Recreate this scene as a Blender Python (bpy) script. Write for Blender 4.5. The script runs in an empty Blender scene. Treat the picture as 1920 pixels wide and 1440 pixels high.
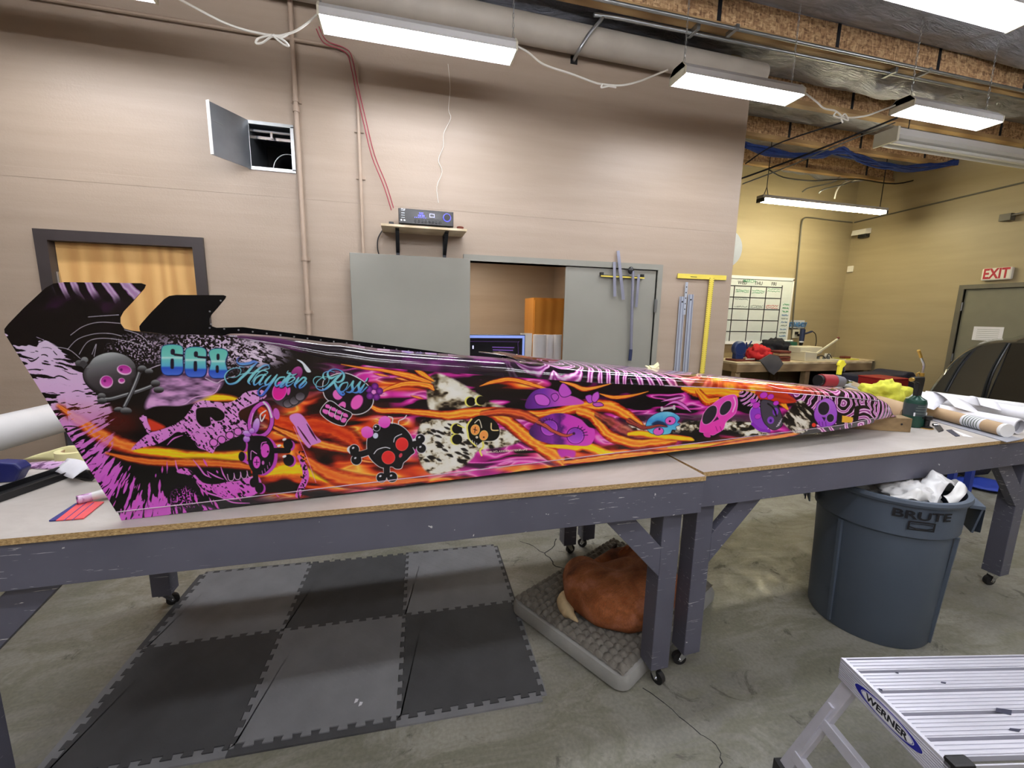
import bpy, bmesh, math, random
import numpy as np
from mathutils import Vector, Matrix, Euler
rnd = random.Random(7)
SC = bpy.context.scene
COL = SC.collection
PI = math.pi

# ------------------------------------------------------------------ camera, world, exposure
F_PX = 795.8
CAM_Z = 1.618
YAW, PITCH, ROLL = math.radians(14.596), math.radians(9.386), math.radians(1.115)
_fw = Vector((math.sin(YAW)*math.cos(PITCH), math.cos(YAW)*math.cos(PITCH), -math.sin(PITCH)))
_r0 = Vector((math.cos(YAW), -math.sin(YAW), 0))
_u0 = _r0.cross(_fw)
_r = _r0*math.cos(ROLL)+_u0*math.sin(ROLL)
_u = -_r0*math.sin(ROLL)+_u0*math.cos(ROLL)
cam_data = bpy.data.cameras.new('camera'); cam = bpy.data.objects.new('camera', cam_data); COL.objects.link(cam)
cam_data.sensor_width = 36.0; cam_data.lens = F_PX/1920*36.0; cam_data.clip_start = 0.05; cam_data.clip_end = 60
m3 = Matrix((_r, _u, -_fw)).transposed()
cam.matrix_world = Matrix.Translation((0, 0, CAM_Z)) @ m3.to_4x4()
SC.camera = cam
world = bpy.data.worlds.new('world'); SC.world = world; world.use_nodes = True
world.node_tree.nodes['Background'].inputs[0].default_value = (0.75, 0.8, 0.9, 1)
world.node_tree.nodes['Background'].inputs[1].default_value = 0.02
SC.view_settings.view_transform = 'Standard'; SC.view_settings.look = 'None'
SC.view_settings.exposure = 0.12; SC.view_settings.gamma = 1.0; SC.view_settings.use_curve_mapping = False
LAMP_POWER = 36.0      # emission strength of the shop-light diffusers
TUBE_POWER = 70.0      # emission strength of the bare tube in the far bay
SC.cycles.max_bounces = 7; SC.cycles.diffuse_bounces = 4; SC.cycles.glossy_bounces = 3
SC.cycles.sample_clamp_indirect = 6.0

def P(px, py, ax, val):
    """the place in the room seen at a pixel of the photograph, on the plane axis ax = val"""
    d = _fw*F_PX + _r*(px-960) - _u*(py-720)
    o = Vector((0, 0, CAM_Z))
    return o + d*((val-o[ax])/d[ax])

# ------------------------------------------------------------------ materials
def s2l(c):
    return tuple(((x/255)/12.92 if x/255 <= .04045 else ((x/255+.055)/1.055)**2.4) for x in c)
class NT:
    def __init__(s, name):
        s.m = bpy.data.materials.new(name); s.m.use_nodes = True
        s.t = s.m.node_tree; s.b = s.t.nodes['Principled BSDF']; s.co = s.n('ShaderNodeTexCoord')
    def n(s, k, **kw):
        x = s.t.nodes.new(k)
        for a, v in kw.items():
            if a.startswith('i_'):
                x.inputs[a[2:].replace('_', ' ')].default_value = v
            else: setattr(x, a, v)
        return x
    def l(s, a, b): s.t.links.new(a, b)
    def mapping(s, scale=(1, 1, 1), rot=(0, 0, 0), src='Object'):
        m = s.n('ShaderNodeMapping'); m.inputs['Scale'].default_value = scale; m.inputs['Rotation'].default_value = rot
        s.l(s.co.outputs[src], m.inputs['Vector']); return m.outputs[0]
    def noise(s, vec, scale, detail=3, rough=.5, dist=0):
        x = s.n('ShaderNodeTexNoise', i_Scale=scale, i_Detail=detail, i_Roughness=rough, i_Distortion=dist)
        s.l(vec, x.inputs['Vector']); return x.outputs[0]
    def ramp(s, fac, stops, interp='LINEAR'):
        x = s.n('ShaderNodeValToRGB'); x.color_ramp.interpolation = interp
        e = x.color_ramp.elements
        while len(e) < len(stops): e.new(.5)
        for k, (p, c) in enumerate(stops):
            e[k].position = p; e[k].color = (*c, 1) if len(c) == 3 else c
        s.l(fac, x.inputs[0]); return x.outputs[0]
    def mix(s, fac, a, b, mode='MIX'):
        x = s.n('ShaderNodeMix', data_type='RGBA', blend_type=mode)
        for v, k in ((fac, 0), (a, 6), (b, 7)):
            if hasattr(v, 'is_output') or isinstance(v, bpy.types.NodeSocket): s.l(v, x.inputs[k])
            else: x.inputs[k].default_value = v if k == 0 else (*v, 1) if len(v) == 3 else v
        return x.outputs[2]
    def math(s, op, a, b=0.0):
        x = s.n('ShaderNodeMath', operation=op)
        for v, k in ((a, 0), (b, 1)):
            if isinstance(v, bpy.types.NodeSocket): s.l(v, x.inputs[k])
            else: x.inputs[k].default_value = v
        return x.outputs[0]
    def bump(s, h, strength=.3, dist=.01):
        x = s.n('ShaderNodeBump', i_Strength=strength, i_Distance=dist); s.l(h, x.inputs['Height'])
        s.l(x.outputs[0], s.b.inputs['Normal'])
    def col(s, c): s.l(c, s.b.inputs['Base Color'])
    def set(s, rough=.5, metal=0., **kw):
        s.b.inputs['Roughness'].default_value = rough; s.b.inputs['Metallic'].default_value = metal
        for k, v in kw.items(): s.b.inputs[k.replace('_', ' ')].default_value = v
        return s
M = {}
def mat(name, rgb, rough=.5, metal=0., var=.10, scale=8., bump=0., bscale=60., stretch=(1, 1, 1), **kw):
    """a plain procedural paint: sRGB colour with soft noise variation and optional fine relief"""
    n = NT(name); n.set(rough, metal, **kw)
    c = s2l(rgb); v = n.mapping(stretch)
    f = n.noise(v, scale, 4)
    n.col(n.ramp(f, [(.25, tuple(x*(1-var) for x in c)), (.75, tuple(min(1, x*(1+var)) for x in c))]))
    if bump: n.bump(n.noise(v, bscale, 3), bump, .004)
    M[name] = n.m; return n.m
def glow(name, rgb, strength):
    n = NT(name); c = s2l(rgb)
    n.b.inputs['Base Color'].default_value = (*c, 1)
    n.b.inputs['Emission Color'].default_value = (*c, 1); n.b.inputs['Emission Strength'].default_value = strength
    n.set(.4); M[name] = n.m; return n.m
def wood(name, a, b, scale=3., stretch=(1, 1, .12), rough=.5, bands='Z', dist=5):
    n = NT(name); n.set(rough)
    v = n.mapping(stretch)
    w = n.n('ShaderNodeTexWave', wave_type='BANDS', bands_direction='X', i_Scale=scale, i_Distortion=dist, i_Detail=3.)
    n.l(v, w.inputs['Vector'])
    g = n.noise(v, scale*14, 4, .7)
    f = n.mix(.35, w.outputs[0], g)
    n.col(n.ramp(f, [(.2, s2l(a)), (.8, s2l(b))])); n.bump(g, .15, .002)
    M[name] = n.m; return n.m

# painted wall: tan, slightly uneven with horizontal concrete form marks
n = NT('tan_wall_paint'); n.set(.42); v = n.mapping((.5, .5, 6)); v1 = n.mapping()
a_ = n.noise(v, 1.4, 5, .6); b_ = n.noise(v1, 90, 2)
n.col(n.ramp(a_, [(.3, s2l((160, 143, 126))), (.7, s2l((170, 153, 136)))]))
n.bump(n.math('ADD', n.math('MULTIPLY', a_, .8), n.math('MULTIPLY', b_, .18)), .25, .012); M['tan_wall_paint'] = n.m
n = NT('tan_wall_yellow_lit'); n.set(.5); v = n.mapping((.5, .5, 5)); v1 = n.mapping()  # same tan paint, with the far lamp's yellow light put into the colour
a_ = n.noise(v, 1.4, 5, .6); b_ = n.noise(v1, 90, 2)
n.col(n.ramp(a_, [(.3, s2l((156, 142, 110))), (.7, s2l((166, 151, 118)))])); n.bump(b_, .2, .004); M['tan_wall_yellow_lit'] = n.m
# concrete floor
n = NT('concrete'); n.set(.38); v = n.mapping()
a_ = n.noise(v, .9, 6, .62, .4); b_ = n.noise(v, 5, 6, .7, 1.2); c_ = n.noise(v, 70, 3)
d_ = n.noise(n.mapping((1, 2.4, 1), (0, 0, .5)), 2.2, 8, .75, .9)
c1 = n.ramp(a_, [(.3, s2l((106, 105, 97))), (.52, s2l((140, 138, 128))), (.72, s2l((162, 160, 148)))])
c2 = n.mix(n.ramp(d_, [(.44, (0, 0, 0)), (.58, (.85, .85, .85))]), c1, s2l((114, 113, 97)))
c3 = n.mix(n.ramp(b_, [(.60, (0, 0, 0)), (.67, (.8, .8, .8))]), c2, s2l((80, 77, 68)))
n.col(n.mix(.18, c3, n.ramp(c_, [(.3, (.1, .1, .1)), (.7, (.8, .8, .8))]), 'OVERLAY'))
n.l(n.ramp(b_, [(.3, (.28, .28, .28)), (.7, (.6, .6, .6))]), n.b.inputs['Roughness'])
n.bump(n.math('ADD', c_, b_), .12, .004); M['concrete'] = n.m
# oriented strand board
n = NT('osb'); n.set(.7)
w1 = n.n('ShaderNodeTexVoronoi', i_Scale=60.); n.l(n.mapping((1, 1, .35), (0, .5, 0)), w1.inputs['Vector'])
w2 = n.n('ShaderNodeTexVoronoi', i_Scale=75.); n.l(n.mapping((.35, 1, 1), (0, .9, 0)), w2.inputs['Vector'])
f_ = n.mix(.5, w1.outputs['Color'], w2.outputs['Color'])
n.col(n.ramp(f_, [(.2, s2l((126, 92, 62))), (.5, s2l((188, 148, 106))), (.8, s2l((222, 190, 144)))])); M['osb'] = n.m
# particle board edge and the worn white board top
n = NT('particle_edge'); n.set(.75)
f_ = n.noise(n.mapping((.5, 1, 1)), 180, 3, .8)
n.col(n.ramp(f_, [(.3, s2l((118, 92, 56))), (.5, s2l((176, 146, 98))), (.7, s2l((214, 188, 138)))])); M['particle_edge'] = n.m
n = NT('board_top'); n.set(.45); v = n.mapping((.5, 1, 1))
a_ = n.noise(v, 3, 6, .7, 1); b_ = n.noise(n.mapping((1, 14, 1), (0, 0, .15)), 9, 4, .8)
c1 = n.ramp(a_, [(.3, s2l((164, 157, 150))), (.6, s2l((184, 178, 171))), (.75, s2l((194, 189, 184)))])
n.col(n.mix(n.ramp(b_, [(.66, (0, 0, 0)), (.72, (.22, .22, .22))]), c1, s2l((120, 108, 96)))); M['board_top'] = n.m
# grey bench paint with white scratches
n = NT('bench_paint'); n.set(.42); v = n.mapping()
a_ = n.noise(v, 3, 4); s1 = n.noise(n.mapping((4, 9, 60), (0, .06, 0)), 2.6, 3, .6, .6); s2 = n.noise(n.mapping(), 42, 2, .5); s3 = n.noise(v, 1.6, 2)
c1 = n.ramp(a_, [(.3, s2l((84, 85, 98))), (.7, s2l((96, 97, 111)))])
msk = n.math('MULTIPLY', n.ramp(s1, [(.655, (0, 0, 0)), (.67, (1, 1, 1))]), n.ramp(s3, [(.42, (0, 0, 0)), (.55, (1, 1, 1))]))
msk = n.math('MAXIMUM', msk, n.ramp(s2, [(.745, (0, 0, 0)), (.76, (1, 1, 1))]))
n.col(n.mix(msk, c1, s2l((205, 205, 205)))); n.bump(n.noise(v, 40, 3), .12, .003); M['bench_paint'] = n.m
# foil insulation
n = NT('foil'); n.set(.36, .45); v = n.mapping((.35, 1.6, 1)); a_ = n.noise(v, 7, 6, .7, 2.0); b_ = n.noise(n.mapping((.3, 1, 1)), 22, 5, .7, 2)
n.col(n.ramp(a_, [(.3, s2l((132, 135, 144))), (.7, s2l((196, 198, 208)))])); n.bump(n.math('ADD', a_, n.math('MULTIPLY', b_, .4)), .9, .05); M['foil'] = n.m
wood('honey_door', (200, 152, 92), (222, 178, 114), 2.6, (1, 1, .25), .4, dist=11)
wood('honey_panel', (176, 116, 44), (200, 140, 62), 2.0, (1, 1, .2), .4)
wood('pale_ply', (196, 178, 146), (222, 206, 176), 5, (.3, 1, 1), .55)
wood('pine_lumber', (128, 106, 78), (164, 140, 106), 6, (.12, 1, 1), .7)
wood('block_wood', (120, 98, 66), (158, 132, 92), 12, (.1, 1, 1), .7)
wood('flange_wood', (150, 118, 78), (188, 156, 108), 5, (.1, 1, 1), .7)
mat('door_frame_black', (62, 56, 56), .4); mat('steel_door', (139, 138, 129), .38, var=.05, scale=3)
mat('green_door', (118, 116, 100), .45, var=.05); mat('green_door_frame', (96, 92, 80), .5)
mat('tan_pipe', (170, 150, 132), .45, var=.05); mat('pale_duct', (168, 160, 148), .6, var=.12, scale=4)
mat('galvanised', (170, 174, 176), .3, .9, scale=14); mat('steel_sheet', (150, 156, 162), .28, .85, var=.2, scale=4)
mat('chrome', (210, 212, 216), .15, 1., var=.04); mat('dark_metal', (52, 54, 60), .4, .6)
mat('white_plastic', (232, 232, 230), .4, var=.03); mat('cream_plastic', (214, 210, 190), .45, var=.05)
mat('cord_white', (224, 222, 214), .5, var=.03); mat('black_plastic', (18, 18, 20), .35, var=.2)
mat('black_rubber', (24, 24, 25), .6, var=.2); mat('red_wire', (150, 44, 62), .45); mat('blue_cable', (44, 70, 140), .5, var=.25, scale=20)
mat('black_cable', (28, 26, 28), .5); mat('lamp_housing', (226, 226, 224), .45, var=.02)
mat('lamp_back', (196, 196, 196), .5, var=.03)
glow('diffuser_light', (246, 248, 255), LAMP_POWER); glow('fill_tube_light', (248, 249, 255), LAMP_POWER*1.15); glow('tube_light', (255, 244, 206), TUBE_POWER); glow('office_light', (255, 240, 220), 22.0)
mat('foam_light', (120, 121, 124), .75, var=.14, scale=6); mat('foam_dark', (66, 67, 69), .75, var=.2, scale=6)
for k in ('foam_light', 'foam_dark'):     # diamond-plate relief of the foam tiles
    t = M[k].node_tree; N_ = NT.__new__(NT); N_.m = M[k]; N_.t = t; N_.b = t.nodes['Principled BSDF']; N_.co = N_.n('ShaderNodeTexCoord')
    w1 = N_.n('ShaderNodeTexWave', i_Scale=9., i_Distortion=0.); N_.l(N_.mapping((1, 1, 1), (0, 0, .785)), w1.inputs['Vector'])
    w2 = N_.n('ShaderNodeTexWave', i_Scale=9., i_Distortion=0., bands_direction='Y'); N_.l(N_.mapping((1, 1, 1), (0, 0, .785)), w2.inputs['Vector'])
    h = N_.math('GREATER_THAN', N_.math('MULTIPLY', w1.outputs[0], N_.math('POWER', w2.outputs[0], 4.)), .25)
    N_.bump(h, 1., .006)
mat('bin_plastic', (78, 89, 103), .5, var=.06, scale=3, bump=.1, bscale=200); mat('bin_ink', (14, 15, 22), .5)
mat('ladder_metal', (204, 204, 214), .35, .35, var=.08, scale=18, stretch=(.15, 1, 1)); mat('ladder_groove', (130, 128, 138), .4, .7, var=.2, scale=20)
mat('decal_blue', (24, 28, 150), .35); mat('decal_white', (232, 234, 240), .35, var=.02); mat('decal_black', (14, 14, 30), .4)
mat('exit_red', (172, 30, 50), .4); mat('exit_white', (226, 222, 210), .45, var=.03)
mat('bed_top', (112, 108, 100), .95, var=.25, scale=30, bump=.6, bscale=90); mat('bed_side', (146, 146, 142), .9, var=.1, bump=.4)
mat('kraft', (178, 150, 116), .7, var=.06); mat('paper_white', (226, 226, 232), .55, var=.03); mat('vinyl_white', (214, 214, 214), .3, var=.03)
mat('paper_grey', (150, 152, 160), .5); mat('backing_white', (224, 224, 222), .25, var=.03)
mat('torch_green', (24, 66, 54), .3, .2); mat('torch_label', (52, 62, 66), .3); mat('brass', (206, 168, 84), .3, .9)
mat('impact_red', (150, 36, 48), .45); mat('impact_grey', (110, 108, 116), .5); mat('glove_yellow', (226, 214, 50), .7, var=.12, scale=14)
mat('cloth_yellow', (196, 196, 64), .9, var=.2, scale=16, bump=.4); mat('cloth_red', (196, 34, 40), .85, var=.15, scale=12, bump=.4)
mat('cloth_grey', (92, 90, 92), .9, var=.12, bump=.4); mat('cloth_black', (22, 22, 32), .9, var=.2, bump=.4)
mat('machine_blue', (30, 54, 110), .4); mat('machine_cream', (214, 208, 186), .5, var=.04); mat('dryer_navy', (36, 46, 78), .4)
mat('cardboard', (160, 120, 80), .8, var=.1); mat('brown_red', (110, 52, 42), .6)
mat('clear_plastic', (196, 200, 206), .2, var=.05); mat('tape_cream', (228, 222, 166), .5, var=.04)
mat('squeegee_red', (226, 84, 88), .45, var=.04); mat('squeegee_blue', (44, 48, 120), .5); mat('clamp_blue', (22, 30, 96), .4)
mat('car_black', (44, 46, 44), .16, .1, var=.08, Coat_Weight=.6); mat('car_glass', (8, 10, 18), .05, .0); mat('tarp_blue', (40, 64, 160), .5)
mat('navy_dull', (38, 40, 62), .6); mat('chest_red', (150, 30, 34), .4); mat('green_bin', (30, 92, 72), .5)  # even dull navy for the cover, a bundle and small parts
mat('yellow_rule', (226, 206, 84), .5, var=.05); mat('alu_rule', (196, 204, 218), .35, .5, var=.08, stretch=(1, 1, .2)); mat('rail_alu', (150, 152, 170), .35, .6)
mat('ink', (26, 26, 34), .6); mat('ink_green', (60, 160, 110), .6); mat('ink_red', (200, 60, 50), .6); mat('ink_blue', (70, 120, 170), .6); mat('ink_grey', (110, 124, 116), .6)
mat('board_white', (214, 222, 220), .3, var=.03); mat('disc_white', (150, 158, 178), .5, var=.03)
mat('shell_black', (10, 10, 12), .25, var=.3); mat('rivet', (200, 200, 205), .3, .9); mat('sticker_yellow', (214, 190, 110), .5); mat('sticker_green', (40, 110, 60), .5)
mat('masking', (226, 222, 176), .6, var=.04); mat('receiver_black', (16, 17, 21), .25, var=.2)
glow('display_blue', (90, 90, 255), 2.2); glow('display_white', (190, 190, 255), 1.6); glow('screen_bar', (120, 140, 205), .9); glow('screen_purple', (92, 60, 130), .7)
mat('screen_dark', (22, 22, 28), .2)
mat('dark_gap', (30, 28, 30), .8)

# ------------------------------------------------------------------ mesh helpers
class MB:
    def __init__(s): s.v = []; s.f = []
    def add(s, vs, fs):
        k = len(s.v); s.v += [tuple(v) for v in vs]; s.f += [tuple(i+k for i in f) for f in fs]; return s
    def box(s, a, b, mtx=None):
        vs = [Vector((x, y, z)) for z in (a[2], b[2]) for y in (a[1], b[1]) for x in (a[0], b[0])]
        if mtx is not None: vs = [mtx @ v for v in vs]
        return s.add(vs, [(0, 2, 3, 1), (4, 5, 7, 6), (0, 1, 5, 4), (2, 6, 7, 3), (0, 4, 6, 2), (1, 3, 7, 5)])
    def beam(s, p, q, w, h, up=(0, 0, 1)):
        """a bar from p to q, w wide, h high"""
        p, q = Vector(p), Vector(q); d = (q-p).normalized(); side = d.cross(Vector(up)).normalized(); u = side.cross(d)
        vs = [c + side*a*w/2 + u*b*h/2 for c in (p, q) for b in (-1, 1) for a in (-1, 1)]
        return s.add(vs, [(0, 1, 3, 2), (4, 6, 7, 5), (0, 4, 5, 1), (2, 3, 7, 6), (0, 2, 6, 4), (1, 5, 7, 3)])
    def cyl(s, p, q, r, n=16, r2=None, cap=True):
        p, q = Vector(p), Vector(q); d = (q-p).normalized(); r2 = r if r2 is None else r2
        a = d.orthogonal().normalized(); b = d.cross(a); vs = []
        for c, rr in ((p, r), (q, r2)):
            vs += [c + (a*math.cos(2*PI*k/n)+b*math.sin(2*PI*k/n))*rr for k in range(n)]
        fs = [(k, (k+1) % n, n+(k+1) % n, n+k) for k in range(n)]
        if cap: fs += [tuple(range(n))[::-1], tuple(range(n, 2*n))]
        return s.add(vs, fs)
    def tube(s, pts, r, n=6, closed=False):
        pts = [Vector(p) for p in pts]; N = len(pts); vs = []; fs = []; prev = None
        for k, p in enumerate(pts):
            d = (pts[min(k+1, N-1)]-pts[max(k-1, 0)])
            d = d.normalized() if d.length > 1e-9 else Vector((1, 0, 0))
            a = (prev - d*prev.dot(d)) if prev is not None else d.orthogonal()
            a = a.normalized() if a.length > 1e-6 else d.orthogonal().normalized()
            prev = a; b = d.cross(a)
            rr = r[k] if isinstance(r, (list, tuple)) else r
            vs += [p+(a*math.cos(2*PI*j/n)+b*math.sin(2*PI*j/n))*rr for j in range(n)]
        for k in range(N-1):
            fs += [(k*n+j, k*n+(j+1) % n, (k+1)*n+(j+1) % n, (k+1)*n+j) for j in range(n)]
        fs += [tuple(range(n))[::-1], tuple(range((N-1)*n, N*n))]
        return s.add(vs, fs)
    def lathe(s, prof, c=(0, 0, 0), n=32, axis='z', mtx=None):
        vs = []; fs = []
        for r, z in prof:
            for k in range(n):
                a = 2*PI*k/n; v = Vector((r*math.cos(a), r*math.sin(a), z))
                if mtx is not None: v = mtx @ v
                vs.append(v+Vector(c))
        for i in range(len(prof)-1):
            fs += [(i*n+k, i*n+(k+1) % n, (i+1)*n+(k+1) % n, (i+1)*n+k) for k in range(n)]
        return s.add(vs, fs)
    def prism(s, poly, vec):
        n = len(poly); vec = Vector(vec); vs = [Vector(p) for p in poly]+[Vector(p)+vec for p in poly]
        fs = [tuple(range(n)), tuple(range(2*n-1, n-1, -1))]+[(k, n+k, n+(k+1) % n, (k+1) % n) for k in range(n)]
        return s.add(vs, fs)
    def ball(s, c, r, n=12, m=8):
        if not isinstance(r, (tuple, list)): r = (r, r, r)
        vs = []; fs = []
        for i in range(m+1):
            th = PI*i/m
            for k in range(n):
                a = 2*PI*k/n; vs.append((c[0]+r[0]*math.sin(th)*math.cos(a), c[1]+r[1]*math.sin(th)*math.sin(a), c[2]+r[2]*math.cos(th)))
        for i in range(m): fs += [(i*n+k, (i+1)*n+k, (i+1)*n+(k+1) % n, i*n+(k+1) % n) for k in range(n)]
        return s.add(vs, fs)
    def build(s, name, m, parent=None, smooth=False, bevel=0, loc=None, rotz=0, label=None):
        me = bpy.data.meshes.new(name); me.from_pydata([tuple(v) for v in s.v], [], s.f)
        bm = bmesh.new(); bm.from_mesh(me); bmesh.ops.remove_doubles(bm, verts=bm.verts, dist=1e-6)
        bmesh.ops.dissolve_degenerate(bm, edges=bm.edges, dist=1e-7)
        bmesh.ops.recalc_face_normals(bm, faces=bm.faces); bm.to_mesh(me); bm.free()
        me.materials.append(M[m] if isinstance(m, str) else m)
        o = bpy.data.objects.new(name, me); COL.objects.link(o)
        if smooth:
            me.polygons.foreach_set('use_smooth', [True]*len(me.polygons))
            try: me.set_sharp_from_angle(angle=math.radians(38))
            except Exception: pass
        if bevel:
            b = o.modifiers.new('bevel', 'BEVEL'); b.width = bevel; b.segments = 2; b.limit_method = 'ANGLE'
        if parent is not None: o.parent = parent
        if loc is not None: o.location = loc
        if rotz: o.rotation_euler.z = rotz
        if label: o['label'] = label
        return o
def thing(name, label, cat, loc=(0, 0, 0), rotz=0, group=None):
    o = bpy.data.objects.new(name, None); COL.objects.link(o); o.empty_display_size = .05
    o.location = loc; o.rotation_euler = (0, 0, rotz); return tag(o, label, cat, group)
def tag(o, label, cat, group=None, kind=None):
    o['label'] = label; o['category'] = cat
    if group: o['group'] = group
    if kind: o['kind'] = kind
    return o
def struct(o, label=None, cat=None):
    o['kind'] = 'structure'
    if label: o['label'] = label
    if cat: o['category'] = cat
    return o
def dup(root, loc=None, rotz=None, label=None):
    r = root.copy(); COL.objects.link(r)
    if loc is not None: r.location = loc
    if rotz is not None: r.rotation_euler.z = rotz
    if label: r['label'] = label
    for ch in list(root.children):
        c = ch.copy(); COL.objects.link(c); c.parent = r
        for g in ch.children:
            d = g.copy(); COL.objects.link(d); d.parent = c
    return r
def text(name, body, m, size, mtx, parent=None, depth=.0008, bold=0, shear=0, sx=1., sy=1., spacing=1., align='CENTER'):
    cu = bpy.data.curves.new(name, 'FONT'); cu.body = body; cu.size = size; cu.extrude = depth; cu.offset = bold*size
    cu.align_x = align; cu.align_y = 'CENTER'; cu.shear = shear; cu.space_character = spacing
    tmp = bpy.data.objects.new(name, cu); COL.objects.link(tmp)
    me = bpy.data.meshes.new_from_object(tmp.evaluated_get(bpy.context.evaluated_depsgraph_get())) if False else bpy.data.meshes.new_from_object(tmp)
    bpy.data.objects.remove(tmp); me.name = name
    me.transform(Matrix.Diagonal((sx, sy, 1, 1))); me.transform(mtx)
    me.materials.clear(); me.materials.append(M[m])
    o = bpy.data.objects.new(name, me); COL.objects.link(o)
    if parent is not None: o.parent = parent
    return o
def frame(origin, xdir, up):
    """matrix whose X runs along xdir, Y along up, Z out of the face"""
    x = Vector(xdir).normalized(); z = x.cross(Vector(up)).normalized(); y = z.cross(x)
    m = Matrix((x, y, z)).transposed().to_4x4(); m.translation = Vector(origin); return m
def spline(pts, n=8):
    """Catmull-Rom through 3-D points"""
    pts = [Vector(p) for p in pts]; out = []
    for k in range(len(pts)-1):
        p0 = pts[max(k-1, 0)]; p1 = pts[k]; p2 = pts[k+1]; p3 = pts[min(k+2, len(pts)-1)]
        for j in range(n):
            t = j/n
            out.append(.5*((2*p1)+(-p0+p2)*t+(2*p0-5*p1+4*p2-p3)*t*t+(-p0+3*p1-3*p2+p3)*t**3))
    return out+[pts[-1]]

# ================================================================== THE ROOM
WY = 3.65                 # face of the tan back wall
XR, YF = 7.98, 6.29       # faces of the right wall and of the far bay's wall
CEIL = 4.25
floor = struct(MB().box((-4.5, -4.0, -.1), (XR+.1, YF+.1, 0)).build('floor', 'concrete'))
b = MB()
# back wall with openings: wooden door, double steel door, duct hatch
DX0, DX1, DZ = -2.30, -1.42, 2.065
CX0, CX1, CZ = .56, 2.345, 2.05
VX0, VX1, VZ0, VZ1 = -1.03, -.745, 2.625, 2.925
T = .14
b.box((-4.5, WY, 0), (DX0, WY+T, 3.9)); b.box((DX0, WY, DZ), (DX1, WY+T, 3.9)); b.box((DX1, WY, 0), (VX0, WY+T, 3.9))
b.box((VX0, WY, 0), (VX1, WY+T, VZ0)); b.box((VX0, WY, VZ1), (VX1, WY+T, 3.9)); b.box((VX1, WY, 0), (CX0, WY+T, 3.9))
b.box((CX0, WY, CZ), (CX1, WY+T, 3.9)); b.box((CX1, WY, 0), (3.18, WY+T, 3.9))
wall_back = struct(b.build('wall_back', 'tan_wall_paint'))
_a, _b = P(150, 322, 1, WY).z, P(150, 340, 1, WY).z      # shallow form-joint band along the whole wall
MB().box((-4.5, WY-.0015, _b), (3.18, WY, _a)).build('wall_band', 'tan_wall_paint', wall_back, bevel=.001)
struct(MB().box((3.06, WY+T, 0), (3.18, YF, CEIL)).build('wall_partition', 'tan_wall_yellow_lit'))
struct(MB().box((3.18, YF, 0), (XR, YF+.1, CEIL)).build('wall_far', 'tan_wall_yellow_lit'))
struct(MB().box((XR, -4.0, 0), (XR+.1, 3.50, CEIL)).box((XR, 3.50, 2.10), (XR+.1, 4.50, CEIL)).box((XR, 4.50, 0), (XR+.1, YF+.1, CEIL)).build('wall_right', 'tan_wall_yellow_lit'))
struct(MB().box((-4.6, -4.0, 0), (-4.5, WY+T, CEIL)).build('wall_left', 'tan_wall_paint'))
struct(MB().box((-4.6, -4.1, 0), (XR+.1, -4.0, CEIL)).build('wall_front', 'tan_wall_paint'))
# roof deck of wrinkled foil insulation sagging between the joists
JY = [-3.1, -2.3, -1.5, -.7, .1, .9, 1.7, 2.5, 3.32, 4.12, 4.93, 5.74]
bm = MB(); nx, ny = 150, 132; xs = np.linspace(-4.5, XR, nx); ys = np.linspace(-4.0, YF, ny)
rs = np.random.RandomState(3); ph = rs.rand(12)*6.28
vs = []
for y in ys:
    dj = min(abs(y-j) for j in JY); sag = min(dj/.4, 1)
    for x in xs:
        w = .018*math.sin(9*x+ph[0]+3*math.sin(4*y)) + .014*math.sin(17*x+7*y+ph[1]) + .02*math.sin(3.1*x+ph[2]+y*5)
        near = 1.0 if 3.36 < y < 4.1 or 2.6 < y < 3.3 else .55
        vs.append((x, y, 4.16-.20*near*math.sin(sag*PI/2)*(.8+.25*math.sin(1.3*x+ph[3]+int(y*1.25))) + w*sag))
bm.add(vs, [(j*nx+i, j*nx+i+1, (j+1)*nx+i+1, (j+1)*nx+i) for j in range(ny-1) for i in range(nx-1)])
struct(bm.build('ceiling', 'foil', smooth=True), 'wrinkled silver foil insulation sagging between the roof joists', 'insulation')
roof = MB().box((-4.6, -4.1, CEIL), (XR+.1, YF+.1, CEIL+.05)).build('roof_deck', 'osb'); struct(roof)
for k, y in enumerate(JY):
    j = thing('roof_joist', 'x', 'joist', (0, y, 0), 0, 'roof joists across the ceiling')
    x1 = XR
    MB().box((-4.5, -.006, 3.94), (x1, .006, 4.24)).build('web', 'osb', j)
    MB().box((-4.5, -.04, 3.90), (x1, .04, 3.945)).build('flange', 'flange_wood', j)
    for x in np.arange(-3.6, x1, 1.22):
        MB().box((x, -.010, 3.93), (x+.035, -.006, 4.2)).build('strap', 'dark_metal', j)
    j['label'] = ('strand-board roof joist directly above the pair of metal conduits' if k == 8 else
                  'strand-board roof joist nearest the far bay wall, above the lit tube lamp' if k == 11 else
                  'strand-board roof joist carrying the blue cable bundle' if k == 10 else
                  'strand-board roof joist behind the tan wall, beside the foil sag' if k == 9 else
                  'strand-board roof joist over the workbenches in front of the tan wall')
    struct(j)
# office behind the steel door
o = MB(); OY = 6.1
o.box((-1.2, OY, 0), (2.6, OY+.1, 2.5)); o.box((2.2, WY+T, 0), (2.3, OY, 2.5)); o.box((-1.3, WY+T, 0), (-1.2, OY, 2.5))
struct(o.build('wall_office', 'tan_wall_paint'))
struct(MB().box((-1.3, WY+T, 2.33), (2.3, OY+.1, 2.40)).build('ceiling_office', 'cream_plastic'))

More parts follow.
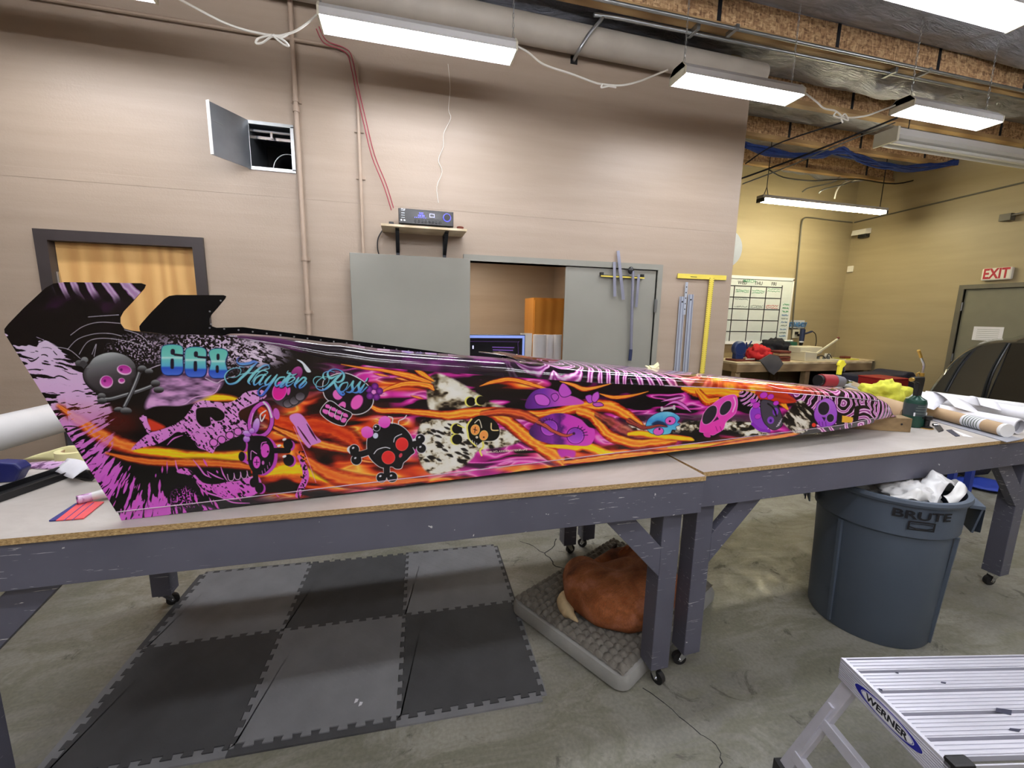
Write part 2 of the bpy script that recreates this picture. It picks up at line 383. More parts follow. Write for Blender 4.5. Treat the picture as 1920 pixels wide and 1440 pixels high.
# door_1: wooden door in black steel frame
d = MB(); d.box((DX0-.05, WY-.02, 0), (DX0+.02, WY+T, DZ+.05)); d.box((DX1-.02, WY-.02, 0), (DX1+.05, WY+T, DZ+.05)); d.box((DX0+.02, WY-.02, DZ-.02), (DX1-.02, WY+T, DZ+.05))
door1 = struct(MB().box((DX0+.022, WY+.045, .01), (DX1-.022, WY+.09, DZ-.022)).build('door_1', 'honey_door', label='closed honey-coloured wooden door'), cat='door')
d.build('door_frame', 'door_frame_black', door1)
hn = P(80, 525, 1, WY-.01)
MB().cyl((DX0+.02, WY+.03, hn.z-.06), (DX0+.02, WY+.03, hn.z+.06), .012).build('hinge', 'chrome', door1, True)
# door_2: double grey steel door; the left leaf is swung open flat against the wall
d = MB(); g = .05
d.box((CX0-g, WY-.012, 0), (CX0, WY+T, CZ+g)); d.box((CX1, WY-.012, 0), (CX1+g, WY+T, CZ+g)); d.box((CX0, WY-.012, CZ), (CX1, WY+T, CZ+g))
door2 = struct(d.build('door_2', 'steel_door', label='grey steel frame of the double door'), cat='door')
MID = 1.44
MB().box((MID, WY+.01, .01), (CX1-.004, WY+.054, CZ-.006)).build('door_leaf', 'steel_door', door2, bevel=.003)
lf = MB().box((-.93, -.075, .01), (0.0, -.031, CZ-.006)).build('door_leaf', 'steel_door', door2, bevel=.003, label='left leaf swung open against the wall')
lf.location = (CX0-.005, WY, 0.012); lf.rotation_euler.z = math.radians(1.2)
MB().box((MID-.012, WY+.004, .01), (MID+.004, WY+.012, CZ-.01)).build('astragal', 'steel_door', door2)
for z in (1.72, .35): MB().box((CX1-.012, WY-.02, z-.06), (CX1+.012, WY-.006, z+.06)).build('hinge', 'galvanised', door2)
# door_3: exit door in right wall
d = MB(); d.box((XR-.02, 3.44, 0), (XR+.1, 3.50, 2.16)); d.box((XR-.02, 4.50, 0), (XR+.1, 4.56, 2.16)); d.box((XR-.02, 3.50, 2.10), (XR+.1, 4.50, 2.16))
door3 = struct(MB().box((XR+.02, 3.505, .01), (XR+.06, 4.495, 2.095)).build('door_3', 'green_door', label='closed olive-grey steel exit door'), cat='door')
d.build('door_frame', 'green_door_frame', door3)
for z in (1.85, 1.1): MB().cyl((XR, 4.50, z-.06), (XR, 4.50, z+.06), .012).build('hinge', 'galvanised', door3, True)

# ================================================================== LAMPS
LZ, LY = 3.32, 3.02
def shop_light(x0, x1, y, z, label, chains=(.1, .9), bare=False):
    L = x1-x0
    t = thing('shop_light', label, 'lamp', (x0, y, z), 0, 'hanging shop lights')
    # upper housing, end caps, wrap-around diffuser
    MB().prism([(0, -.022, .0), (0, -.022, .05), (0, .022, .05), (0, .022, .0)] if bare else [(0, -.088, .01), (0, -.05, .05), (0, .05, .05), (0, .088, .01), (0, .088, -.040), (0, .085, -.040), (0, .085, .006), (0, -.085, .006), (0, -.085, -.032), (0, -.088, -.032)], (L, 0, 0)).build('housing', 'lamp_back', t)
    pr = [(.008, .083*math.cos(a), -.012-.012*math.sin(a)) for a in np.linspace(PI, 0, 11)]
    pr = [(p[0], p[1], p[2]) for p in pr]
    if bare:
        for dy in (-.05, .05): MB().cyl((.02, dy, -.03), (L-.02, dy, -.03), .019, 12).build('tube', 'fill_tube_light', t, True)
    else: MB().prism([(.012, p[1], p[2]) for p in pr]+[(.012, .083, .004), (.012, -.083, .004)], (L-.024, 0, 0)).build('diffuser', 'diffuser_light', t, True)
    for x in (0, L-.012):
        MB().prism([(x, -.09, -.040), (x, .09, -.042), (x, .09, .012), (x, .052, .053), (x, -.052, .053), (x, -.09, .012)], (.012, 0, 0)).build('end_cap', 'cream_plastic', t)
    for c in chains:
        m = MB(); zz = .055; k = 0
        top = 3.92-z
        while zz < top:
            a = .007; ax = (1, 0) if k % 2 else (0, 1)
            pts = [(c*L+ax[0]*a*math.cos(q), ax[1]*a*math.cos(q), zz+.014+.017*math.sin(q)) for q in np.linspace(0, 2*PI, 7)]
            m.tube(pts, .0018, 4); zz += .028; k += 1
        m.build('chain', 'galvanised', t)
    return t
shop_light(-2.52, -1.27, LY-.02, LZ, 'lit white shop light cut off by the top left edge of the photo')
shop_light(-.43, .76, LY, LZ, 'longest-looking lit white shop light, above the stereo receiver', (.01, .99))
shop_light(1.93, 2.98, LY-.08, LZ, 'lit white shop light in front of the top corner of the tan wall', (.05, .95))
shop_light(3.90, 4.93, LY-.2, LZ, 'lit white shop light farthest right in the row, over the bay opening', (.08, .92))
shop_light(2.20, 3.40, 1.86, 3.30, 'lit white shop light cut off by the top right corner of the photo')
# unseen bare-tube lights added out of frame to fill the body, wall and ceiling
for (x, y), w in zip([(-2.2, 1.7), (.0, 1.7), (4.8, 1.6), (-2.4, .1), (-.6, .1), (1.2, .1), (3.0, .1), (-1.6, -1.3), (.2, -1.3), (2.0, -1.3), (6.0, -.8), (-.4, -2.9), (2.6, -2.9)],
                     ['above the tall end of the body', 'above the middle of the body', 'between the right table and the exit door', 'at the far left above the photographer', 'left above the photographer', 'right above the photographer', 'above the step platform',
                      'left in the row behind the photographer', 'middle of the row behind the photographer', 'right in the row behind the photographer', 'near the right wall behind the photographer', 'left in the rearmost row', 'right in the rearmost row']):
    shop_light(x, x+1.2, y, 3.3, 'added bare-tube fill light '+w, bare=True)
# tube lamp of the far bay and the unlit fixture
pa, pb = P(1424, 378, 1, 5.30), P(1658, 396, 1, 5.30)
t = thing('tube_lamp', 'long lit fluorescent batten hanging in front of the far bay wall', 'lamp', (0, 0, 0))
z0 = (pa.z+pb.z)/2
MB().box((pa.x, 5.24, z0+.02), (pb.x, 5.36, z0+.06)).build('housing', 'lamp_back', t)
for dy in (-.03, .03): MB().cyl((pa.x+.03, 5.3+dy, z0-.005), (pb.x-.03, 5.3+dy, z0-.005), .021, 10).build('tube', 'tube_light', t, True)
for x in (pa.x, pb.x-.03): MB().box((x, 5.24, z0-.03), (x+.03, 5.36, z0+.02)).build('end_cap', 'dark_metal', t)
MB().tube([(pa.x+.06, 5.3, z0+.06), (pa.x+.1, 5.3, z0+.18), (pa.x+.1, 5.3, 4.22)], .006).tube([(pa.x+.14, 5.3, z0+.06), (pa.x+.1, 5.3, z0+.18)], .006).build('hanger', 'dark_metal', t)
MB().tube([(pb.x-.1, 5.3, z0+.06), (pb.x-.1, 5.3, 4.22)], .006).build('hanger', 'dark_metal', t)
ua, ub = P(1664, 262, 1, 3.75), P(1915, 298, 1, 3.75)
t = thing('unlit_light_fixture', 'unlit white fluorescent fixture under the joists at the right edge', 'lamp', (0, 0, 0))
UX1 = ub.x+.35; uz = ua.z
MB().prism([(ua.x, 3.65, uz+.02), (ua.x, 3.68, uz+.10), (ua.x, 3.86, uz+.10), (ua.x, 3.89, uz+.02), (ua.x, 3.86, uz), (ua.x, 3.68, uz)], (UX1-ua.x, 0, 0)).build('housing', 'lamp_housing', t)
MB().box((ua.x-.01, 3.65, uz-.04), (ua.x+.02, 3.89, uz+.10)).build('end_cap', 'cream_plastic', t)
for dy in (.07, .17): MB().cyl((ua.x+.03, 3.65+dy, uz-.025), (UX1-.03, 3.65+dy, uz-.025), .019, 10).build('tube', 'white_plastic', t, True)
MB().tube([(ua.x+.3, 3.77, uz+.1), (ua.x+.3, 3.77, 3.92)], .005).tube([(UX1-.3, 3.77, uz+.1), (UX1-.3, 3.77, 3.92)], .005).build('hanger', 'dark_metal', t)

# white cords between the lamps
def cord(name, px, y, label, m='cord_white', r=.0065, cat='cord', loops=None):
    pts = spline([P(a, b_, 1, y) for a, b_ in px], 6)
    mb = MB().tube(pts, r, 6)
    if loops:
        for lp in loops: mb.tube(spline([P(a, b_, 1, y-.01) for a, b_ in lp], 6), r*.9, 6)
    o = mb.build(name, m, None, True); return tag(o, label, cat)
cord('lamp_cord', [(316, -12), (345, 3), (415, 40), (462, 57), (508, 66), (530, 66), (560, 55), (594, 28)], LY-.02, 'white lamp cord with a tied bow, left of the long lamp',
     loops=[[(508, 66), (485, 72), (480, 81), (492, 80), (512, 68), (532, 76), (541, 86), (530, 82), (512, 66), (528, 70), (540, 64)]])
cord('lamp_cord', [(968, 86), (990, 98), (1020, 121), (1070, 138), (1110, 153), (1130, 158), (1165, 160), (1200, 152), (1235, 138), (1252, 131)], LY-.03, 'white lamp cord sagging between the long lamp and the corner lamp',
     loops=[[(1130, 158), (1128, 164), (1145, 161), (1155, 164), (1140, 161)]])
cord('lamp_cord', [(1506, 172), (1530, 190), (1545, 203), (1566, 208), (1585, 220), (1620, 218), (1650, 208), (1688, 194)], LY-.15, 'white lamp cord with a knot, between the two right-hand lamps',
     loops=[[(1568, 210), (1564, 217), (1575, 221), (1584, 214), (1590, 226), (1578, 222), (1580, 230)]])

# ================================================================== PIPES AND CABLES ON WALL AND CEILING
tag(MB().cyl((-1.0, WY-.12, 3.80), (3.17, WY-.12, 3.76), .10, 24).build('round_duct', 'pale_duct', None, True), 'thick pale round pipe along the top of the tan wall', 'pipe')
v1 = [P(535, 0, 1, WY-.03), P(547, 60, 1, WY-.03), P(553, 120, 1, WY-.03), P(580, 625, 1, WY-.03)]
v1 = [(-.70, WY-.03, 3.9), (-.70, WY-.03, .02)]
t = thing('wall_conduit', 'tan painted vertical conduit beside the open duct hatch', 'pipe', (0, 0, 0))
MB().cyl(v1[0], v1[1], .017, 12).build('pipe', 'tan_pipe', t, True)
for z in (3.1, 2.0, 1.6): MB().cyl((-.70, WY-.03, z-.015), (-.70, WY-.03, z+.015), .022, 12).box((-.735, WY-.008, z-.012), (-.665, WY, z+.012)).build('clamp', 'tan_pipe', t, True)
MB().cyl((-.70, WY-.03, 3.02), (-.70, WY-.03, 3.06), .023, 12).build('coupling', 'tan_pipe', t, True)
pts = spline([(-.42, WY-.03, 3.49), (-.335, WY-.03, 3.47), (-.285, WY-.03, 3.40), (-.278, WY-.03, 3.3), (-.278, WY-.03, 2.5), (-.278, WY-.03, .1)], 5)
t = thing('wall_conduit', 'tan painted conduit running along the top of the wall and down to the stereo shelf', 'pipe', (0, 0, 0))
MB().tube([(-4.4, WY-.03, 3.49)]+pts, .013, 8).build('pipe', 'tan_pipe', t, True)
for z in (2.62, 2.95): MB().box((-.31, WY-.012, z-.01), (-.245, WY, z+.01)).build('clamp', 'tan_pipe', t)
w = [(596, 50), (610, 76), (640, 88), (655, 100), (663, 130), (670, 165), (684, 225), (700, 290), (722, 345), (736, 390)]
tag(MB().tube(spline([P(x+2, y, 1, WY-.06) for x, y in w], 5), .0038).tube(spline([P(x-3+.01*k*k, y+4, 1, WY-.055) for k, (x, y) in enumerate(w)], 5), .0038).build('speaker_wire', 'red_wire', None, True), 'pair of red wires hanging down to the black stereo receiver', 'wire')
tag(MB().tube(spline([P(*q, 1, WY-.012) for q in [(840, 120), (844, 165), (841, 205), (845, 222), (832, 250), (831, 275), (822, 300), (829, 322), (819, 350), (822, 380)]], 4), .0028, 4).build('thin_string', 'cord_white', None, True), 'thin pale wavy string hanging on the wall above the receiver', 'string')
# conduits under the joist
t = thing('ceiling_conduit', 'upper of two long metal conduits under the strand-board joist', 'pipe', (0, 0, 0), 0)
MB().cyl((-4.4, 3.28, 3.885), (XR-.05, 3.20, 3.885), .014, 10).build('pipe', 'galvanised', t, True)
for x in (.5, 2.6, 4.7, 6.8): MB().box((x, 3.2, 3.868), (x+.03, 3.32, 3.90)).build('clamp', 'galvanised', t)
t = thing('ceiling_conduit', 'metal conduit with a bend going down into the top of the tan wall', 'pipe', (0, 0, 0), 0)
pts = [P(1078, 110, 1, WY-.005), P(1087, 92, 1, WY-.06)]
a0 = Vector((1.62, 3.36, 3.875))
bend = spline([P(1076, 113, 1, WY), P(1083, 99, 1, 3.44), P(1106, 62, 1, 3.38), P(1130, 32, 1, 3.37), (1.46, 3.365, 3.86), (1.62, 3.37, 3.875), (1.9, 3.365, 3.875)], 6)
MB().tube(bend+[(XR-.05, 3.30, 3.875)], .014, 10).build('pipe', 'galvanised', t, True)
for x in (2.3, 4.4, 6.5): MB().box((x, 3.28, 3.858), (x+.03, 3.40, 3.90)).build('clamp', 'galvanised', t)
c = P(1076, 113, 1, WY)
MB().box((c.x-.03, WY-.006, c.z-.03), (c.x+.03, WY+.002, c.z+.03)).build('socket', 'dark_gap', t)
# blue cable bundle and black rods in the far bay
pb = [(1396, 272), (1440, 282), (1500, 291), (1545, 289), (1575, 284), (1610, 297), (1660, 310), (1720, 315), (1790, 305)]
def cable(name, px, y0, y1, r, m, label, cat='cable', n=1, sp=.02, par=None):
    mb = MB(); N = len(px)
    for q in range(n):
        pts = [P(a, b_, 1, y0+(y1-y0)*k/(N-1)) + Vector((0, rnd.uniform(-sp, sp), rnd.uniform(-sp, sp))) for k, (a, b_) in enumerate(px)]
        mb.tube(spline(pts, 4), r, 5)
    return tag(mb.build(name, m, None, True), label, cat)
cable('cable_bundle', pb, 4.85, 4.9, .012, 'blue_cable', 'sagging bundle of blue network cables under the joists of the far bay', 'cables', 9, .045)
cable('steel_cable', [(1396, 307), (1440, 280), (1500, 256), (1578, 228)], 4.4, 3.9, .008, 'dark_metal', 'upper dark diagonal rod between tan wall and ceiling joists')
cable('steel_cable', [(1390, 338), (1480, 304), (1560, 272), (1680, 222)], 4.4, 3.7, .010, 'dark_metal', 'thicker lower dark diagonal rod passing behind the right lamp')
cable('steel_cable', [(1392, 342), (1482, 309), (1562, 277), (1682, 228)], 4.4, 3.7, .007, 'galvanised', 'pale diagonal rod close beneath the thicker dark rod')
cable('black_wire', [(1440, 318), (1470, 331), (1520, 338), (1560, 336), (1610, 338), (1680, 344), (1740, 332), (1840, 305), (1900, 290)], 5.9, 5.2, .010, 'black_cable', 'black wire drooping along the top of the far bay wall', 'wire')
cable('curved_conduit', [(1566, 372), (1568, 358), (1580, 345), (1600, 338), (1626, 335), (1648, 322)], 5.9, 5.74, .014, 'cord_white', 'pale curved conduit above the lit fluorescent batten', 'pipe')
cable('curved_conduit', [(1704, 176), (1725, 160), (1760, 153), (1800, 156), (1860, 166), (1918, 178)], 3.95, 3.9, .014, 'cord_white', 'pale curved conduit below the foil above the right lamp', 'pipe')
cable('bent_rod', [(1506, 360), (1518, 354), (1560, 344), (1580, 326)], 5.9, 5.74, .012, 'galvanised', 'short bent metal rod under the far joist, left one', 'rod')
cable('bent_rod', [(1534, 362), (1546, 355), (1590, 343), (1608, 330)], 5.9, 5.74, .012, 'galvanised', 'short bent metal rod under the far joist, right one', 'rod')
t = thing('wall_conduit', 'olive conduit bending down the far wall beside the whiteboard', 'pipe', (0, 0, 0))
pts = [P(a, b_, 1, YF-.02) for a, b_ in [(1598, 417), (1560, 413), (1518, 408), (1507, 410), (1503, 420), (1500, 450), (1490, 560), (1483, 655)]]
MB().tube(spline(pts, 5), .012, 8).build('pipe', 'green_door_frame', t, True)
e1, e2 = P(1602, 417, 0, XR-.02), P(1920, 342, 0, XR-.02)
tag(MB().tube([e1, e2, e2+(e2-e1)*.3], .012, 8).build('wall_conduit', 'green_door_frame', None, True), 'long thin conduit crossing high on the right wall', 'pipe')
# smooth lighter upper strip of right wall reads as a soffit duct
# ================================================================== WALL FITTINGS
t = thing('duct_hatch', 'open square metal duct hatch high on the tan wall', 'hatch', (VX0, WY, VZ0)); vw, vh = VX1-VX0, VZ1-VZ0
m = MB(); e = .014
m.box((-e, -.008, -e), (vw+e, 0, e*.6)); m.box((-e, -.008, vh-e*.6), (vw+e, 0, vh+e)); m.box((-e, -.008, 0), (e*.6, 0, vh)); m.box((vw-e*.6, -.008, 0), (vw+e, 0, vh))
m.build('frame', 'galvanised', t)
m = MB(); D = .45
m.box((0, 0, 0), (.002, D, vh)); m.box((vw-.002, 0, 0), (vw, D, vh)); m.box((0, 0, 0), (vw, D, .002)); m.box((0, 0, vh-.002), (vw, D, vh)); m.build('duct_lining', 'steel_sheet', t)
MB().box((0, D-.004, 0), (vw, D, vh)).build('duct_back', 'dark_gap', t)
MB().box((0, .06, vh-.035), (vw, .075, vh-.02)).box((0, .10, vh-.07), (vw, .12, vh-.05)).box((.13, .05, vh-.075), (.145, .07, vh-.03)).build('baffle', 'chrome', t)
MB().tube([(vw*.80+.11*math.cos(a), .12, .02+.13*math.sin(a)) for a in np.linspace(0, PI*1.05, 24)], .004).build('ring', 'galvanised', t, True)
MB().lathe([(.105, 0), (.105, .3)], (vw*.80, .12, .02), 24, mtx=Matrix.Rotation(-PI/2, 4, 'X')).build('round_outlet', 'dark_gap', t, True)
# the hatch's door, hinged on the left edge and swung out
hd = MB().box((0, -.30, -.012), (.010, 0, vh+.012)).build('hatch_door', 'steel_sheet', t); hd.rotation_euler.z = math.radians(-32)
e_ = MB().box((.001, -.301, -.013), (.026, -.297, vh+.013)).build('door_edge', 'white_plastic', t); e_.rotation_euler.z = math.radians(-32)
l_ = MB().box((.010, -.297, .2), (.012, -.2, .203)).build('hatch_latch', 'galvanised', t); l_.rotation_euler.z = math.radians(-32)

# shelf with the stereo
sx0, sx1, sz = -.13, .50, 2.235
t = thing('wall_shelf', 'small pale plywood wall shelf on two dark brackets', 'shelf', (sx0, WY, sz)); w = sx1-sx0
MB().box((0, -.27, 0), (w, 0, .016)).build('board', 'pale_ply', t)
for x in (.10, w-.16):
    m = MB(); m.box((x, -.22, -.006), (x+.028, 0, 0)); m.box((x, -.006, -.22), (x+.028, 0, 0)); m.beam((x+.014, -.19, -.01), (x+.014, -.01, -.15), .006, .028, (1, 0, 0))
    m.build('bracket', 'dark_metal', t)
rx, rz = -.035, sz+.018; rw, rh = .44, .135
RY = WY-.25
t = thing('stereo_receiver', 'black stereo receiver with blue display on the plywood shelf', 'stereo', (rx+.03, RY, rz))
rw = .405; rh = .118
MB().box((0, 0, .008), (rw, .22, rh)).build('case', 'receiver_black', t, bevel=.003)
MB().box((.004, -.008, .012), (rw-.004, 0, rh-.003)).build('faceplate', 'receiver_black', t, bevel=.002)
MB().box((.09, -.011, .052), (.315, -.008, .100)).build('display_window', 'screen_dark', t)
for q, s_ in enumerate(['9:21', 'FM 88']):
    text('display_text', s_, 'display_blue', .019, frame((.165, -.0115, .088-.017*q), (1, 0, 0), (0, 0, 1)), t, .0004, .02)
MB().box((.225, -.0118, .066), (.262, -.0112, .069)).box((.225, -.0118, .088), (.262, -.0112, .091)).box((.225, -.0118, .066), (.228, -.0112, .091)).box((.259, -.0118, .066), (.262, -.0112, .091)).build('display_box', 'display_white', t)
for q in range(7): MB().cyl((.118+.013*q, -.0118, .058), (.118+.013*q, -.011, .058), .0028, 8).build('indicator', 'display_blue', t)
MB().cyl((.355, -.024, .072), (.355, -.008, .072), .024, 24).build('volume_knob', 'black_plastic', t, True)
MB().tube([(.355+.027*math.cos(a), -.010, .072+.027*math.sin(a)) for a in np.linspace(0, 2*PI, 25)], .0025).build('knob_ring', 'display_blue', t, True)
for q in range(8): MB().cyl((.12+.026*q, -.018, .032), (.12+.026*q, -.008, .032), .009, 12).build('button', 'black_plastic', t, True)
for q in range(4): MB().box((.02, -.011, .098-.016*q), (.045, -.008, .101-.016*q)).build('side_button', 'galvanised', t)
for x in (.02, .042): MB().cyl((x, -.013, .032), (x, -.008, .032), .006, 10).build('jack', 'chrome', t, True)
text('brand_lettering', 'PYLE', 'decal_white', .014, frame((.034, -.0085, .109), (1, 0, 0), (0, 0, 1)), t, .0004, .02)
for x in (.03, rw-.03): MB().cyl((x, .04, 0), (x, .04, .008), .012, 10).build('foot', 'black_rubber', t)
tag(MB().box((0, 0, 0), (.035, .04, .022)).build('small_black_box', 'black_plastic', None, bevel=.004, loc=(-.075, RY+.01, sz+.017)), 'tiny black box on the shelf beside the receiver', 'box')
tag(MB().lathe([(0, 0), (.022, 0), (.028, .018), (.024, .022), (.018, .01), (0, .008)], (.455, RY+.03, sz+.017), 16).build('small_brown_dish', 'brown_red', None, True), 'tiny brown dish on the right end of the shelf', 'dish')
tag(MB().tube(spline([(-.13, WY-.02, 2.245), (-.165, WY-.02, 2.18), (-.17, WY-.02, 2.1), (-.15, WY-.02, 2.02)], 5), .005).build('power_cord', 'black_cable', None, True), 'short black cord dropping from the shelf behind the steel door leaf', 'cord')

# tool rack on the closed steel leaf
ty = WY+.01
t = thing('tool_rail', 'yellow and black magnetic tool rail fixed to the grey steel door', 'tool rail', (0, 0, 0))
a, b2 = P(1124, 517, 1, ty), P(1205, 521, 1, ty)
MB().beam((a.x, ty-.02, a.z), (b2.x, ty-.02, b2.z), .02, .016).build('rail', 'black_plastic', t)
MB().beam((a.x, ty-.031, a.z-.004), (b2.x, ty-.031, b2.z-.004), .002, .012).build('rail_strip', 'yellow_rule', t)
for q in (a, b2+Vector((-.03, 0, 0))): MB().box((q.x, ty-.024, q.z+.005), (q.x+.03, ty, q.z+.03)).build('rail_end', 'black_plastic', t)
def ruler(px0, px1, w, y, m, label, name='steel_ruler', hole=True):
    p, q = P(*px0, 1, y), P(*px1, 1, y)
    o = MB().beam(p, q, .003, w, (1, 0, 0)) if False else MB()
    d = (q-p).normalized(); s_ = Vector((d.z, 0, -d.x)).normalized()
    poly = [p+s_*w/2, q+s_*w/2, q-s_*w/2, p-s_*w/2]
    o.prism(poly, (0, .003, 0)); return tag(o.build(name, m), label, 'ruler')
ruler((1152, 491), (1153, 556), .028, ty-.036, 'rail_alu', 'shorter straight grey steel ruler on the tool rail')
ruler((1159, 470), (1169, 562), .030, ty-.041, 'rail_alu', 'slanted steel ruler sticking up above the door frame')
ruler((1198, 515), (1193, 576), .026, ty-.036, 'rail_alu', 'short steel ruler hanging rightmost on the tool rail')
t = thing('pole_tool', 'long silver pole with a black grip hanging on the steel door', 'tool', (0, 0, 0))
p, q, g_ = P(1187, 508, 1, ty-.05), P(1183, 655, 1, ty-.03), P(1181, 676, 1, ty-.03)
MB().cyl(p, q, .014, 12).build('pole', 'rail_alu', t, True); MB().cyl(q, g_, .016, 12).build('grip', 'dryer_navy', t, True)
MB().ball(P(1183, 507, 1, ty-.04), (.03, .02, .035), 10, 6).build('pole_head', 'black_plastic', t, True)
# straight edges leaning on the wall and the yellow T-square
def edge(px0, px1, w, label):
    p, q = P(*px0, 1, WY-.02), P(*px1, 1, WY-.02); q = Vector((q.x+(q.x-p.x)*.5, q.y, .06)) if False else q+(q-p)*.4
    t = thing('straight_edge', label, 'straightedge', (0, 0, 0))
    d = (q-p).normalized(); s_ = Vector((d.z, 0, -d.x)).normalized()
    MB().prism([p+s_*w/2, q+s_*w/2, q-s_*w/2, p-s_*w/2], (0, .006, 0)).build('blade', 'alu_rule', t)
    for f in (-.28, .28): MB().prism([p+s_*(w*f+.004)-Vector((0, .004, 0)), q+s_*(w*f+.004)-Vector((0, .004, 0)), q+s_*(w*f-.004)-Vector((0, .004, 0)), p+s_*(w*f-.004)-Vector((0, .004, 0))], (0, .004, 0)).build('ridge', 'rail_alu', t)
    MB().cyl(p+d*.05-Vector((0, .003, 0)), p+d*.05, .008, 10).build('hanging_hole', 'dark_gap', t)
edge((1280, 556), (1269, 702), .062, 'wide aluminium straightedge leftmost on the tan wall')
edge((1296, 552), (1285, 702), .062, 'wide aluminium straightedge next to the yellow T-square')
p, q = P(1288, 529, 1, WY-.03), P(1283, 590, 1, WY-.03)
s_ = Vector((.028, 0, 0))
t = thing('slotted_rule', 'narrow white slotted rule between the two straightedges', 'ruler')
MB().prism([p-s_/2, p+s_/2, q+s_/2, q-s_/2], (0, .003, 0)).build('blade', 'alu_rule', t)
for k in range(5):
    c = p+(q-p)*(.15+.17*k); MB().cyl(c-Vector((0, .002, 0)), c, .006, 8).build('slot', 'dark_gap', t)
t = thing('t_square', 'large yellow T-square hanging on the tan wall', 'T-square', (0, 0, 0))
a, b2 = P(1271, 517, 1, WY-.02), P(1362, 521, 1, WY-.02)
MB().prism([a+Vector((0, 0, .022)), b2+Vector((0, 0, .022)), b2-Vector((0, 0, .022)), a-Vector((0, 0, .022))], (0, .008, 0)).build('head', 'yellow_rule', t)
p, q = P(1335, 522, 1, WY-.026), P(1313, 735, 1, WY-.026); q = p+(q-p)*1.2
s_ = Vector((.026, 0, 0)); MB().prism([p-s_, p+s_, q+s_, q-s_], (0, .005, 0)).build('blade', 'yellow_rule', t)
m = MB()
for k in range(70):
    c = p+(q-p)*(k/70)
    for f in (-.8, .8): m.box((c.x+.026*f-.005, WY-.028, c.z-.0015), (c.x+.026*f+.005, WY-.026, c.z+.0015))
m.build('graduation', 'ink', t)
MB().box((a.x+.14, WY-.022, a.z-.006), (a.x+.21, WY-.02, a.z-.001)).build('lettering', 'ink', t)

# ================================================================== WORKBENCH TABLES
TZ = .99
def caster(par_loc, ang, name='caster'):
    pass
def table(label, ox, oy, L, yaw, legx, swivels, rear_brace=True):
    D = 1.22
    t = thing('work_table', label, 'table', (ox, oy, 0), yaw, 'grey rolling work tables')
    top = MB().box((0, 0, TZ-.019), (L, D, TZ)).build('table_top', 'board_top', t)
    top.data.materials.append(M['particle_edge'])
    for p in top.data.polygons:
        if abs(p.normal.z) < .5: p.material_index = 1
    A0 = TZ-.158
    MB().box((.004, .006, A0), (L-.004, .044, TZ-.019)).build('apron', 'bench_paint', t, bevel=.002)
    MB().box((.004, D-.044, A0), (L-.004, D-.006, TZ-.019)).build('apron', 'bench_paint', t, bevel=.002)
    for x in (.004, L-.042): MB().box((x, .044, A0), (x+.038, D-.044, TZ-.019)).build('apron', 'bench_paint', t, bevel=.002)
    for k in range(3):
        x = L*(k+1)/4; MB().box((x, .044, A0+.03), (x+.038, D-.044, TZ-.019)).build('cross_member', 'bench_paint', t)
    for i, x in enumerate(legx):
        for j, y in enumerate((.046, D-.135)):
            lg = MB().box((x, y, .085), (x+.088, y+.088, TZ-.03)).build('leg', 'bench_paint', t, bevel=.003)
            c = Vector((x+.044, y+.044, 0)); a = swivels[(i*2+j) % len(swivels)]
            R_ = Matrix.Translation(c) @ Matrix.Rotation(a, 4, 'Z')
            MB().box((-.034, -.034, .081), (.034, .034, .0855), R_).cyl(R_ @ Vector((0, 0, .07)), R_ @ Vector((0, 0, .082)), .02, 12).build('caster_plate', 'chrome', lg, True)
            fk = MB()
            for s_ in (-1, 1):
                fk.prism([R_ @ Vector((-.02, s_*.017, .074)), R_ @ Vector((.02, s_*.017, .074)), R_ @ Vector((.036, s_*.017, .028)), R_ @ Vector((.02, s_*.017, .022))], R_.to_3x3() @ Vector((0, .002*s_, 0)))
            fk.box((-.02, -.018, .070), (.02, .018, .075), R_).cyl(R_ @ Vector((.026, -.024, .031)), R_ @ Vector((.026, .024, .031)), .005, 8)
            fk.build('caster_fork', 'chrome', lg)
            MB().cyl(R_ @ Vector((.026, -.012, .030)), R_ @ Vector((.026, .012, .030)), .030, 20).build('caster_wheel', 'black_rubber', lg, True)
            # diagonal brace in the plane of the long side
            s_ = 1 if x < L/2 else -1
            xb = x+.088 if s_ > 0 else x
            yy = y+(.0 if j == 0 else .05)
            MB().prism([(xb+s_*0, yy, .54), (xb, yy, .675), (xb+s_*.147, yy, A0), (xb+s_*.275, yy, A0)], (0, .038, 0)).build('brace', 'bench_paint', t, bevel=.002)
    for xy in [(.35, .5), (.35, 1.2)]: pass
    return t
L1 = 2.57
table('grey-painted work table under the tall end of the printed body', 1.17-L1, 1.372, L1, 0, (.075, L1-.148), (2.4, .5, -1.2, .3), True)
L2 = 2.50
a_ = math.radians(2.2)
table('grey-painted work table under the nose end, above the round bin', 1.19, 1.412, L2, a_, (.030, L2-.17), (PI*.9, 2.2, 2.9, .6))
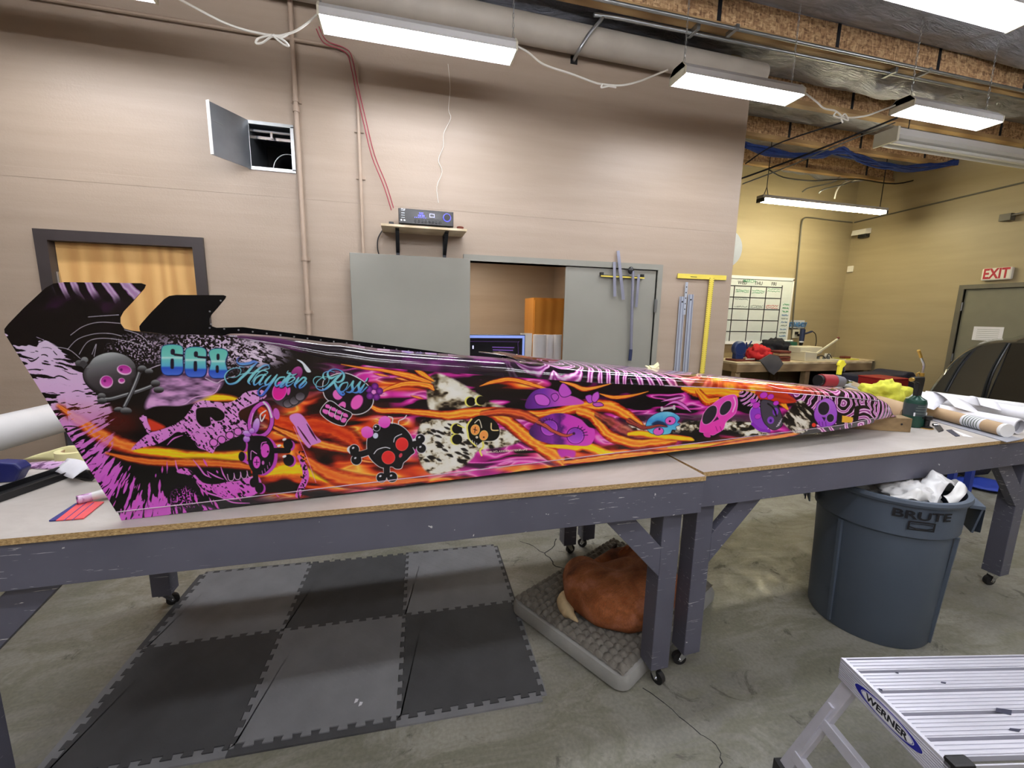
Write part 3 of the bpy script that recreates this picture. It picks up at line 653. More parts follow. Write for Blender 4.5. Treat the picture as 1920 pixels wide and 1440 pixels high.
# screws on the aprons
# ================================================================== FLOOR TILES
TS, TA = .6, -.041
TO = Vector((-1.206, 2.762, 0))
def tile_pt(i, j): return Vector((TS*i, TS*j, 0))
def tedge(A, B, flip):
    n = 9; out = []; d = (B-A); nrm = Vector((-d.y, d.x, 0)).normalized()*(1 if flip else -1)
    for k in range(n):
        for t_, h in ((.26, 0), (.20, 1), (.74, 1), (.68, 0)):
            out.append(A+d*((k+t_)/n)+nrm*.019*h)
    return out
tiles = {(0, 0): 'foam_light', (1, 0): 'foam_dark', (2, 0): 'foam_light', (0, -1): 'foam_dark', (1, -1): 'foam_light', (2, -1): 'foam_dark'}
names = {(0, 0): 'light grey foam floor tile under the rear caster, back row', (1, 0): 'dark grey foam floor tile in the middle of the back row',
         (2, 0): 'light grey foam floor tile in the back row, nearest the dog bed', (0, -1): 'dark grey foam floor tile nearest the bottom left corner',
         (1, -1): 'light grey foam floor tile in the middle of the front row', (2, -1): 'dark grey foam floor tile in the front row, beside the dog bed'}
for (i, j), mt in tiles.items():
    c00, c10, c11, c01 = tile_pt(i, j-1), tile_pt(i+1, j-1), tile_pt(i+1, j), tile_pt(i, j)
    poly = [c00]+tedge(c00, c10, True)+[c10]+[p for p in tedge(c10, c11, False)]+[c11]+tedge(c01, c11, True)[::-1]+[c01]+tedge(c00, c01, False)[::-1]
    g_ = .0012; cen = (c00+c11)/2
    poly = [cen+(p-cen)*(1-g_/.3) for p in poly]
    o = MB().prism([p-cen for p in poly], (0, 0, .011)).build('foam_floor_tile', mt)
    w = Matrix.Rotation(TA, 4, 'Z') @ cen + TO; o.location = (w.x, w.y, .0005); o.rotation_euler.z = TA
    tag(o, names[(i, j)], 'floor tile', 'interlocking foam floor tiles')
    if (i, j) in ((0, -1), (1, -1), (2, -1)) or i in (0, 2):
        edges = []
        if j == -1: edges.append((c00, c10, True))
        if i == 2: edges.append((c10, c11, False))
        if i == 0: edges.append((c00, c01, False))
        if j == 0: edges.append((c01, c11, True))
        for A_, B_, fl in edges:      # fitted edge strip of the other grey
            e_ = tedge(A_, B_, fl); d = (B_-A_); nr = Vector((-d.y, d.x, 0)).normalized(); out = nr if (A_+B_-2*cen).dot(nr) > 0 else -nr
            sgn = 1 if (e_[1]-e_[0]).dot(out) > 0 else -1
            base = [A_+out*.026, B_+out*.026]
            pl = [A_]+e_+[B_]
            strip = [p+out*.0012 for p in pl]+[base[1], base[0]]
            MB().prism([p-cen for p in strip], (0, 0, .008)).build('edge_strip', 'foam_dark' if mt == 'foam_light' else 'foam_light', o)
for px, lab in (((672, 1325), 'larger'), ((664, 1319), 'smaller')):
    p = P(*px, 2, .012); tag(MB().prism([(0, 0, 0), (.012, .004, 0), (.016, .016, 0), (.004, .02, 0)], (0, 0, .002)).build('paper_scrap', 'paper_white', loc=(p.x, p.y, .0125)), lab+' tiny white paper scrap on the middle front foam tile', 'scrap')
# floor cracks: stains with their own shape, lying in the concrete
def crack(pts, r=.003):
    p = [P(a, b_, 2, .0) for a, b_ in pts]; q = []
    for k in range(len(p)-1):
        for s_ in range(3):
            q.append(p[k].lerp(p[k+1], s_/3)+Vector((rnd.uniform(-.01, .01), rnd.uniform(-.01, .01), 0))*(1 if s_ else 0))
    q.append(p[-1]); m = MB()
    for a, b_ in zip(q, q[1:]):
        d = (b_-a).normalized(); s_ = Vector((-d.y, d.x, 0))*r*rnd.uniform(.5, 1.)
        m.prism([a+s_, b_+s_, b_-s_, a-s_], (0, 0, .0006))
    m.build('crack', 'dark_gap', floor)
crack([(1043, 1010), (1040, 1022), (1021, 1037), (1034, 1050), (1042, 1062), (1062, 1068)], .004); crack([(1021, 1037), (1000, 1024), (975, 1015)], .003)
crack([(1205, 1290), (1260, 1330), (1300, 1365), (1335, 1390), (1350, 1420), (1352, 1445)], .0022)

# ================================================================== DOG BED AND DOG
bc = Vector((.555, 2.03, 0)); bd = Vector((.33, -.61, 0)).normalized(); be = Vector((.80, .435, 0)).normalized()
BL, BW = .70, .96         # front-left edge, back-left edge
t = thing('dog_bed', 'grey plush dog bed with bubbled top on the concrete floor', 'dog bed', bc, math.atan2(be.y, be.x))
# local x along be (0..BW), local y negative along bd
def rrect(x0, y0, x1, y1, r, n=6):
    out = []
    for cx, cy, a0 in ((x1-r, y1-r, 0), (x0+r, y1-r, PI/2), (x0+r, y0+r, PI), (x1-r, y0+r, 1.5*PI)):
        out += [(cx+r*math.cos(a0+PI/2*k/n), cy+r*math.sin(a0+PI/2*k/n)) for k in range(n+1)]
    return out
m = MB(); n_ = 28; prof = [(.0, .0), (-.012, .012), (-.014, .05), (-.004, .074), (.022, .082)]; rings = []
for off, z in prof:
    rings.append([(x, y, z) for x, y in rrect(0+off, -BL+off, BW-off, -off, .06)])
vs = [p for r in rings for p in r]; N = len(rings[0])
m.add(vs, [(i*N+k, i*N+(k+1) % N, (i+1)*N+(k+1) % N, (i+1)*N+k) for i in range(len(rings)-1) for k in range(N)]+[tuple(range(N))])
m.build('cushion_side', 'bed_side', t, True)
nx, ny = 150, 110; vs = []
for j in range(ny):
    for i in range(nx):
        u, v_ = i/(nx-1), j/(ny-1); x, y = .008+u*(BW-.016), -.008-v_*(BL-.016)
        ed = min(x, BW-x, -y, BL+y); s_ = .5 if int(y/.038) % 2 else 0
        b_ = abs(math.sin(PI*(x/.042+s_)))*abs(math.sin(PI*y/.038))
        sink = .012*math.exp(-(((x-.5)/.28)**2+((y+.33)/.22)**2))
        vs.append((x, y, .078+min(ed/.03, 1)*.010+.020*b_**.6*min(ed/.02, 1)-sink))
MB().add(vs, [(j*nx+i, j*nx+i+1, (j+1)*nx+i+1, (j+1)*nx+i) for j in range(ny-1) for i in range(nx-1)]).build('cushion_top', 'bed_top', t, True)

n = NT('dog_fur'); n.set(.75); v = n.mapping((1, 1, 1)); a_ = n.noise(v, 5, 3, .6, .6); b_ = n.noise(n.mapping((1, 3.5, 1), (0, 0, .7)), 55, 4, .7, 1.5)
c1 = n.ramp(a_, [(.32, s2l((118, 68, 32))), (.46, s2l((174, 108, 58))), (.58, s2l((200, 136, 88))), (.70, s2l((220, 168, 136)))])
n.col(n.mix(.55, c1, n.ramp(b_, [(.3, s2l((60, 32, 14))), (.7, s2l((214, 164, 120)))]), 'OVERLAY')); n.bump(b_, .9, .012); M['dog_fur'] = n.m
mat('fur_dark', (40, 26, 20), .8, var=.3, scale=40); mat('fur_cream', (206, 186, 146), .8, var=.1, scale=40, bump=.4)
def skinned(name, verts, edges, radii, m, parent, sub=2):
    me = bpy.data.meshes.new(name); me.from_pydata(verts, edges, []); o = bpy.data.objects.new(name, me); COL.objects.link(o)
    o.modifiers.new('skin', 'SKIN'); sk = me.skin_vertices[0].data
    for k, r in enumerate(radii):
        sk[k].radius = (r, r) if not isinstance(r, tuple) else r
        sk[k].use_root = k == 0
    s_ = o.modifiers.new('sub', 'SUBSURF'); s_.levels = sub; s_.render_levels = sub
    dg = bpy.context.evaluated_depsgraph_get(); dg.update()
    m2 = bpy.data.meshes.new_from_object(o.evaluated_get(dg)); m2.name = name
    bpy.data.objects.remove(o); o = bpy.data.objects.new(name, m2); COL.objects.link(o); m2.materials.clear(); m2.materials.append(M[m] if isinstance(m, str) else m)
    m2.polygons.foreach_set('use_smooth', [True]*len(m2.polygons))
    if parent is not None: o.parent = parent
    return o
Z0 = .085
# one continuous body: hips, curled back, shoulders, neck, head tucked towards the haunch
CH = [[(.925, 1.86, .115, .135), (.965, 1.765, .12, .137), (1.06, 1.71, .125, .142), (1.17, 1.73, .125, .147), (1.265, 1.80, .125, .142), (1.315, 1.90, .12, .128), (1.285, 2.00, .115, .100), (1.20, 2.06, .115, .074), (1.13, 2.078, .095, .052), (1.06, 2.083, .078, .036), (1.035, 2.085, .072, .030)],
      [(.925, 1.86, .11, .13), (1.04, 1.85, .10, .13), (1.17, 1.88, .10, .13), (1.28, 1.88, .10, .12)], [(.925, 1.87, .11, .13), (.935, 1.955, .11, .115), (.985, 2.02, .085, .075), (.955, 2.065, .04, .036), (1.0, 2.05, .03, .030)],
      [(1.30, 1.93, .08, .08), (1.20, 1.98, .05, .05), (1.11, 2.00, .035, .032), (1.07, 2.01, .03, .03)]]
m = MB()
for ch in CH:
    for (x0, y0, z0, r0), (x1, y1, z1, r1) in zip(ch, ch[1:]):
        for k in range(5):
            f = k/4; m.ball((x0+(x1-x0)*f, y0+(y1-y0)*f, z0+(z1-z0)*f+Z0), r0+(r1-r0)*f, 18, 12)
dog = m.build('dog', 'dog_fur', None)
rm = dog.modifiers.new('r', 'REMESH'); rm.mode = 'VOXEL'; rm.voxel_size = .011; sm = dog.modifiers.new('s', 'SMOOTH'); sm.factor = .6; sm.iterations = 9
dg = bpy.context.evaluated_depsgraph_get(); dg.update(); m2 = bpy.data.meshes.new_from_object(dog.evaluated_get(dg)); dog.modifiers.clear(); dog.data = m2; m2.name = 'dog'
m2.polygons.foreach_set('use_smooth', [True]*len(m2.polygons))
tag(dog, 'reddish-brown short-haired dog curled up asleep on the grey bed', 'dog')
MB().ball((1.035, 2.082, Z0+.072), (.045, .036, .034), 14, 10).build('muzzle', 'fur_dark', dog, True)
for s_, c in ((1, (1.215, 2.03, .275)), (-1, (1.20, 2.115, .245))):
    o = MB().ball((0, 0, 0), (.032, .012, .05), 12, 8).build('ear', 'fur_dark' if s_ < 0 else 'dog_fur', dog, True, loc=c); o.rotation_euler = (.5, .5*s_, .6)
MB().ball((.992, 2.08, Z0+.075), (.013, .015, .011), 10, 6).build('nose', 'black_rubber', dog, True)
for c in ((1.135, 2.04, .215), (1.14, 2.118, .205)): MB().ball(c, .007, 8, 6).build('eye', 'black_rubber', dog, True)
tp = [(.865, 1.96, Z0+.03), (.80, 1.90, Z0+.035), (.792, 1.82, Z0+.035), (.815, 1.74, Z0+.03)]
MB().tube(spline(tp, 6), [.024+.012*math.sin(PI*k/18) if k < 14 else .02-(k-14)*.004 for k in range(19)], 10).build('tail', 'fur_cream', dog, True, label='cream-coloured tail tip curled against the body')
MB().ball((1.0, 2.02, Z0+.03), (.05, .035, .028), 12, 8).build('hind_paw', 'fur_cream', dog, True)

# ================================================================== ROUND BIN
BC = Vector((2.475, 1.57, 0)); BH = .795
t = thing('round_bin', 'large round grey-blue plastic bin half under the right table', 'bin', BC)
def rb(z): return .262+(.298-.262)*z/BH
prof = [(0, .012), (.245, .012), (.258, 0), (.264, .012), (rb(.55)-.006, .60), (rb(.6)+.007, .612), (rb(BH)+.002, BH-.03), (rb(BH)+.014, BH-.028), (rb(BH)+.020, BH-.015), (rb(BH)+.016, BH), (rb(BH)-.004, BH), (rb(BH)-.008, BH-.02), (.250, .02), (0, .02)]
MB().lathe(prof, (0, 0, 0), 72).build('bin_body', 'bin_plastic', t, True)
for a in (-3.12, -1.28, .2, 1.9):
    m = MB(); 
    for da in (-.012,):
        p0 = [(math.cos(a+d_)*(rb(z)+h_), math.sin(a+d_)*(rb(z)+h_), z) for z in (.02, .60) for d_, h_ in ((-.035, -.004), (-.028, .010), (.028, .010), (.035, -.004))]
    m.add(p0, [(0, 1, 5, 4), (1, 2, 6, 5), (2, 3, 7, 6), (4, 5, 6, 7), (0, 3, 2, 1)]); m.build('rib', 'bin_plastic', t, True)
for a in (-3.9, -.80):
    m = MB(); R_ = Matrix.Rotation(a, 4, 'Z')
    r0 = rb(.7)
    m.prism([R_ @ Vector(p) for p in [(r0, -.085, .74), (r0+.055, -.075, .74), (r0+.06, -.06, .62), (r0+.045, .0, .60), (r0+.06, .06, .62), (r0+.055, .075, .74), (r0, .085, .74)]], (0, 0, .016))
    m.prism([R_ @ Vector(p) for p in [(r0+.045, -.075, .75), (r0+.045, .075, .75), (r0+.03, .055, .61), (r0+.03, -.055, .61)]], R_.to_3x3() @ Vector((.008, 0, 0)))
    m.build('bin_handle', 'bin_plastic', t, bevel=.003)
def on_bin(o, a0, z0):
    for v in o.data.vertices:
        x, y, h = v.co; rr = rb(z0+y)+.0115+h; a = a0+x/rb(z0); v.co = (rr*math.cos(a), rr*math.sin(a), z0+y)
on_bin(text('lettering', 'BRUTE', 'bin_ink', .062, Matrix(), t, .0006, .022, 0, 1.25, .9), -2.08, .725)
m = MB(); ol = [(x*.052, y*.023) for x, y in ((-1, -1), (1, -1), (1, .9), (.85, 1), (-.85, 1), (-1, .9))]; il = [(x*.84, y*.74) for x, y in ol]
m.add([(x, y, 0) for x, y in ol+il], [(k, (k+1) % 6, 6+(k+1) % 6, 6+k) for k in range(6)])
m.add([(-.046, -.004, 0), (-.02, -.010, 0), (.02, -.010, 0), (.046, -.004, 0), (.046, -.010, 0), (.02, -.017, 0), (-.02, -.017, 0), (-.046, -.010, 0)], [tuple(range(8))])
m.add([(-.042, .010, 0), (0, .014, 0), (.042, .010, 0), (.042, .007, 0), (0, .010, 0), (-.042, .007, 0)], [tuple(range(6))])
on_bin(m.build('emblem', 'bin_ink', t), -2.08, .675)
def crumple(name, c, r, label, seed, m='vinyl_white', flat=1., cat='paper', par=None, sub=4, amp=.35, sharp=False):
    bm = bmesh.new(); bmesh.ops.create_icosphere(bm, subdivisions=sub, radius=1)
    from mathutils import noise as mn
    off = Vector((seed*3.7, seed*1.3, seed*2.1))
    for v in bm.verts:
        d = v.co.normalized(); q = d+.35*mn.noise_vector(d*1.7+off)
        k = 1+amp*1.1*mn.noise(q*1.6+off)+amp*1.5*(.32-abs(mn.noise(q*2.9+off)))+amp*.7*(.3-abs(mn.noise(q*6.5-off)))
        d.z = max(d.z, -.55)
        v.co = Vector((d.x*r[0], d.y*r[1], d.z*r[2]*flat))*k
    me = bpy.data.meshes.new(name); bm.to_mesh(me); bm.free(); me.materials.append(M[m]); o = bpy.data.objects.new(name, me); COL.objects.link(o); o.location = c
    if not sharp: me.polygons.foreach_set('use_smooth', [True]*len(me.polygons))
    if label: tag(o, label, cat)
    return o
def curl(name, pts, width, wdir, m, label, cat, amp=.0, th=.0015, n=10):
    """a curled sheet swept along a curve"""
    p = spline(pts, n); wd = Vector(wdir).normalized()*width; mb = MB(); N = len(p)
    vs = [q+wd*u+Vector((0, 0, amp*math.sin(5*u+i*.4))) for i, q in enumerate(p) for u in (-.5, -.17, .17, .5)]
    mb.add(vs, [(i*4+k, i*4+k+1, (i+1)*4+k+1, (i+1)*4+k) for i in range(N-1) for k in range(3)])
    o = mb.build(name, m, None, True); s_ = o.modifiers.new('s', 'SOLIDIFY'); s_.thickness = th
    return tag(o, label, cat)
def onb(dx, dy, dz): return (BC.x+dx, BC.y+dy, dz)
crumple('vinyl_scrap', onb(-.02, -.12, .765), (.12, .09, .06), 'crumpled white vinyl scrap in the middle of the bin opening', 3)
crumple('vinyl_scrap', onb(.07, .02, .76), (.16, .15, .05), 'flattened pale vinyl scrap at the back of the bin opening', 8, 'backing_white')
curl('vinyl_sheet', [onb(-.05, -.20, .75), onb(-.01, -.19, .80), onb(.05, -.17, .84), onb(.10, -.17, .86), onb(.17, -.16, .83), onb(.25, -.14, .79)], .10, (.2, 1, .25), 'vinyl_white', 'curled glossy white vinyl sheet standing up out of the bin', 'vinyl sheet', .01)
curl('vinyl_sheet', [onb(.02, -.25, .78), onb(.10, -.24, .805), onb(.18, -.21, .835), onb(.25, -.15, .80), onb(.25, -.08, .76)], .05, (0, .8, .6), 'backing_white', 'narrow white vinyl strip over the right rim of the bin', 'vinyl sheet', .006)
curl('vinyl_sheet', [onb(-.20, -.15, .76), onb(-.15, -.20, .80), onb(-.10, -.22, .81), onb(-.04, -.22, .775)], .05, (.4, .3, .6), 'backing_white', 'small folded white vinyl strip at the left rim of the bin', 'vinyl sheet', .01)

# ================================================================== STEP PLATFORM
LX = Vector((.978, -.207, 0)).normalized(); LYv = Vector((-LX.y, LX.x, 0))
LO = Vector((1.405, .935, 0)); LH = .5; LW = .345; LL = 1.15
t = thing('step_platform', 'aluminium step platform at the bottom right corner', 'step platform', LO, math.atan2(LX.y, LX.x))
def L3(x, y, z): return (x, -y, z)
# slats (five planks, each with raised treads)
pw = [.052, .074, .074, .074, .052]; y = .004
for k, w in enumerate(pw):
    pl = MB().box(L3(.012, y, LH-.022), L3(LL, y+w-.011, LH-.006)).build('plank', 'ladder_metal', t)
    nr = 3 if w < .06 else 5; tr = MB()
    for q in range(nr):
        yy = y+.003+(w-.013)*q/nr
        tr.box(L3(.013, yy, LH-.006), L3(LL, yy+(w-.013)/nr*.6, LH-.0035))
    tr.build('tread', 'ladder_metal', pl)
    if k < 4: MB().box(L3(.012, y+w-.011, LH-.030), L3(LL, y+w, LH-.022)).build('groove', 'ladder_groove', t)
    y += w
m = MB(); m.box(L3(0, -.002, LH-.078), L3(.012, LW, LH)); m.build('end_rail', 'ladder_metal', t, bevel=.001)
for q in range(9):
    z = LH-.012-.0075*q
    MB().box(L3(-.0015, 0, z-.002), L3(0, LW-.002, z+.001)).build('rail_ridge', 'ladder_metal', t)
MB().box(L3(LL, -.002, LH-.078), L3(LL+.012, LW, LH)).build('end_rail', 'ladder_metal', t)
for yy in (-.003, LW-.004): MB().box(L3(0, yy, LH-.05), L3(LL+.01, yy+.004, LH-.002)).build('side_rail', 'ladder_metal', t)
# oval decal with lettering on the end rail
fm = frame(Vector(L3(-.0022, LW*.5, LH-.038)), (0, -1, 0), (0, 0, 1))
def oval(a, b, z, cut=0): return [(a*math.cos(q), b*math.sin(q), z) for q in np.linspace(0, 2*PI, 41)[:-1]]
for a, b_, z, mm_, nm in ((.112, .026, 0, 'decal_white', 'decal'), (.109, .0245, .0004, 'decal_blue', 'decal_ring'), (.086, .0215, .0008, 'decal_white', 'decal_field'), (.084, .0200, .0010, 'decal_blue', 'decal_line'), (.082, .0185, .0012, 'decal_white', 'decal_centre')):
    m = MB(); m.prism(oval(a, b_, z), (0, 0, .0003)); m.v = [fm @ Vector(v) for v in m.v]; m.build(nm, mm_, t)
text('lettering', 'WERNER', 'decal_black', .030, fm @ Matrix.Translation((0, -.001, .0018)), t, .0003, .03, 0, 1.1, .95)
# legs with rungs
for xx, sg in ((.03, -1), (LL-.03, 1)):
    lt = []
    for yy in (.03, LW-.03):
        p, q = Vector(L3(xx, yy, LH-.06)), Vector(L3(xx+sg*.16, yy+(-.05 if yy < .1 else .05), .02)); lt.append((p, q))
        lg = MB().beam(p, q, .045, .022, (sg, 0, .3)).build('leg', 'ladder_metal', t, bevel=.002)
        MB().beam(p.lerp(q, .25)+Vector((sg*.016, 0, 0)), q, .02, .012, (sg, 0, .3)).build('leg_channel', 'ladder_metal', lg)
        MB().beam(q-Vector((0, 0, -.03)), q-Vector((0, 0, .02)), .055, .035, (sg, 0, .3)).build('rubber_foot', 'black_rubber', lg)
    for f in (.42, .8):
        MB().beam(lt[0][0].lerp(lt[0][1], f), lt[1][0].lerp(lt[1][1], f), .035, .03, (sg, 0, .3)).build('rung', 'ladder_metal', t, bevel=.002)
p = Vector(L3(0, LW-.01, LH+.004)); MB().box(p+Vector((.0, -.02, -.03)), p+Vector((.06, .012, .006))).build('latch', 'black_plastic', t, bevel=.006)
for (x, yv, a, b_) in ((.30, .20, .055, .012), (.27, .255, .04, .006), (.24, .10, .02, .004), (.02, .12, .01, .006), (.13, .06, .012, .004)):
    MB().prism([L3(x, yv, LH-.0028), L3(x+a*.6, yv+b_, LH-.0028), L3(x+a, yv-b_*.3, LH-.0028), L3(x+a*.3, yv-b_, LH-.0028)], (0, 0, .0004)).build('paint_stain', 'navy_dull', t)

# ================================================================== ON THE LEFT TABLE
def flat(pts, m, name, label, cat, z=TZ, th=.002, par=None, kind=None):
    q = [P(a, b_, 2, z) for a, b_ in pts]; q = [Vector((v.x, v.y, z)) for v in q]
    c = sum(q, Vector())/len(q); o = MB().prism([v-c for v in q], (0, 0, th)).build(name, m, par, loc=c)
    return tag(o, label, cat) if par is None else o
t = thing('squeegee', 'red and blue plastic squeegee card on the left table', 'squeegee', (0, 0, 0))
flat([(105, 977), (150, 942), (195, 942), (157, 973)], 'squeegee_red', 'blade', '', '', TZ+.0015, .003, t)
flat([(92, 978), (106, 977), (151, 942), (141, 946)], 'squeegee_blue', 'edge_strip', '', '', TZ+.001, .004, t)
for f in (.3, .6):
    flat([(105+52*f-2, 977-3*f), (150+45*f-2, 942), (150+45*f, 942), (105+52*f, 977-3*f)], 'squeegee_blue', 'groove', '', '', TZ+.0044, .0004, t)
# black trough-like rail
pr, qr = P(-60, 955, 2, TZ+.002), P(137, 886, 2, TZ+.002)
d_ = (qr-pr).normalized(); s_ = Vector((-d_.y, d_.x, 0)); p0, q0 = Vector((pr.x, pr.y, TZ+.001)), Vector((qr.x, qr.y, TZ+.001))
m = MB(); m.prism([p0-s_*.03, p0+s_*.05, p0+s_*.05+Vector((0, 0, .004)), p0-s_*.03+Vector((0, 0, .004))], q0-p0)
m.prism([p0-s_*.034, p0-s_*.03, p0-s_*.03+Vector((0, 0, .022)), p0-s_*.034+Vector((0, 0, .022))], q0-p0); m.prism([p0+s_*.05, p0+s_*.054, p0+s_*.054+Vector((0, 0, .022)), p0+s_*.05+Vector((0, 0, .022))], q0-p0)
tag(m.build('black_rail', 'black_plastic'), 'long black channel rail lying diagonally on the left table', 'rail')
# printed off-cuts
def sheet(name, px, zs, m, label, cat='vinyl offcut', n=6, amp=.0):
    """a limp sheet: four corners given as pixels and heights"""
    c = [P(a, b_, 2, z) for (a, b_), z in zip(px, zs)]; mb = MB(); vs = []
    for j in range(n+1):
        for i in range(n+1):
            u, v = i/n, j/n; p = c[0].lerp(c[1], u).lerp(c[3].lerp(c[2], u), v); vs.append(p+Vector((0, 0, amp*math.sin(PI*u)*math.sin(PI*v)+.2*amp*math.sin(7*u+5*v))))
    mb.add(vs, [(j*(n+1)+i, j*(n+1)+i+1, (j+1)*(n+1)+i+1, (j+1)*(n+1)+i) for j in range(n) for i in range(n)])
    o = mb.build(name, m, None, True); s_ = o.modifiers.new('s', 'SOLIDIFY'); s_.thickness = .0012; return tag(o, label, cat)
n = NT('feather_print'); n.set(.3); f_ = n.noise(n.mapping((2, 9, 1), (0, 0, -.35)), 9, 4, .6, 1.5)
n.col(n.ramp(f_, [(.40, s2l((214, 170, 216))), (.5, s2l((226, 190, 226))), (.56, s2l((110, 70, 112)))])); M['feather_print'] = n.m
n = NT('scrap_print'); n.set(.25); f_ = n.noise(n.mapping((3, 3, 1), (0, 0, .6)), 6, 3, .6, 2)
n.col(n.ramp(f_, [(.46, s2l((18, 10, 20))), (.52, s2l((168, 80, 156))), (.6, s2l((222, 196, 226)))])); M['scrap_print'] = n.m
sheet('vinyl_offcut', [(8, 876), (110, 880), (128, 864), (60, 866)], (TZ+.002, TZ+.004, TZ+.03, TZ+.01), 'feather_print', 'thin pink feather-printed vinyl offcut beside the blue clamp', amp=.006)
sheet('vinyl_offcut', [(102, 884), (136, 898), (176, 868), (126, 858)], (TZ+.01, TZ+.024, TZ+.05, TZ+.03), 'paper_white', 'plain white backing offcut folded against the panel edge', amp=.01)
sheet('vinyl_offcut', [(134, 897), (172, 903), (188, 888), (156, 879)], (TZ+.004, TZ+.003, TZ+.03, TZ+.035), 'shell_black', 'crumpled black vinyl offcut touching the panel edge', amp=.012)
sheet('masking_paper', [(42, 862), (150, 862), (158, 834), (115, 838)], (TZ+.002, TZ+.002, TZ+.06, TZ+.05), 'tape_cream', 'cream masking paper sheet at the far left corner of the table', amp=.01)
c = P(142, 848, 2, TZ+.03)
t = thing('tape_roll', 'cream masking tape roll mostly hidden behind the panel', 'tape', (c.x, c.y, TZ+.002))
MB().lathe([(.042, 0), (.062, 0), (.062, .04), (.042, .04), (.042, 0)], (0, 0, 0), 28).build('tape', 'tape_cream', t, True); MB().lathe([(.038, 0), (.042, 0), (.042, .04), (.038, .04), (.038, 0)], (0, 0, 0), 28).build('core', 'kraft', t, True)
p, q = P(144, 938, 2, TZ+.016), P(212, 921, 2, TZ+.022)
t = thing('offcut_roll', 'small rolled-up printed vinyl offcut behind the squeegee', 'vinyl offcut', (0, 0, 0))
MB().cyl(p, p.lerp(q, .42), .014, 14).build('printed_part', 'scrap_print', t, True); MB().cyl(p.lerp(q, .42), q, .0135, 14, .018).build('backing_part', 'backing_white', t, True)
# blue clamp at the frame's left edge
c = P(14, 905, 2, TZ); t = thing('blue_clamp', 'dark blue spring clamp cut off by the left edge', 'clamp', (c.x, c.y, TZ))
MB().prism([(-.10, 0, 0), (.02, 0, 0), (.045, 0, .045), (.03, 0, .068), (-.02, 0, .075), (-.11, 0, .07)], (0, .05, 0)).build('handle', 'clamp_blue', t, bevel=.006)
MB().prism([(-.06, -.012, .0), (-.03, -.012, .0), (-.022, -.012, .038), (-.05, -.012, .042)], (0, .012, 0)).build('jaw_pad', 'masking', t, bevel=.004)
MB().cyl((-.045, -.01, .05), (-.045, .06, .05), .008, 10).build('pivot', 'galvanised', t)
# big white roll behind the left table
p, q = P(-150, 850, 2, .95), P(160, 770, 2, .95)
d_ = (q-p).normalized(); t = thing('vinyl_roll', 'large white vinyl roll behind the left end of the left table', 'roll', (0, 0, 0))
MB().cyl(p, q, .092, 32).build('roll', 'vinyl_white', t, True); MB().cyl(p-d_*.06, p, .05, 20).cyl(q, q+d_*.06, .05, 20).build('core', 'kraft', t, True)
for c in (p+d_*.1, q-d_*.1):
    s_ = Vector((-d_.y, d_.x, 0)); m = MB(); m.beam(Vector((c.x, c.y, .86)), Vector((c.x, c.y, .0)), .05, .05, tuple(d_)); m.beam(c-s_*.15+Vector((0, 0, -.95)), c+s_*.15+Vector((0, 0, -.95)), .05, .04)
    m.prism([c-s_*.05-Vector((0, 0, .10)), c+s_*.05-Vector((0, 0, .10)), c+s_*.05-Vector((0, 0, .085)), c-s_*.05-Vector((0, 0, .085))], d_*.05)
    m.build('roll_stand', 'bench_paint', t)

# ================================================================== UNDER AND BY THE NOSE
a = P(1707, 811, 2, TZ); b_ = P(1595, 804, 2, TZ); d_ = Vector((b_.x-a.x, b_.y-a.y, 0)).normalized(); s_ = Vector((d_.y, -d_.x, 0)); s_ = -s_ if s_.y < 0 else s_
A_ = Vector((a.x, a.y, TZ+.0005)); BLK = .081
o = MB().prism([Vector((0, 0, 0)), s_*.09, s_*.09+Vector((0, 0, BLK)), Vector((0, 0, BLK))], d_*.55).build('wood_block', 'block_wood', None, bevel=.003, loc=A_)
tag(o, 'rough lumber block propping up the nose of the printed body', 'wood block')
MB().ball(d_*.05+Vector((0, 0, BLK*.55))-s_*.0, (.006, .006, .006), 8, 6).build('knot', 'dark_gap', o, True)
# propane torch
c = P(1709, 799, 2, TZ); tr = .0
t = thing('gas_torch', 'dark green gas cylinder torch with bent brass nozzle behind the block', 'torch', (c.x, c.y, TZ))
sc = .00300     # metres per pixel there
R1 = .053; H = lambda px: px*sc
MB().lathe([(0, .002), (R1*.9, .002), (R1, .01), (R1, H(50)), (R1*.9, H(56)), (R1*.45, H(61)), (R1*.3, H(64)), (0, H(64))], (0, 0, 0), 32).build('gas_cylinder', 'torch_green', t, True)
MB().lathe([(R1+.0006, H(24)), (R1+.0006, H(48))], (0, 0, 0), 32).build('cylinder_label', 'torch_label', t, True)
for z, w in ((44, .03), (40, .045), (35, .04), (29, .05)):
    m = MB(); m.lathe([(R1+.0012, H(z)), (R1+.0012, H(z)+.003)], (0, 0, 0), 48); m.v = [v for v in m.v]; 
    n0 = 48; keep = [k for k in range(n0) if abs(((2*PI*k/n0+PI*.62+PI) % (2*PI))-PI) < w*14]
    m.f = [f for f in m.f if f[0] in keep]; m.build('label_print', 'ink_grey', t, True)
for a0 in (-2.5, -.9):
    MB().box((math.cos(a0)*R1-.007, math.sin(a0)*R1-.002, H(24)), (math.cos(a0)*R1+.007, math.sin(a0)*R1+.002, H(31))).build('label_patch', 'decal_white', t)
MB().prism([(-.018, -.014, H(62)), (.018, -.014, H(62)), (.026, -.014, H(95)), (.020, -.014, H(102)), (-.055, -.014, H(101)), (-.06, -.014, H(92)), (-.022, -.014, H(88))], (0, .028, 0)).build('torch_head', 'black_plastic', t, bevel=.005)
MB().cyl((-.072, 0, H(96)), (-.055, 0, H(96)), .012, 14).build('regulator_knob', 'brass', t, True)
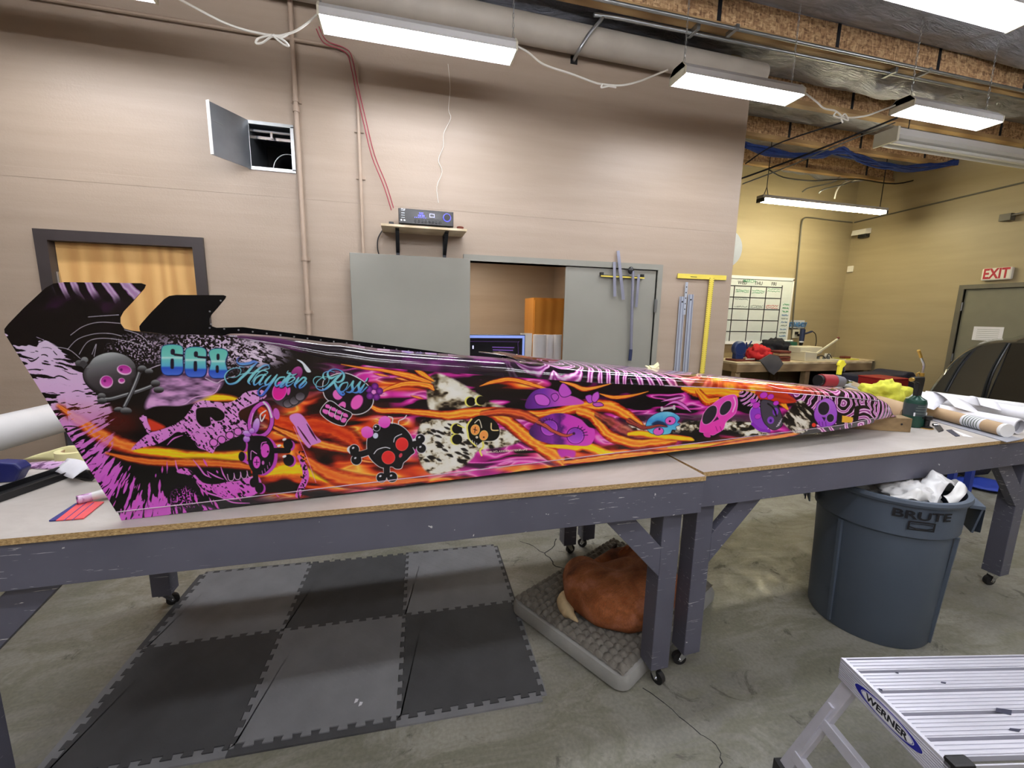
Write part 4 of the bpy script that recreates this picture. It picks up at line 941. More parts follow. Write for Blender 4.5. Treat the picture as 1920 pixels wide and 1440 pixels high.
MB().tube([(-.03, 0, H(103)), (-.035, 0, H(108)), (-.015, 0, H(110)), (-.005, 0, H(104))], .004).build('trigger_wire', 'brass', t, True)
MB().cyl((.012, 0, H(102)), (.012, 0, H(109)), .011, 12).build('brass_collar', 'brass', t, True)
MB().tube([(.014, 0, H(108)), (.016, 0, H(122)), (.008, 0, H(128)), (-.022, 0, H(140))], .0065, 10).build('torch_tube', 'chrome', t, True)
MB().tube([(-.022, 0, H(140)), (-.052, 0, H(154))], .0085, 10).build('torch_tip', 'brass', t, True)
# little clamps and tools in front of the torch
for k, (px, lab) in enumerate((((1722, 797), 'left one of two small black clamps in front of the torch'), ((1736, 803), 'right one of two small black clamps in front of the torch'))):
    c = P(*px, 2, TZ); t = thing('small_clamp', lab, 'clamp', (c.x, c.y, TZ))
    MB().lathe([(0, 0), (.034, 0), (.034, .005), (0, .005)], (0, 0, 0), 20).build('pad', 'brass', t, True)
    MB().lathe([(0, .005), (.03, .005), (.03, .010), (.014, .016), (.014, .05), (.022, .055), (.022, .075), (.0, .08)], (0, 0, 0), 16).build('clamp_body', 'black_plastic', t, True)
    MB().cyl((-.04, 0, .065), (.04, .01, .065), .006, 8).build('clamp_lever', 'black_plastic', t, True)
    MB().cyl((.02, -.02, .025), (.04, -.03, .028), .009, 10).build('clamp_screw', 'chrome', t, True)
flat([(1752, 801), (1762, 799), (1769, 808), (1760, 811)], 'dark_metal', 'blade_holder', 'small dark blade holder beside the small clamps', 'blade holder', TZ, .008)
flat([(1774, 807), (1784, 806), (1800, 818), (1792, 819)], 'navy_dull', 'snap_blade', 'dark slanted strip with a white sliver near the table edge', 'blade', TZ, .003)
flat([(1786, 806), (1795, 809), (1825, 820), (1806, 818)], 'paper_white', 'paper_sliver', 'white paper sliver next to the dark strip near the table edge', 'paper', TZ, .001)
# flat black sheet edge under the tubes
flat([(1734, 785), (1752, 783), (1918, 824), (1888, 830)], 'paper_grey', 'grey_board', 'thin grey board edge under the kraft tube', 'board', TZ, .004)
def roll(px0, px1, r, zc, m, name, label, cat='roll', hollow=None, ext=0):
    p, q = P(*px0, 2, zc), P(*px1, 2, zc); d = (q-p).normalized(); p = p-d*ext
    t = thing(name, label, cat, (0, 0, 0)); MB().cyl(p, q, r, 28, cap=hollow is None).build('tube', m, t, True)
    if hollow:
        s = d.orthogonal().normalized(); u = d.cross(s); m2 = MB(); n = 28
        vs = [q+(s*math.cos(2*PI*k/n)+u*math.sin(2*PI*k/n))*rr for rr in (r, r*.82) for k in range(n)]
        m2.add(vs, [(k, (k+1) % n, n+(k+1) % n, n+k) for k in range(n)]); m2.build('rim', m, t)
        MB().cyl(p, q-d*.02, r*.82, 28).build('inner_wall', hollow, t, True)
    return t, p, q, d
t, p, q, d = roll((1725, 766), (1882, 806), .036, TZ+.040, 'kraft', 'kraft_tube', 'brown kraft tube with white label and white end cap')
MB().cyl(q, q+d*.02, .0375, 28).build('end_cap', 'white_plastic', t, True)
L_ = (q-p).length
MB().cyl(q-d*L_*.40, q-d*L_*.18, .0368, 28, cap=False).build('tube_label', 'paper_white', t, True)
for k in range(6):
    f = .37-.03*k; MB().cyl(q-d*L_*f, q-d*L_*(f-.012), .0373, 28, cap=False).build('label_line', 'ink_grey', t, True)
roll((1690, 757), (1912, 800), .045, TZ+.047, 'paper_white', 'paper_roll', 'white paper roll directly behind the kraft tube', hollow='paper_grey', ext=.2)
roll((1700, 742), (1965, 786), .05, TZ+.052, 'paper_white', 'paper_roll', 'farther white paper roll along the back of the right table', ext=.2)
roll((1735, 742), (1960, 772), .04, TZ+.045, 'vinyl_white', 'paper_roll', 'white roll end nearest the car at the right edge', ext=.0)
curl('paper_curl', [P(1728, 762, 2, TZ+.09), P(1765, 740, 2, TZ+.12), P(1790, 748, 2, TZ+.13), P(1815, 770, 2, TZ+.09)], .12, (-.3, 1, .2), 'paper_white', 'white paper sheet curling up in a peak behind the kraft tube', 'paper')
curl('paper_curl', [P(1822, 758, 2, TZ+.08), P(1835, 748, 2, TZ+.12), P(1850, 750, 2, TZ+.12), P(1858, 765, 2, TZ+.08)], .10, (-.3, 1, .2), 'paper_white', 'smaller white paper curl near the black car', 'paper')
tt, p, q, d = roll((1590, 742), (1708, 778), .062, TZ+.065, 'kraft', 'kraft_roll', 'fat tan kraft roll right behind the nose tip')
# yellow cloth, printed packs, jug, tray, impact driver, glove
c = P(1657, 737, 2, TZ+.13); o = crumple('yellow_cloth', (c.x, c.y, TZ+.13), (.15, .11, .085), 'crumpled yellow microfibre cloth behind the nose', 11, 'cloth_yellow', cat='cloth', amp=.34, sharp=False)
t = thing('tool_pack', 'blue-white and tan printed plastic pack behind the nose', 'pack', (0, 0, 0))
c = P(1612, 733, 2, TZ+.08); fm = Matrix.Translation((c.x, c.y, TZ+.07)) @ Matrix.Rotation(-.35, 4, 'Z') @ Matrix.Rotation(.35, 4, 'Y')
MB().box((-.17, -.08, 0), (.17, .10, .05), fm).build('pack_body', 'clear_plastic', t, bevel=.01)
MB().box((-.14, -.082, .02), (-.02, .09, .052), fm).build('tan_card', 'pale_ply', t); MB().box((-.03, -.083, .015), (.05, .09, .053), fm).build('grey_card', 'paper_grey', t)
MB().box((.07, -.083, .015), (.12, .09, .053), fm).build('tan_card', 'kraft', t)
c0, c1 = P(1500, 722, 1, 2.42), P(1545, 727, 1, 2.42); c0.z = c1.z = TZ+.073
t = thing('white_jug', 'white plastic jug lying on its side behind the body', 'jug', (0, 0, 0)); d_ = (c1-c0).normalized()
MB().tube([c0-d_*.05, c0-d_*.035, c0, c1, c1+d_*.03, c1+d_*.06], [.02, .06, .072, .072, .066, .045], 20).build('jug_body', 'white_plastic', t, True)
MB().cyl(c1+d_*.06, c1+d_*.085, .04, 16).build('jug_cap', 'clear_plastic', t, True)
t = thing('plastic_tray', 'clump of clear moulded plastic trays behind the body', 'tray', (0, 0, 0)); c = P(1440, 712, 1, 2.5)
for k, (dx, dy, rz_, w, h) in enumerate(((-.07, 0, .3, .13, .12), (.05, .02, -.4, .10, .09), (.12, -.02, -.7, .12, .075))):
    fm = Matrix.Translation((c.x+dx, 2.5+dy, TZ)) @ Matrix.Rotation(rz_, 4, 'Z') @ Matrix.Rotation(rz_*.5, 4, 'Y')
    MB().prism([fm @ Vector(v) for v in [(-w/2, -.04, .0), (w/2, -.04, 0), (w*.45, -.04, h*.8), (w*.1, -.04, h), (-w*.3, -.04, h*.95)]], fm.to_3x3() @ Vector((0, .08, 0))).build('tray_shell', 'clear_plastic', t, bevel=.012)
# impact driver, lying with its nose to the right
c = P(1552, 722, 2, TZ+.1); IY = 2.22; k_ = 1
p0 = P(1552, 713, 1, IY); t = thing('impact_driver', 'red and black cordless impact driver standing on the right table', 'drill', (p0.x, IY, TZ))
zc = (p0.z-TZ)/1.45; sc = (Vector((p0.x, IY, p0.z))-Vector((0, 0, CAM_Z))).length/F_PX
MB().cyl((-.045, 0, zc), (.03, 0, zc-.004), .030, 18).build('motor_housing', 'impact_red', t, True)
MB().cyl((-.06, 0, zc+.001), (-.045, 0, zc), .026, 18).build('rear_cap', 'black_plastic', t, True)
MB().cyl((.03, 0, zc-.004), (.085, 0, zc-.008), .031, 18, .024).build('gear_case', 'impact_grey', t, True)
MB().cyl((.085, 0, zc-.008), (.12, 0, zc-.010), .018, 18, .010).build('chuck', 'black_plastic', t, True)
MB().cyl((.12, 0, zc-.010), (.15, 0, zc-.012), .004, 8).build('bit', 'chrome', t, True)
MB().prism([(-.03, -.018, zc-.02), (.02, -.018, zc-.02), (.03, -.018, .05), (-.01, -.018, .05)], (0, .036, 0)).build('grip', 'black_plastic', t, bevel=.006)
MB().box((-.035, -.035, 0), (.07, .035, .05)).build('battery', 'impact_red', t, bevel=.006); t.scale = (1.45, 1.45, 1.45)
# yellow spray nozzle bottle behind it
p0 = P(1572, 706, 1, 2.62); t = thing('spray_bottle', 'bottle with yellow trigger head behind the impact driver', 'spray bottle', (p0.x, 2.62, TZ)); zb = p0.z-TZ
MB().lathe([(0, 0), (.038, 0), (.04, .01), (.04, zb*.5), (.018, zb*.85), (.016, zb), (0, zb)], (0, 0, 0), 20).build('bottle', 'white_plastic', t, True)
MB().cyl((0, 0, zb-.005), (0, 0, zb+.015), .019, 14).build('collar', 'dark_metal', t, True)
MB().prism([(-.016, -.012, zb+.015), (.016, -.012, zb+.015), (.020, -.012, zb+.07), (.052, -.012, zb+.10), (.046, -.012, zb+.108), (.034, -.012, zb+.115), (.03, -.012, zb+.13), (-.0, -.012, zb+.135), (-.022, -.012, zb+.112), (-.026, -.012, zb+.092), (-.014, -.012, zb+.085)], (0, .024, 0)).build('trigger_head', 'glove_yellow', t, bevel=.004)
MB().beam((.03, 0, zb+.09), (.05, 0, zb+.04), .008, .012, (0, 1, 0)).build('trigger', 'navy_dull', t)
# masking tape tabs are with the body

# ================================================================== FAR BAY: BENCH, WHITEBOARD, CLUTTER
BZ = .93; by0, by1 = 5.50, 6.27; bx0, bx1 = 5.06, 7.84
t = thing('pine_workbench', 'rough pine workbench below the whiteboard in the far bay', 'workbench', (0, 0, 0))
MB().box((bx0, by0, BZ-.03), (bx1, by1, BZ)).build('bench_top', 'pale_ply', t)
MB().box((bx0, by0, BZ-.15), (bx1, by0+.04, BZ-.03)).build('front_rail', 'pine_lumber', t); MB().box((bx0, by0+.04, BZ-.15), (bx0+.04, by1, BZ-.03)).build('side_rail', 'pine_lumber', t); MB().box((bx1-.04, by0+.04, BZ-.15), (bx1, by1, BZ-.03)).build('side_rail', 'pine_lumber', t)
for x in (bx0+.02, (bx0+bx1)/2+.02, bx1-.11):
    for y in (by0+.04, by1-.12): MB().box((x, y, 0), (x+.09, y+.09, BZ-.03)).build('leg', 'pine_lumber', t)
MB().box((bx0+.05, by0+.08, .28), (bx1-.05, by1-.05, .30)).build('lower_shelf', 'pine_lumber', t)
def fb(px, y=5.85): return P(*px, 1, y)
# whiteboard
w0, w1 = P(1365, 519, 1, YF-.02), P(1489, 523, 1, YF-.02); wz1 = 2.32; wz0 = 1.20; wx1 = w1.x; wx0 = 4.6
t = thing('whiteboard', 'whiteboard with black taped calendar grid on the far bay wall', 'whiteboard', (0, YF-.02, 0))
MB().box((wx0, 0, wz0), (wx1, .018, wz1)).build('board', 'board_white', t)
MB().box((wx0, -.012, wz1-.03), (wx1, 0, wz1+.02)).box((wx1-.03, -.012, wz0), (wx1, 0, wz1)).box((wx0, -.014, wz0-.02), (wx1, 0, wz0+.02)).build('frame', 'white_plastic', t)
MB().box((wx0, -.05, wz0-.03), (wx1-.05, 0, wz0-.015)).build('pen_tray', 'white_plastic', t)
gx = [P(x, 560, 1, YF-.02).x for x in (1316, 1345, 1375, 1406, 1435, 1464)]
gz = [P(1420, y, 1, YF-.02).z for y in (537.5, 558.5, 580, 601, 622, 643)]
m = MB()
for x in gx: m.box((x-.009, -.002, gz[-1]), (x+.009, 0, gz[0]+(.04 if x == gx[-1] else 0)))
for z in gz: m.box((wx0, -.0021, z-.008), (gx[-1]+.009, 0, z+.008))
m.build('grid_tape', 'ink', t)
for k, (s_, x) in enumerate((('WED', (gx[2]+gx[3])/2), ('THU', (gx[3]+gx[4])/2), ('FRI', (gx[4]+gx[5])/2))):
    text('day_lettering', s_, 'ink', .085, frame((x-.02, -.003, gz[0]+.055), (1, 0, 0), (0, 0, 1)), t, .0005, .005)
text('month_lettering', 'MARCH', 'ink_green', .075, frame(((gx[2]+gx[3])/2+.12, -.003, gz[0]+.085), (1, 0, 0), (0, 0, 1)), t, .0005, .003)
def scribble(x0, x1, z, m, amp=.012, name='handwriting'):
    pts = [(x0+(x1-x0)*k/26, -.003, z+rnd.uniform(-amp, amp)) for k in range(27)]; MB().tube(pts, .0032, 4).build(name, m, t)
for (i, j, c, rows) in ((2, 0, 'ink_green', (.35, .5)), (3, 0, 'ink_green', (.35, .55)), (4, 0, 'ink_green', (.15, .35)), (2, 1, 'ink_grey', (.15, .8)), (3, 1, 'ink_grey', (.7, .85)), (4, 1, 'ink_red', (.65, .85))):
    for r_ in rows: scribble(gx[i]+.03, gx[i+1]-.04, gz[j]+(gz[j+1]-gz[j])*r_, c)
for k, z in enumerate(np.linspace(gz[1]-.1, gz[5]-.0, 12)): scribble(gx[5]+.06, gx[5]+.20, z, 'ink_green' if k < 3 else 'ink_blue' if k % 2 else 'ink_grey', .016)
# small sign, switch box, charger
t = thing('wall_plaque', 'small blue lettered plaque right of the whiteboard', 'sign', (0, 0, 0))
text('plaque_lettering', 'STHG427', 'ink_blue', .105, frame(P(1496, 609, 1, YF-.02), (1, 0, 0), (0, 0, 1)), t, .006, .02, 0, .95, 1.1)
p = P(1496, 616, 1, YF-.02); MB().box((p.x-.17, YF-.012, p.z-.012), (p.x+.17, YF, p.z+.005)).build('plaque_base', 'ink', t); MB().box((p.x-.15, YF-.008, p.z), (p.x+.15, YF, p.z+.15)).build('plaque_back', 'clear_plastic', t)
p = P(1490, 625, 1, YF-.02); t = thing('outlet_box', 'pale wall outlet box with plugs under the blue plaque', 'outlet', (p.x, YF, p.z))
MB().box((-.06, -.04, -.09), (.09, 0, .07)).build('box', 'cream_plastic', t, bevel=.008); MB().box((-.02, -.07, -.02), (.03, -.04, .03)).box((.04, -.08, -.05), (.075, -.04, -.01)).build('plug', 'black_plastic', t)
# blue hair-dryer-like heat gun hanging
p = fb((1504, 630), 6.12); t = thing('heat_gun', 'navy heat gun hanging nose-down above the bench', 'heat gun', (p.x, 6.12, p.z))
MB().cyl((0, 0, .12), (0, 0, -.09), .042, 18, .040).build('barrel', 'dryer_navy', t, True); MB().cyl((0, 0, -.09), (0, 0, -.115), .036, 18).build('ring', 'white_plastic', t, True)
MB().cyl((0, 0, -.115), (-.005, 0, -.2), .034, 18, .022).build('nozzle', 'black_plastic', t, True); MB().tube([(.03, 0, .04), (.1, 0, .05), (.19, 0, .08), (.22, 0, .085)], [.02, .016, .018, .012], 12).build('handle', 'dryer_navy', t, True)
MB().cyl((0, 0, .10), (-.03, .15, .16), .006, 8).build('hook', 'galvanised', t, True)
pts = [(.22, 0, .085), (.30, .0, .03), (.34, 0, -.12), (.30, 0, -.28), (.24, -.02, -.36), (.30, -.04, -.40)]
MB().tube(spline(pts, 5), .008).build('cord', 'black_cable', t, True)
# items on the bench
p = fb((1387, 655), 5.8); t = thing('blue_machine', 'dark blue bench grinder-like tool at the left end of the bench', 'power tool', (p.x, 5.8, BZ))
MB().box((-.16, -.12, 0), (.22, .12, .03)).build('base', 'brown_red', t, bevel=.006)
MB().lathe([(0, -.05), (.10, -.05), (.12, -.03), (.12, .03), (.10, .05), (0, .05)], (-.02, 0, .20), 24, mtx=Matrix.Rotation(PI/2, 4, 'X')).build('guard', 'machine_blue', t, True)
MB().box((-.10, -.045, .03), (.05, .045, .20)).build('column', 'machine_blue', t, bevel=.01)
MB().tube([(.10, 0, .05), (.12, 0, .30), (.14, 0, .20), (.22, 0, .32)], .012).build('arm', 'machine_blue', t, True); MB().box((.02, -.125, .03), (.2, -.12, .045)).build('scale_plate', 'white_plastic', t)
p = fb((1425, 662), 5.62); crumple('red_cloth', (p.x+.12, 5.76, BZ+.105), (.20, .16, .125), 'heap of red cloth on the pine bench', 21, 'cloth_red', cat='cloth', amp=.4, sharp=False)
g0 = fb((1448, 665), 5.6); t_ = MB(); vs = []; N1 = 9
outl = [(1425, 676), (1445, 664), (1460, 668), (1469, 682), (1462, 692), (1451, 703), (1441, 696), (1434, 686)]
gp = [P(a, b_, 1, by0-.03) for a, b_ in outl]
mm = MB(); cen = sum(gp, Vector())/len(gp); mm.add([cen-Vector((0, .035, 0))]+gp+[p+Vector((0, .022, 0)) for p in gp], [(0, 1+k, 1+(k+1) % 8) for k in range(8)]+[(1+k, 9+k, 9+(k+1) % 8, 1+(k+1) % 8) for k in range(8)])
mm.box((gp[1].x-.05, by0-.02, BZ), (gp[2].x+.06, by0+.18, BZ+.02))
tag(mm.build('grey_cloth', 'cloth_grey', None, True), 'dark grey cloth draped over the front edge of the pine bench', 'cloth')
p = fb((1463, 655), 5.95); crumple('black_cloth', (p.x-.06, 6.02, BZ+.165), (.30, .16, .16), 'black cloth bundle behind the red cloth on the bench', 25, 'cloth_black', cat='cloth', amp=.45, sharp=False)
p = fb((1468, 668), 5.66); t = thing('tray_stack', 'stack of brown-red trays beside the red cloth', 'tray', (p.x, 5.72, BZ))
for k, z in enumerate((0, .045, .09, .135)): MB().box((-.11+.01*(k % 2), -.1, z), (.12, .1, z+.036)).build('tray', 'brown_red' if k != 2 else 'kraft', t, bevel=.006)
p = fb((1478, 640), 6.12); t = thing('green_box', 'small green box of white items on the black cloth', 'box', (p.x, 6.14, 1.16)); MB().box((-.12, -.09, -.04), (.13, .09, .06)).build('box', 'green_bin', t, bevel=.006)
for k in range(4): MB().ball((-.06+.05*k, 0, .075), (.03, .03, .02), 8, 6).build('white_item', 'white_plastic', t, True)
p = fb((1515, 670), 5.75); t = thing('cream_cutter', 'cream coloured tabletop machine with a raised lever arm', 'machine', (p.x, 5.75, BZ))
MB().prism([(-.26, -.18, 0), (-.02, -.18, 0), (-.02, -.18, .15), (-.28, -.18, .17)], (0, .3, 0)).build('housing', 'machine_cream', t, bevel=.012)
MB().box((-.28, -.10, .12), (.18, .16, .24)).build('upper_body', 'machine_cream', t, bevel=.02); MB().box((-.02, -.18, 0), (.62, .14, .03)).build('bed_plate', 'machine_cream', t, bevel=.006)
MB().beam((.02, -.12, .12), (.44, -.12, .37), .03, .03, (0, 1, 0)).build('lever_arm', 'machine_cream', t, bevel=.006); MB().ball((.45, -.12, .39), .022, 10, 8).build('lever_knob', 'brown_red', t, True)
MB().tube(spline([(.0, -.15, .06), (.1, -.16, .1), (.2, -.15, .05), (.28, -.13, .12), (.34, -.15, .05)], 5), .007).build('cable', 'black_cable', t, True)
for x in (.08, .2, .3): MB().cyl((x, -.12, .03), (x, -.12, .08), .02, 12).build('fitting', 'galvanised', t, True)
MB().box((.30, -.10, .03), (.36, -.04, .12)).build('block', 'white_plastic', t, bevel=.004)
p = fb((1578, 668), 5.75); t = thing('yellow_pouch', 'yellow and brown pouch lying flat on the bench', 'pouch', (p.x, 5.72, BZ)); MB().prism([(-.25, -.1, 0), (.22, -.12, 0), (.15, .1, 0), (-.1, .14, 0)], (0, 0, .03)).build('pouch', 'cloth_yellow', t, bevel=.008); MB().box((-.04, -.06, .03), (.10, .04, .07)).build('flap', 'brown_red', t, bevel=.01)
flat([(1570, 678), (1640, 677), (1636, 673), (1588, 671)], 'pale_ply', 'thin_board', 'thin pale board on the right end of the pine bench', 'board', BZ, .015)
# under the bench
for (px, y, sz_, m, lab) in (((1368, 720), 5.8, (.08, .08, .10), 'black_plastic', 'black canister at the left leg of the pine bench'),
                         ((1395, 716), 5.9, (.14, .12, .14), 'navy_dull', 'dark round bundle under the left of the pine bench'),
                         ((1470, 720), 5.8, (.22, .14, .10), 'green_bin', 'dark green bundle under the middle of the pine bench')):
    p = P(*px, 1, y); tag(MB().lathe([(0, 0), (sz_[0], 0), (sz_[0]*1.1, sz_[2]), (sz_[0], sz_[2]*2), (0, sz_[2]*2.1)], (0, 0, 0), 20).build('floor_canister', m, None, True, loc=(p.x, y, .302)), lab, 'container')
p = P(1595, 705, 1, 5.75); t = thing('black_crate', 'black drawer unit under the right of the pine bench', 'drawer unit', (7.36, 5.85, .302))
MB().box((-.38, -.24, 0), (.32, .24, .42)).build('case', 'black_plastic', t, bevel=.006)
for z in (.10, .24, .36): MB().box((-.34, -.248, z), (.28, -.24, z+.012)).build('drawer_edge', 'galvanised', t)
# right wall fittings
def rwf(px): return P(*px, 0, XR)
t = thing('exit_sign', 'white EXIT sign with red letters above the exit door', 'sign', (0, 0, 0))
a, b_, c = rwf((1847, 504)), rwf((1905, 500)), rwf((1904, 524))
y0, y1, z0, z1 = min(a.y, b_.y), max(a.y, b_.y), c.z+.0, a.z
o = MB().box((XR-.06, y0, z0), (XR, y1, z1)).build('sign_box', 'exit_white', t, bevel=.02)
text('lettering', 'EXIT', 'exit_red', .19, frame((XR-.0612, (y0+y1)/2, (z0+z1)/2), (0, -1, 0), (0, 0, 1)), t, .001, .03, 0, .70, 1.0)
t = thing('wall_speaker', 'small white wall unit near the corner below the conduit', 'wall unit', (0, 0, 0))
a = rwf((1620, 437)); MB().prism([(XR, a.y-.12, a.z+.07), (XR-.12, a.y-.12, a.z+.05), (XR-.14, a.y-.12, a.z-.04), (XR, a.y-.12, a.z-.02)], (0, .24, 0)).build('cover', 'exit_white', t, bevel=.004)
MB().box((XR-.1, a.y-.11, a.z-.09), (XR, a.y+.03, a.z-.03)).build('lower_lens', 'black_plastic', t, bevel=.01)
a = P(1589, 505, 0, XR-.02); tag(MB().box((-.03, -.05, -.055), (0, .05, .055)).build('motion_sensor', 'exit_white', None, bevel=.008, loc=(XR, YF-.08, a.z)), 'small white motion sensor in the corner of the far bay', 'sensor')
a = rwf((1893, 409)); t = thing('wall_bracket', 'olive metal bracket with a rod high on the right wall', 'bracket', (XR, a.y, a.z)); MB().box((-.10, -.06, -.04), (0, .06, .05)).build('bracket', 'green_door_frame', t, bevel=.004); MB().cyl((-.08, -.05, .02), (-.10, -.6, .06), .012, 8).build('rod', 'galvanised', t, True)
a, b_ = rwf((1825, 612)), rwf((1876, 640)); t = thing('door_notice', 'white printed notice taped to the exit door', 'notice', (0, 0, 0))
MB().box((XR+.016, min(a.y, b_.y), b_.z), (XR+.019, max(a.y, b_.y), a.z)).build('sheet', 'paper_white', t)
for k in range(6):
    z = a.z-.04-.028*k; MB().box((XR+.0152, b_.y+.04, z), (XR+.016, a.y-.04, z+.004)).build('text_line', 'ink_grey', t)
# round white disc just behind the wall end
c = P(1391, 468, 1, YF-.03); t = thing('round_sign', 'white round disc on the far bay wall, mostly hidden behind the tan wall end', 'disc', (c.x-.30, YF-.035, c.z))
MB().cyl((0, 0, 0), (0, .02, 0), .30, 48).build('disc', 'disc_white', t, True); MB().cyl((0, .02, 0), (0, .04, 0), .08, 16).build('mount', 'dark_metal', t)
# red chest, navy shape
p = P(1655, 722, 1, 4.6); t = thing('red_toolbox', 'dark red steel toolbox behind the paper rolls', 'toolbox', (p.x, 4.6, 0))
MB().box((-.22, -.2, 0), (.20, .2, p.z+.10)).build('body', 'chest_red', t, bevel=.01); MB().box((-.225, -.205, p.z+.10), (.205, .205, p.z+.125)).build('lid', 'chest_red', t, bevel=.006)
p = P(1690, 715, 1, 4.85); t = thing('navy_cover', 'navy covered low object between toolbox and black car', 'cover', (p.x, 5.15, 0))
MB().prism([(-.65, -.3, 0), (.35, -.3, 0), (.33, -.3, p.z+.06), (.26, -.3, p.z+.14), (.12, -.3, p.z+.14), (.06, -.3, p.z+.10), (-.6, -.3, p.z+.08)], (0, .5, 0)).build('cover', 'navy_dull', t, bevel=.03)
a, b_ = P(1680, 738, 2, .97), P(1850, 765, 2, .97)
t = thing('blue_cart', 'blue topped cart behind the right table', 'cart', (0, 0, 0)); d_ = Vector((b_.x-a.x, b_.y-a.y, 0)).normalized(); s_ = Vector((-d_.y, d_.x, 0)); s_ = s_ if s_.y > 0 else -s_
A_ = Vector((a.x, a.y, .93)); W_ = (b_-a).length
m = MB(); m.prism([A_-s_*.25, A_+d_*W_-s_*.25, A_+d_*W_+s_*.03, A_+s_*.03], (0, 0, .04)); m.build('top', 'tarp_blue', t)
for f in (.03, .97):
    for g_ in (-.22, 0): q = A_+d_*W_*f+s_*g_; MB().beam(Vector((q.x, q.y, 0)), Vector((q.x, q.y, .93)), .04, .04, (1, 0, 0)).build('leg', 'tarp_blue', t)
# black car: rear quarter seen from behind the table
t = thing('black_car', 'shiny black car body with dark side glass at the right edge', 'car', (0, 0, 0))
cy = 3.15
prof = [(4.95, .35), (4.93, .62), (5.08, .93), (5.27, 1.165), (5.44, 1.30), (5.63, 1.38), (5.85, 1.43), (6.2, 1.45), (6.45, 1.45), (6.5, .9), (6.5, .3)]
rows = []
for k, (dy, inz, f) in enumerate([(0, 0, 1), (.04, .02, 1), (.45, .03, 1), (.9, .0, 1)]):
    pass
m = MB(); ys = [0, .02, .06, .2, .45, .6, .68]; sh = [(.03, .02), (.01, .005), (.0, .0), (0, 0), (0, 0), (.04, .02), (.10, .08)]
pp = spline([Vector((x, 0, z)) for x, z in prof], 4); N = len(pp); vs = []
for y_, (ix, iz) in zip(ys, sh):
    for q in pp:
        vs.append((q.x+ix*(1 if q.x < 6.2 else -1)+y_*1.95, 3.0+y_, max(.3, q.z-iz*(1 if q.z > .7 else 0))))
K = len(ys); m.add(vs, [(j*N+i, j*N+i+1, (j+1)*N+i+1, (j+1)*N+i) for j in range(K-1) for i in range(N-1)]+[tuple(range(N)), tuple(range((K-1)*N, K*N))])
m.build('body', 'car_black', t, True)
yy = 3.0-.004
g_ = [P(a, b_, 1, yy) for a, b_ in [(1897, 644), (1922, 643), (1924, 700), (1924, 762), (1852, 752)]]
MB().prism([q for q in g_], (0, .012, 0)).build('side_window', 'car_glass', t)
for pl in ([(1893, 644), (1862, 700), (1846, 752)], [(1828, 655), (1800, 690), (1775, 735)]):
    MB().tube(spline([P(a, b_, 1, yy-.004) for a, b_ in pl], 5), .010, 6).build('seam_trim', 'black_plastic', t, True)
for x in (5.5,):
    w = MB().cyl((x, 2.98, .33), (x, 3.2, .33), .33, 28).build('tyre', 'black_rubber', t, True); MB().cyl((x, 2.97, .33), (x, 2.98, .33), .20, 20).build('rim', 'galvanised', w, True)
tag(MB().tube(spline([P(*q, 1, 2.4) for q in [(1735, 759), (1740, 748), (1755, 744), (1753, 750)]], 5), .005).build('wire_hook', 'black_cable', None, True), 'thin black bent wire above the paper curl', 'wire')
# blue thing on the floor under the far right
p = P(1865, 922, 2, .0); t = thing('blue_bag', 'blue flat cushion on the floor beyond the right table leg', 'cushion', (p.x, p.y, 0)); MB().ball((.05, .1, .035), (.22, .2, .035), 20, 8).build('cushion', 'tarp_blue', t, True)
MB().box((-.05, .18, .07), (.3, .34, .26)).build('dark_bag', 'cloth_black', t, bevel=.05)

# ================================================================== OFFICE BEHIND THE STEEL DOOR
MB_ = MB().box((.2, 4.9, 2.318), (1.4, 5.2, 2.33)); oo = MB_.build('office_ceiling_light', 'office_light'); tag(oo, 'flush office ceiling light behind the tan wall', 'lamp')
OYd = 4.25
a, b_ = P(878, 627, 1, OYd), P(989, 628, 1, OYd); dz = P(900, 700, 1, OYd).z
t = thing('computer_monitor', 'computer monitor with a dark drawing program in the office', 'monitor', (0, 0, 0)); mx0, mx1, mz1 = a.x-.05, P(985, 629, 1, OYd).x, a.z
mz0 = mz1-.40
MB().box((mx0, OYd, mz0), (mx1, OYd+.03, mz1)).build('bezel', 'black_plastic', t, bevel=.003)
MB().box((mx0+.006, OYd-.001, mz0+.01), (mx1-.006, OYd, mz1-.006)).build('screen', 'screen_dark', t)
MB().box((mx0+.006, OYd-.003, mz1-.035), (mx1-.008, OYd-.001, mz1-.008)).box((mx1-.03, OYd-.003, mz0+.02), (mx1-.008, OYd-.001, mz1-.035)).build('screen_bar', 'screen_bar', t)
q = [P(a, b_, 1, OYd-.004) for a, b_ in ((923, 650), (965, 651), (963, 653), (923, 652))]; MB().prism(q, (0, .002, 0)).build('drawing', 'screen_purple', t)
q = [P(a, b_, 1, OYd-.004) for a, b_ in ((924, 655), (962, 656), (962, 658), (924, 657))]; MB().prism(q, (0, .002, 0)).build('drawing', 'screen_purple', t)
q = [P(a, b_, 1, OYd-.004) for a, b_ in ((886, 648), (888, 648), (888, 654), (886, 654))]; MB().prism(q, (0, .002, 0)).build('drawing', 'display_white', t)
MB().tube(spline([P(a, b_, 1, OYd-.003) for a, b_ in ((880, 640), (966, 641), (971, 645), (972, 690))], 6), .0015, 4).build('screen_outline', 'screen_purple', t)
MB().cyl(((mx0+mx1)/2, OYd+.04, .80), ((mx0+mx1)/2, OYd+.04, mz0+.05), .03, 12).box(((mx0+mx1)/2-.12, OYd-.05, .77), ((mx0+mx1)/2+.12, OYd+.13, .785)).build('stand', 'black_plastic', t)
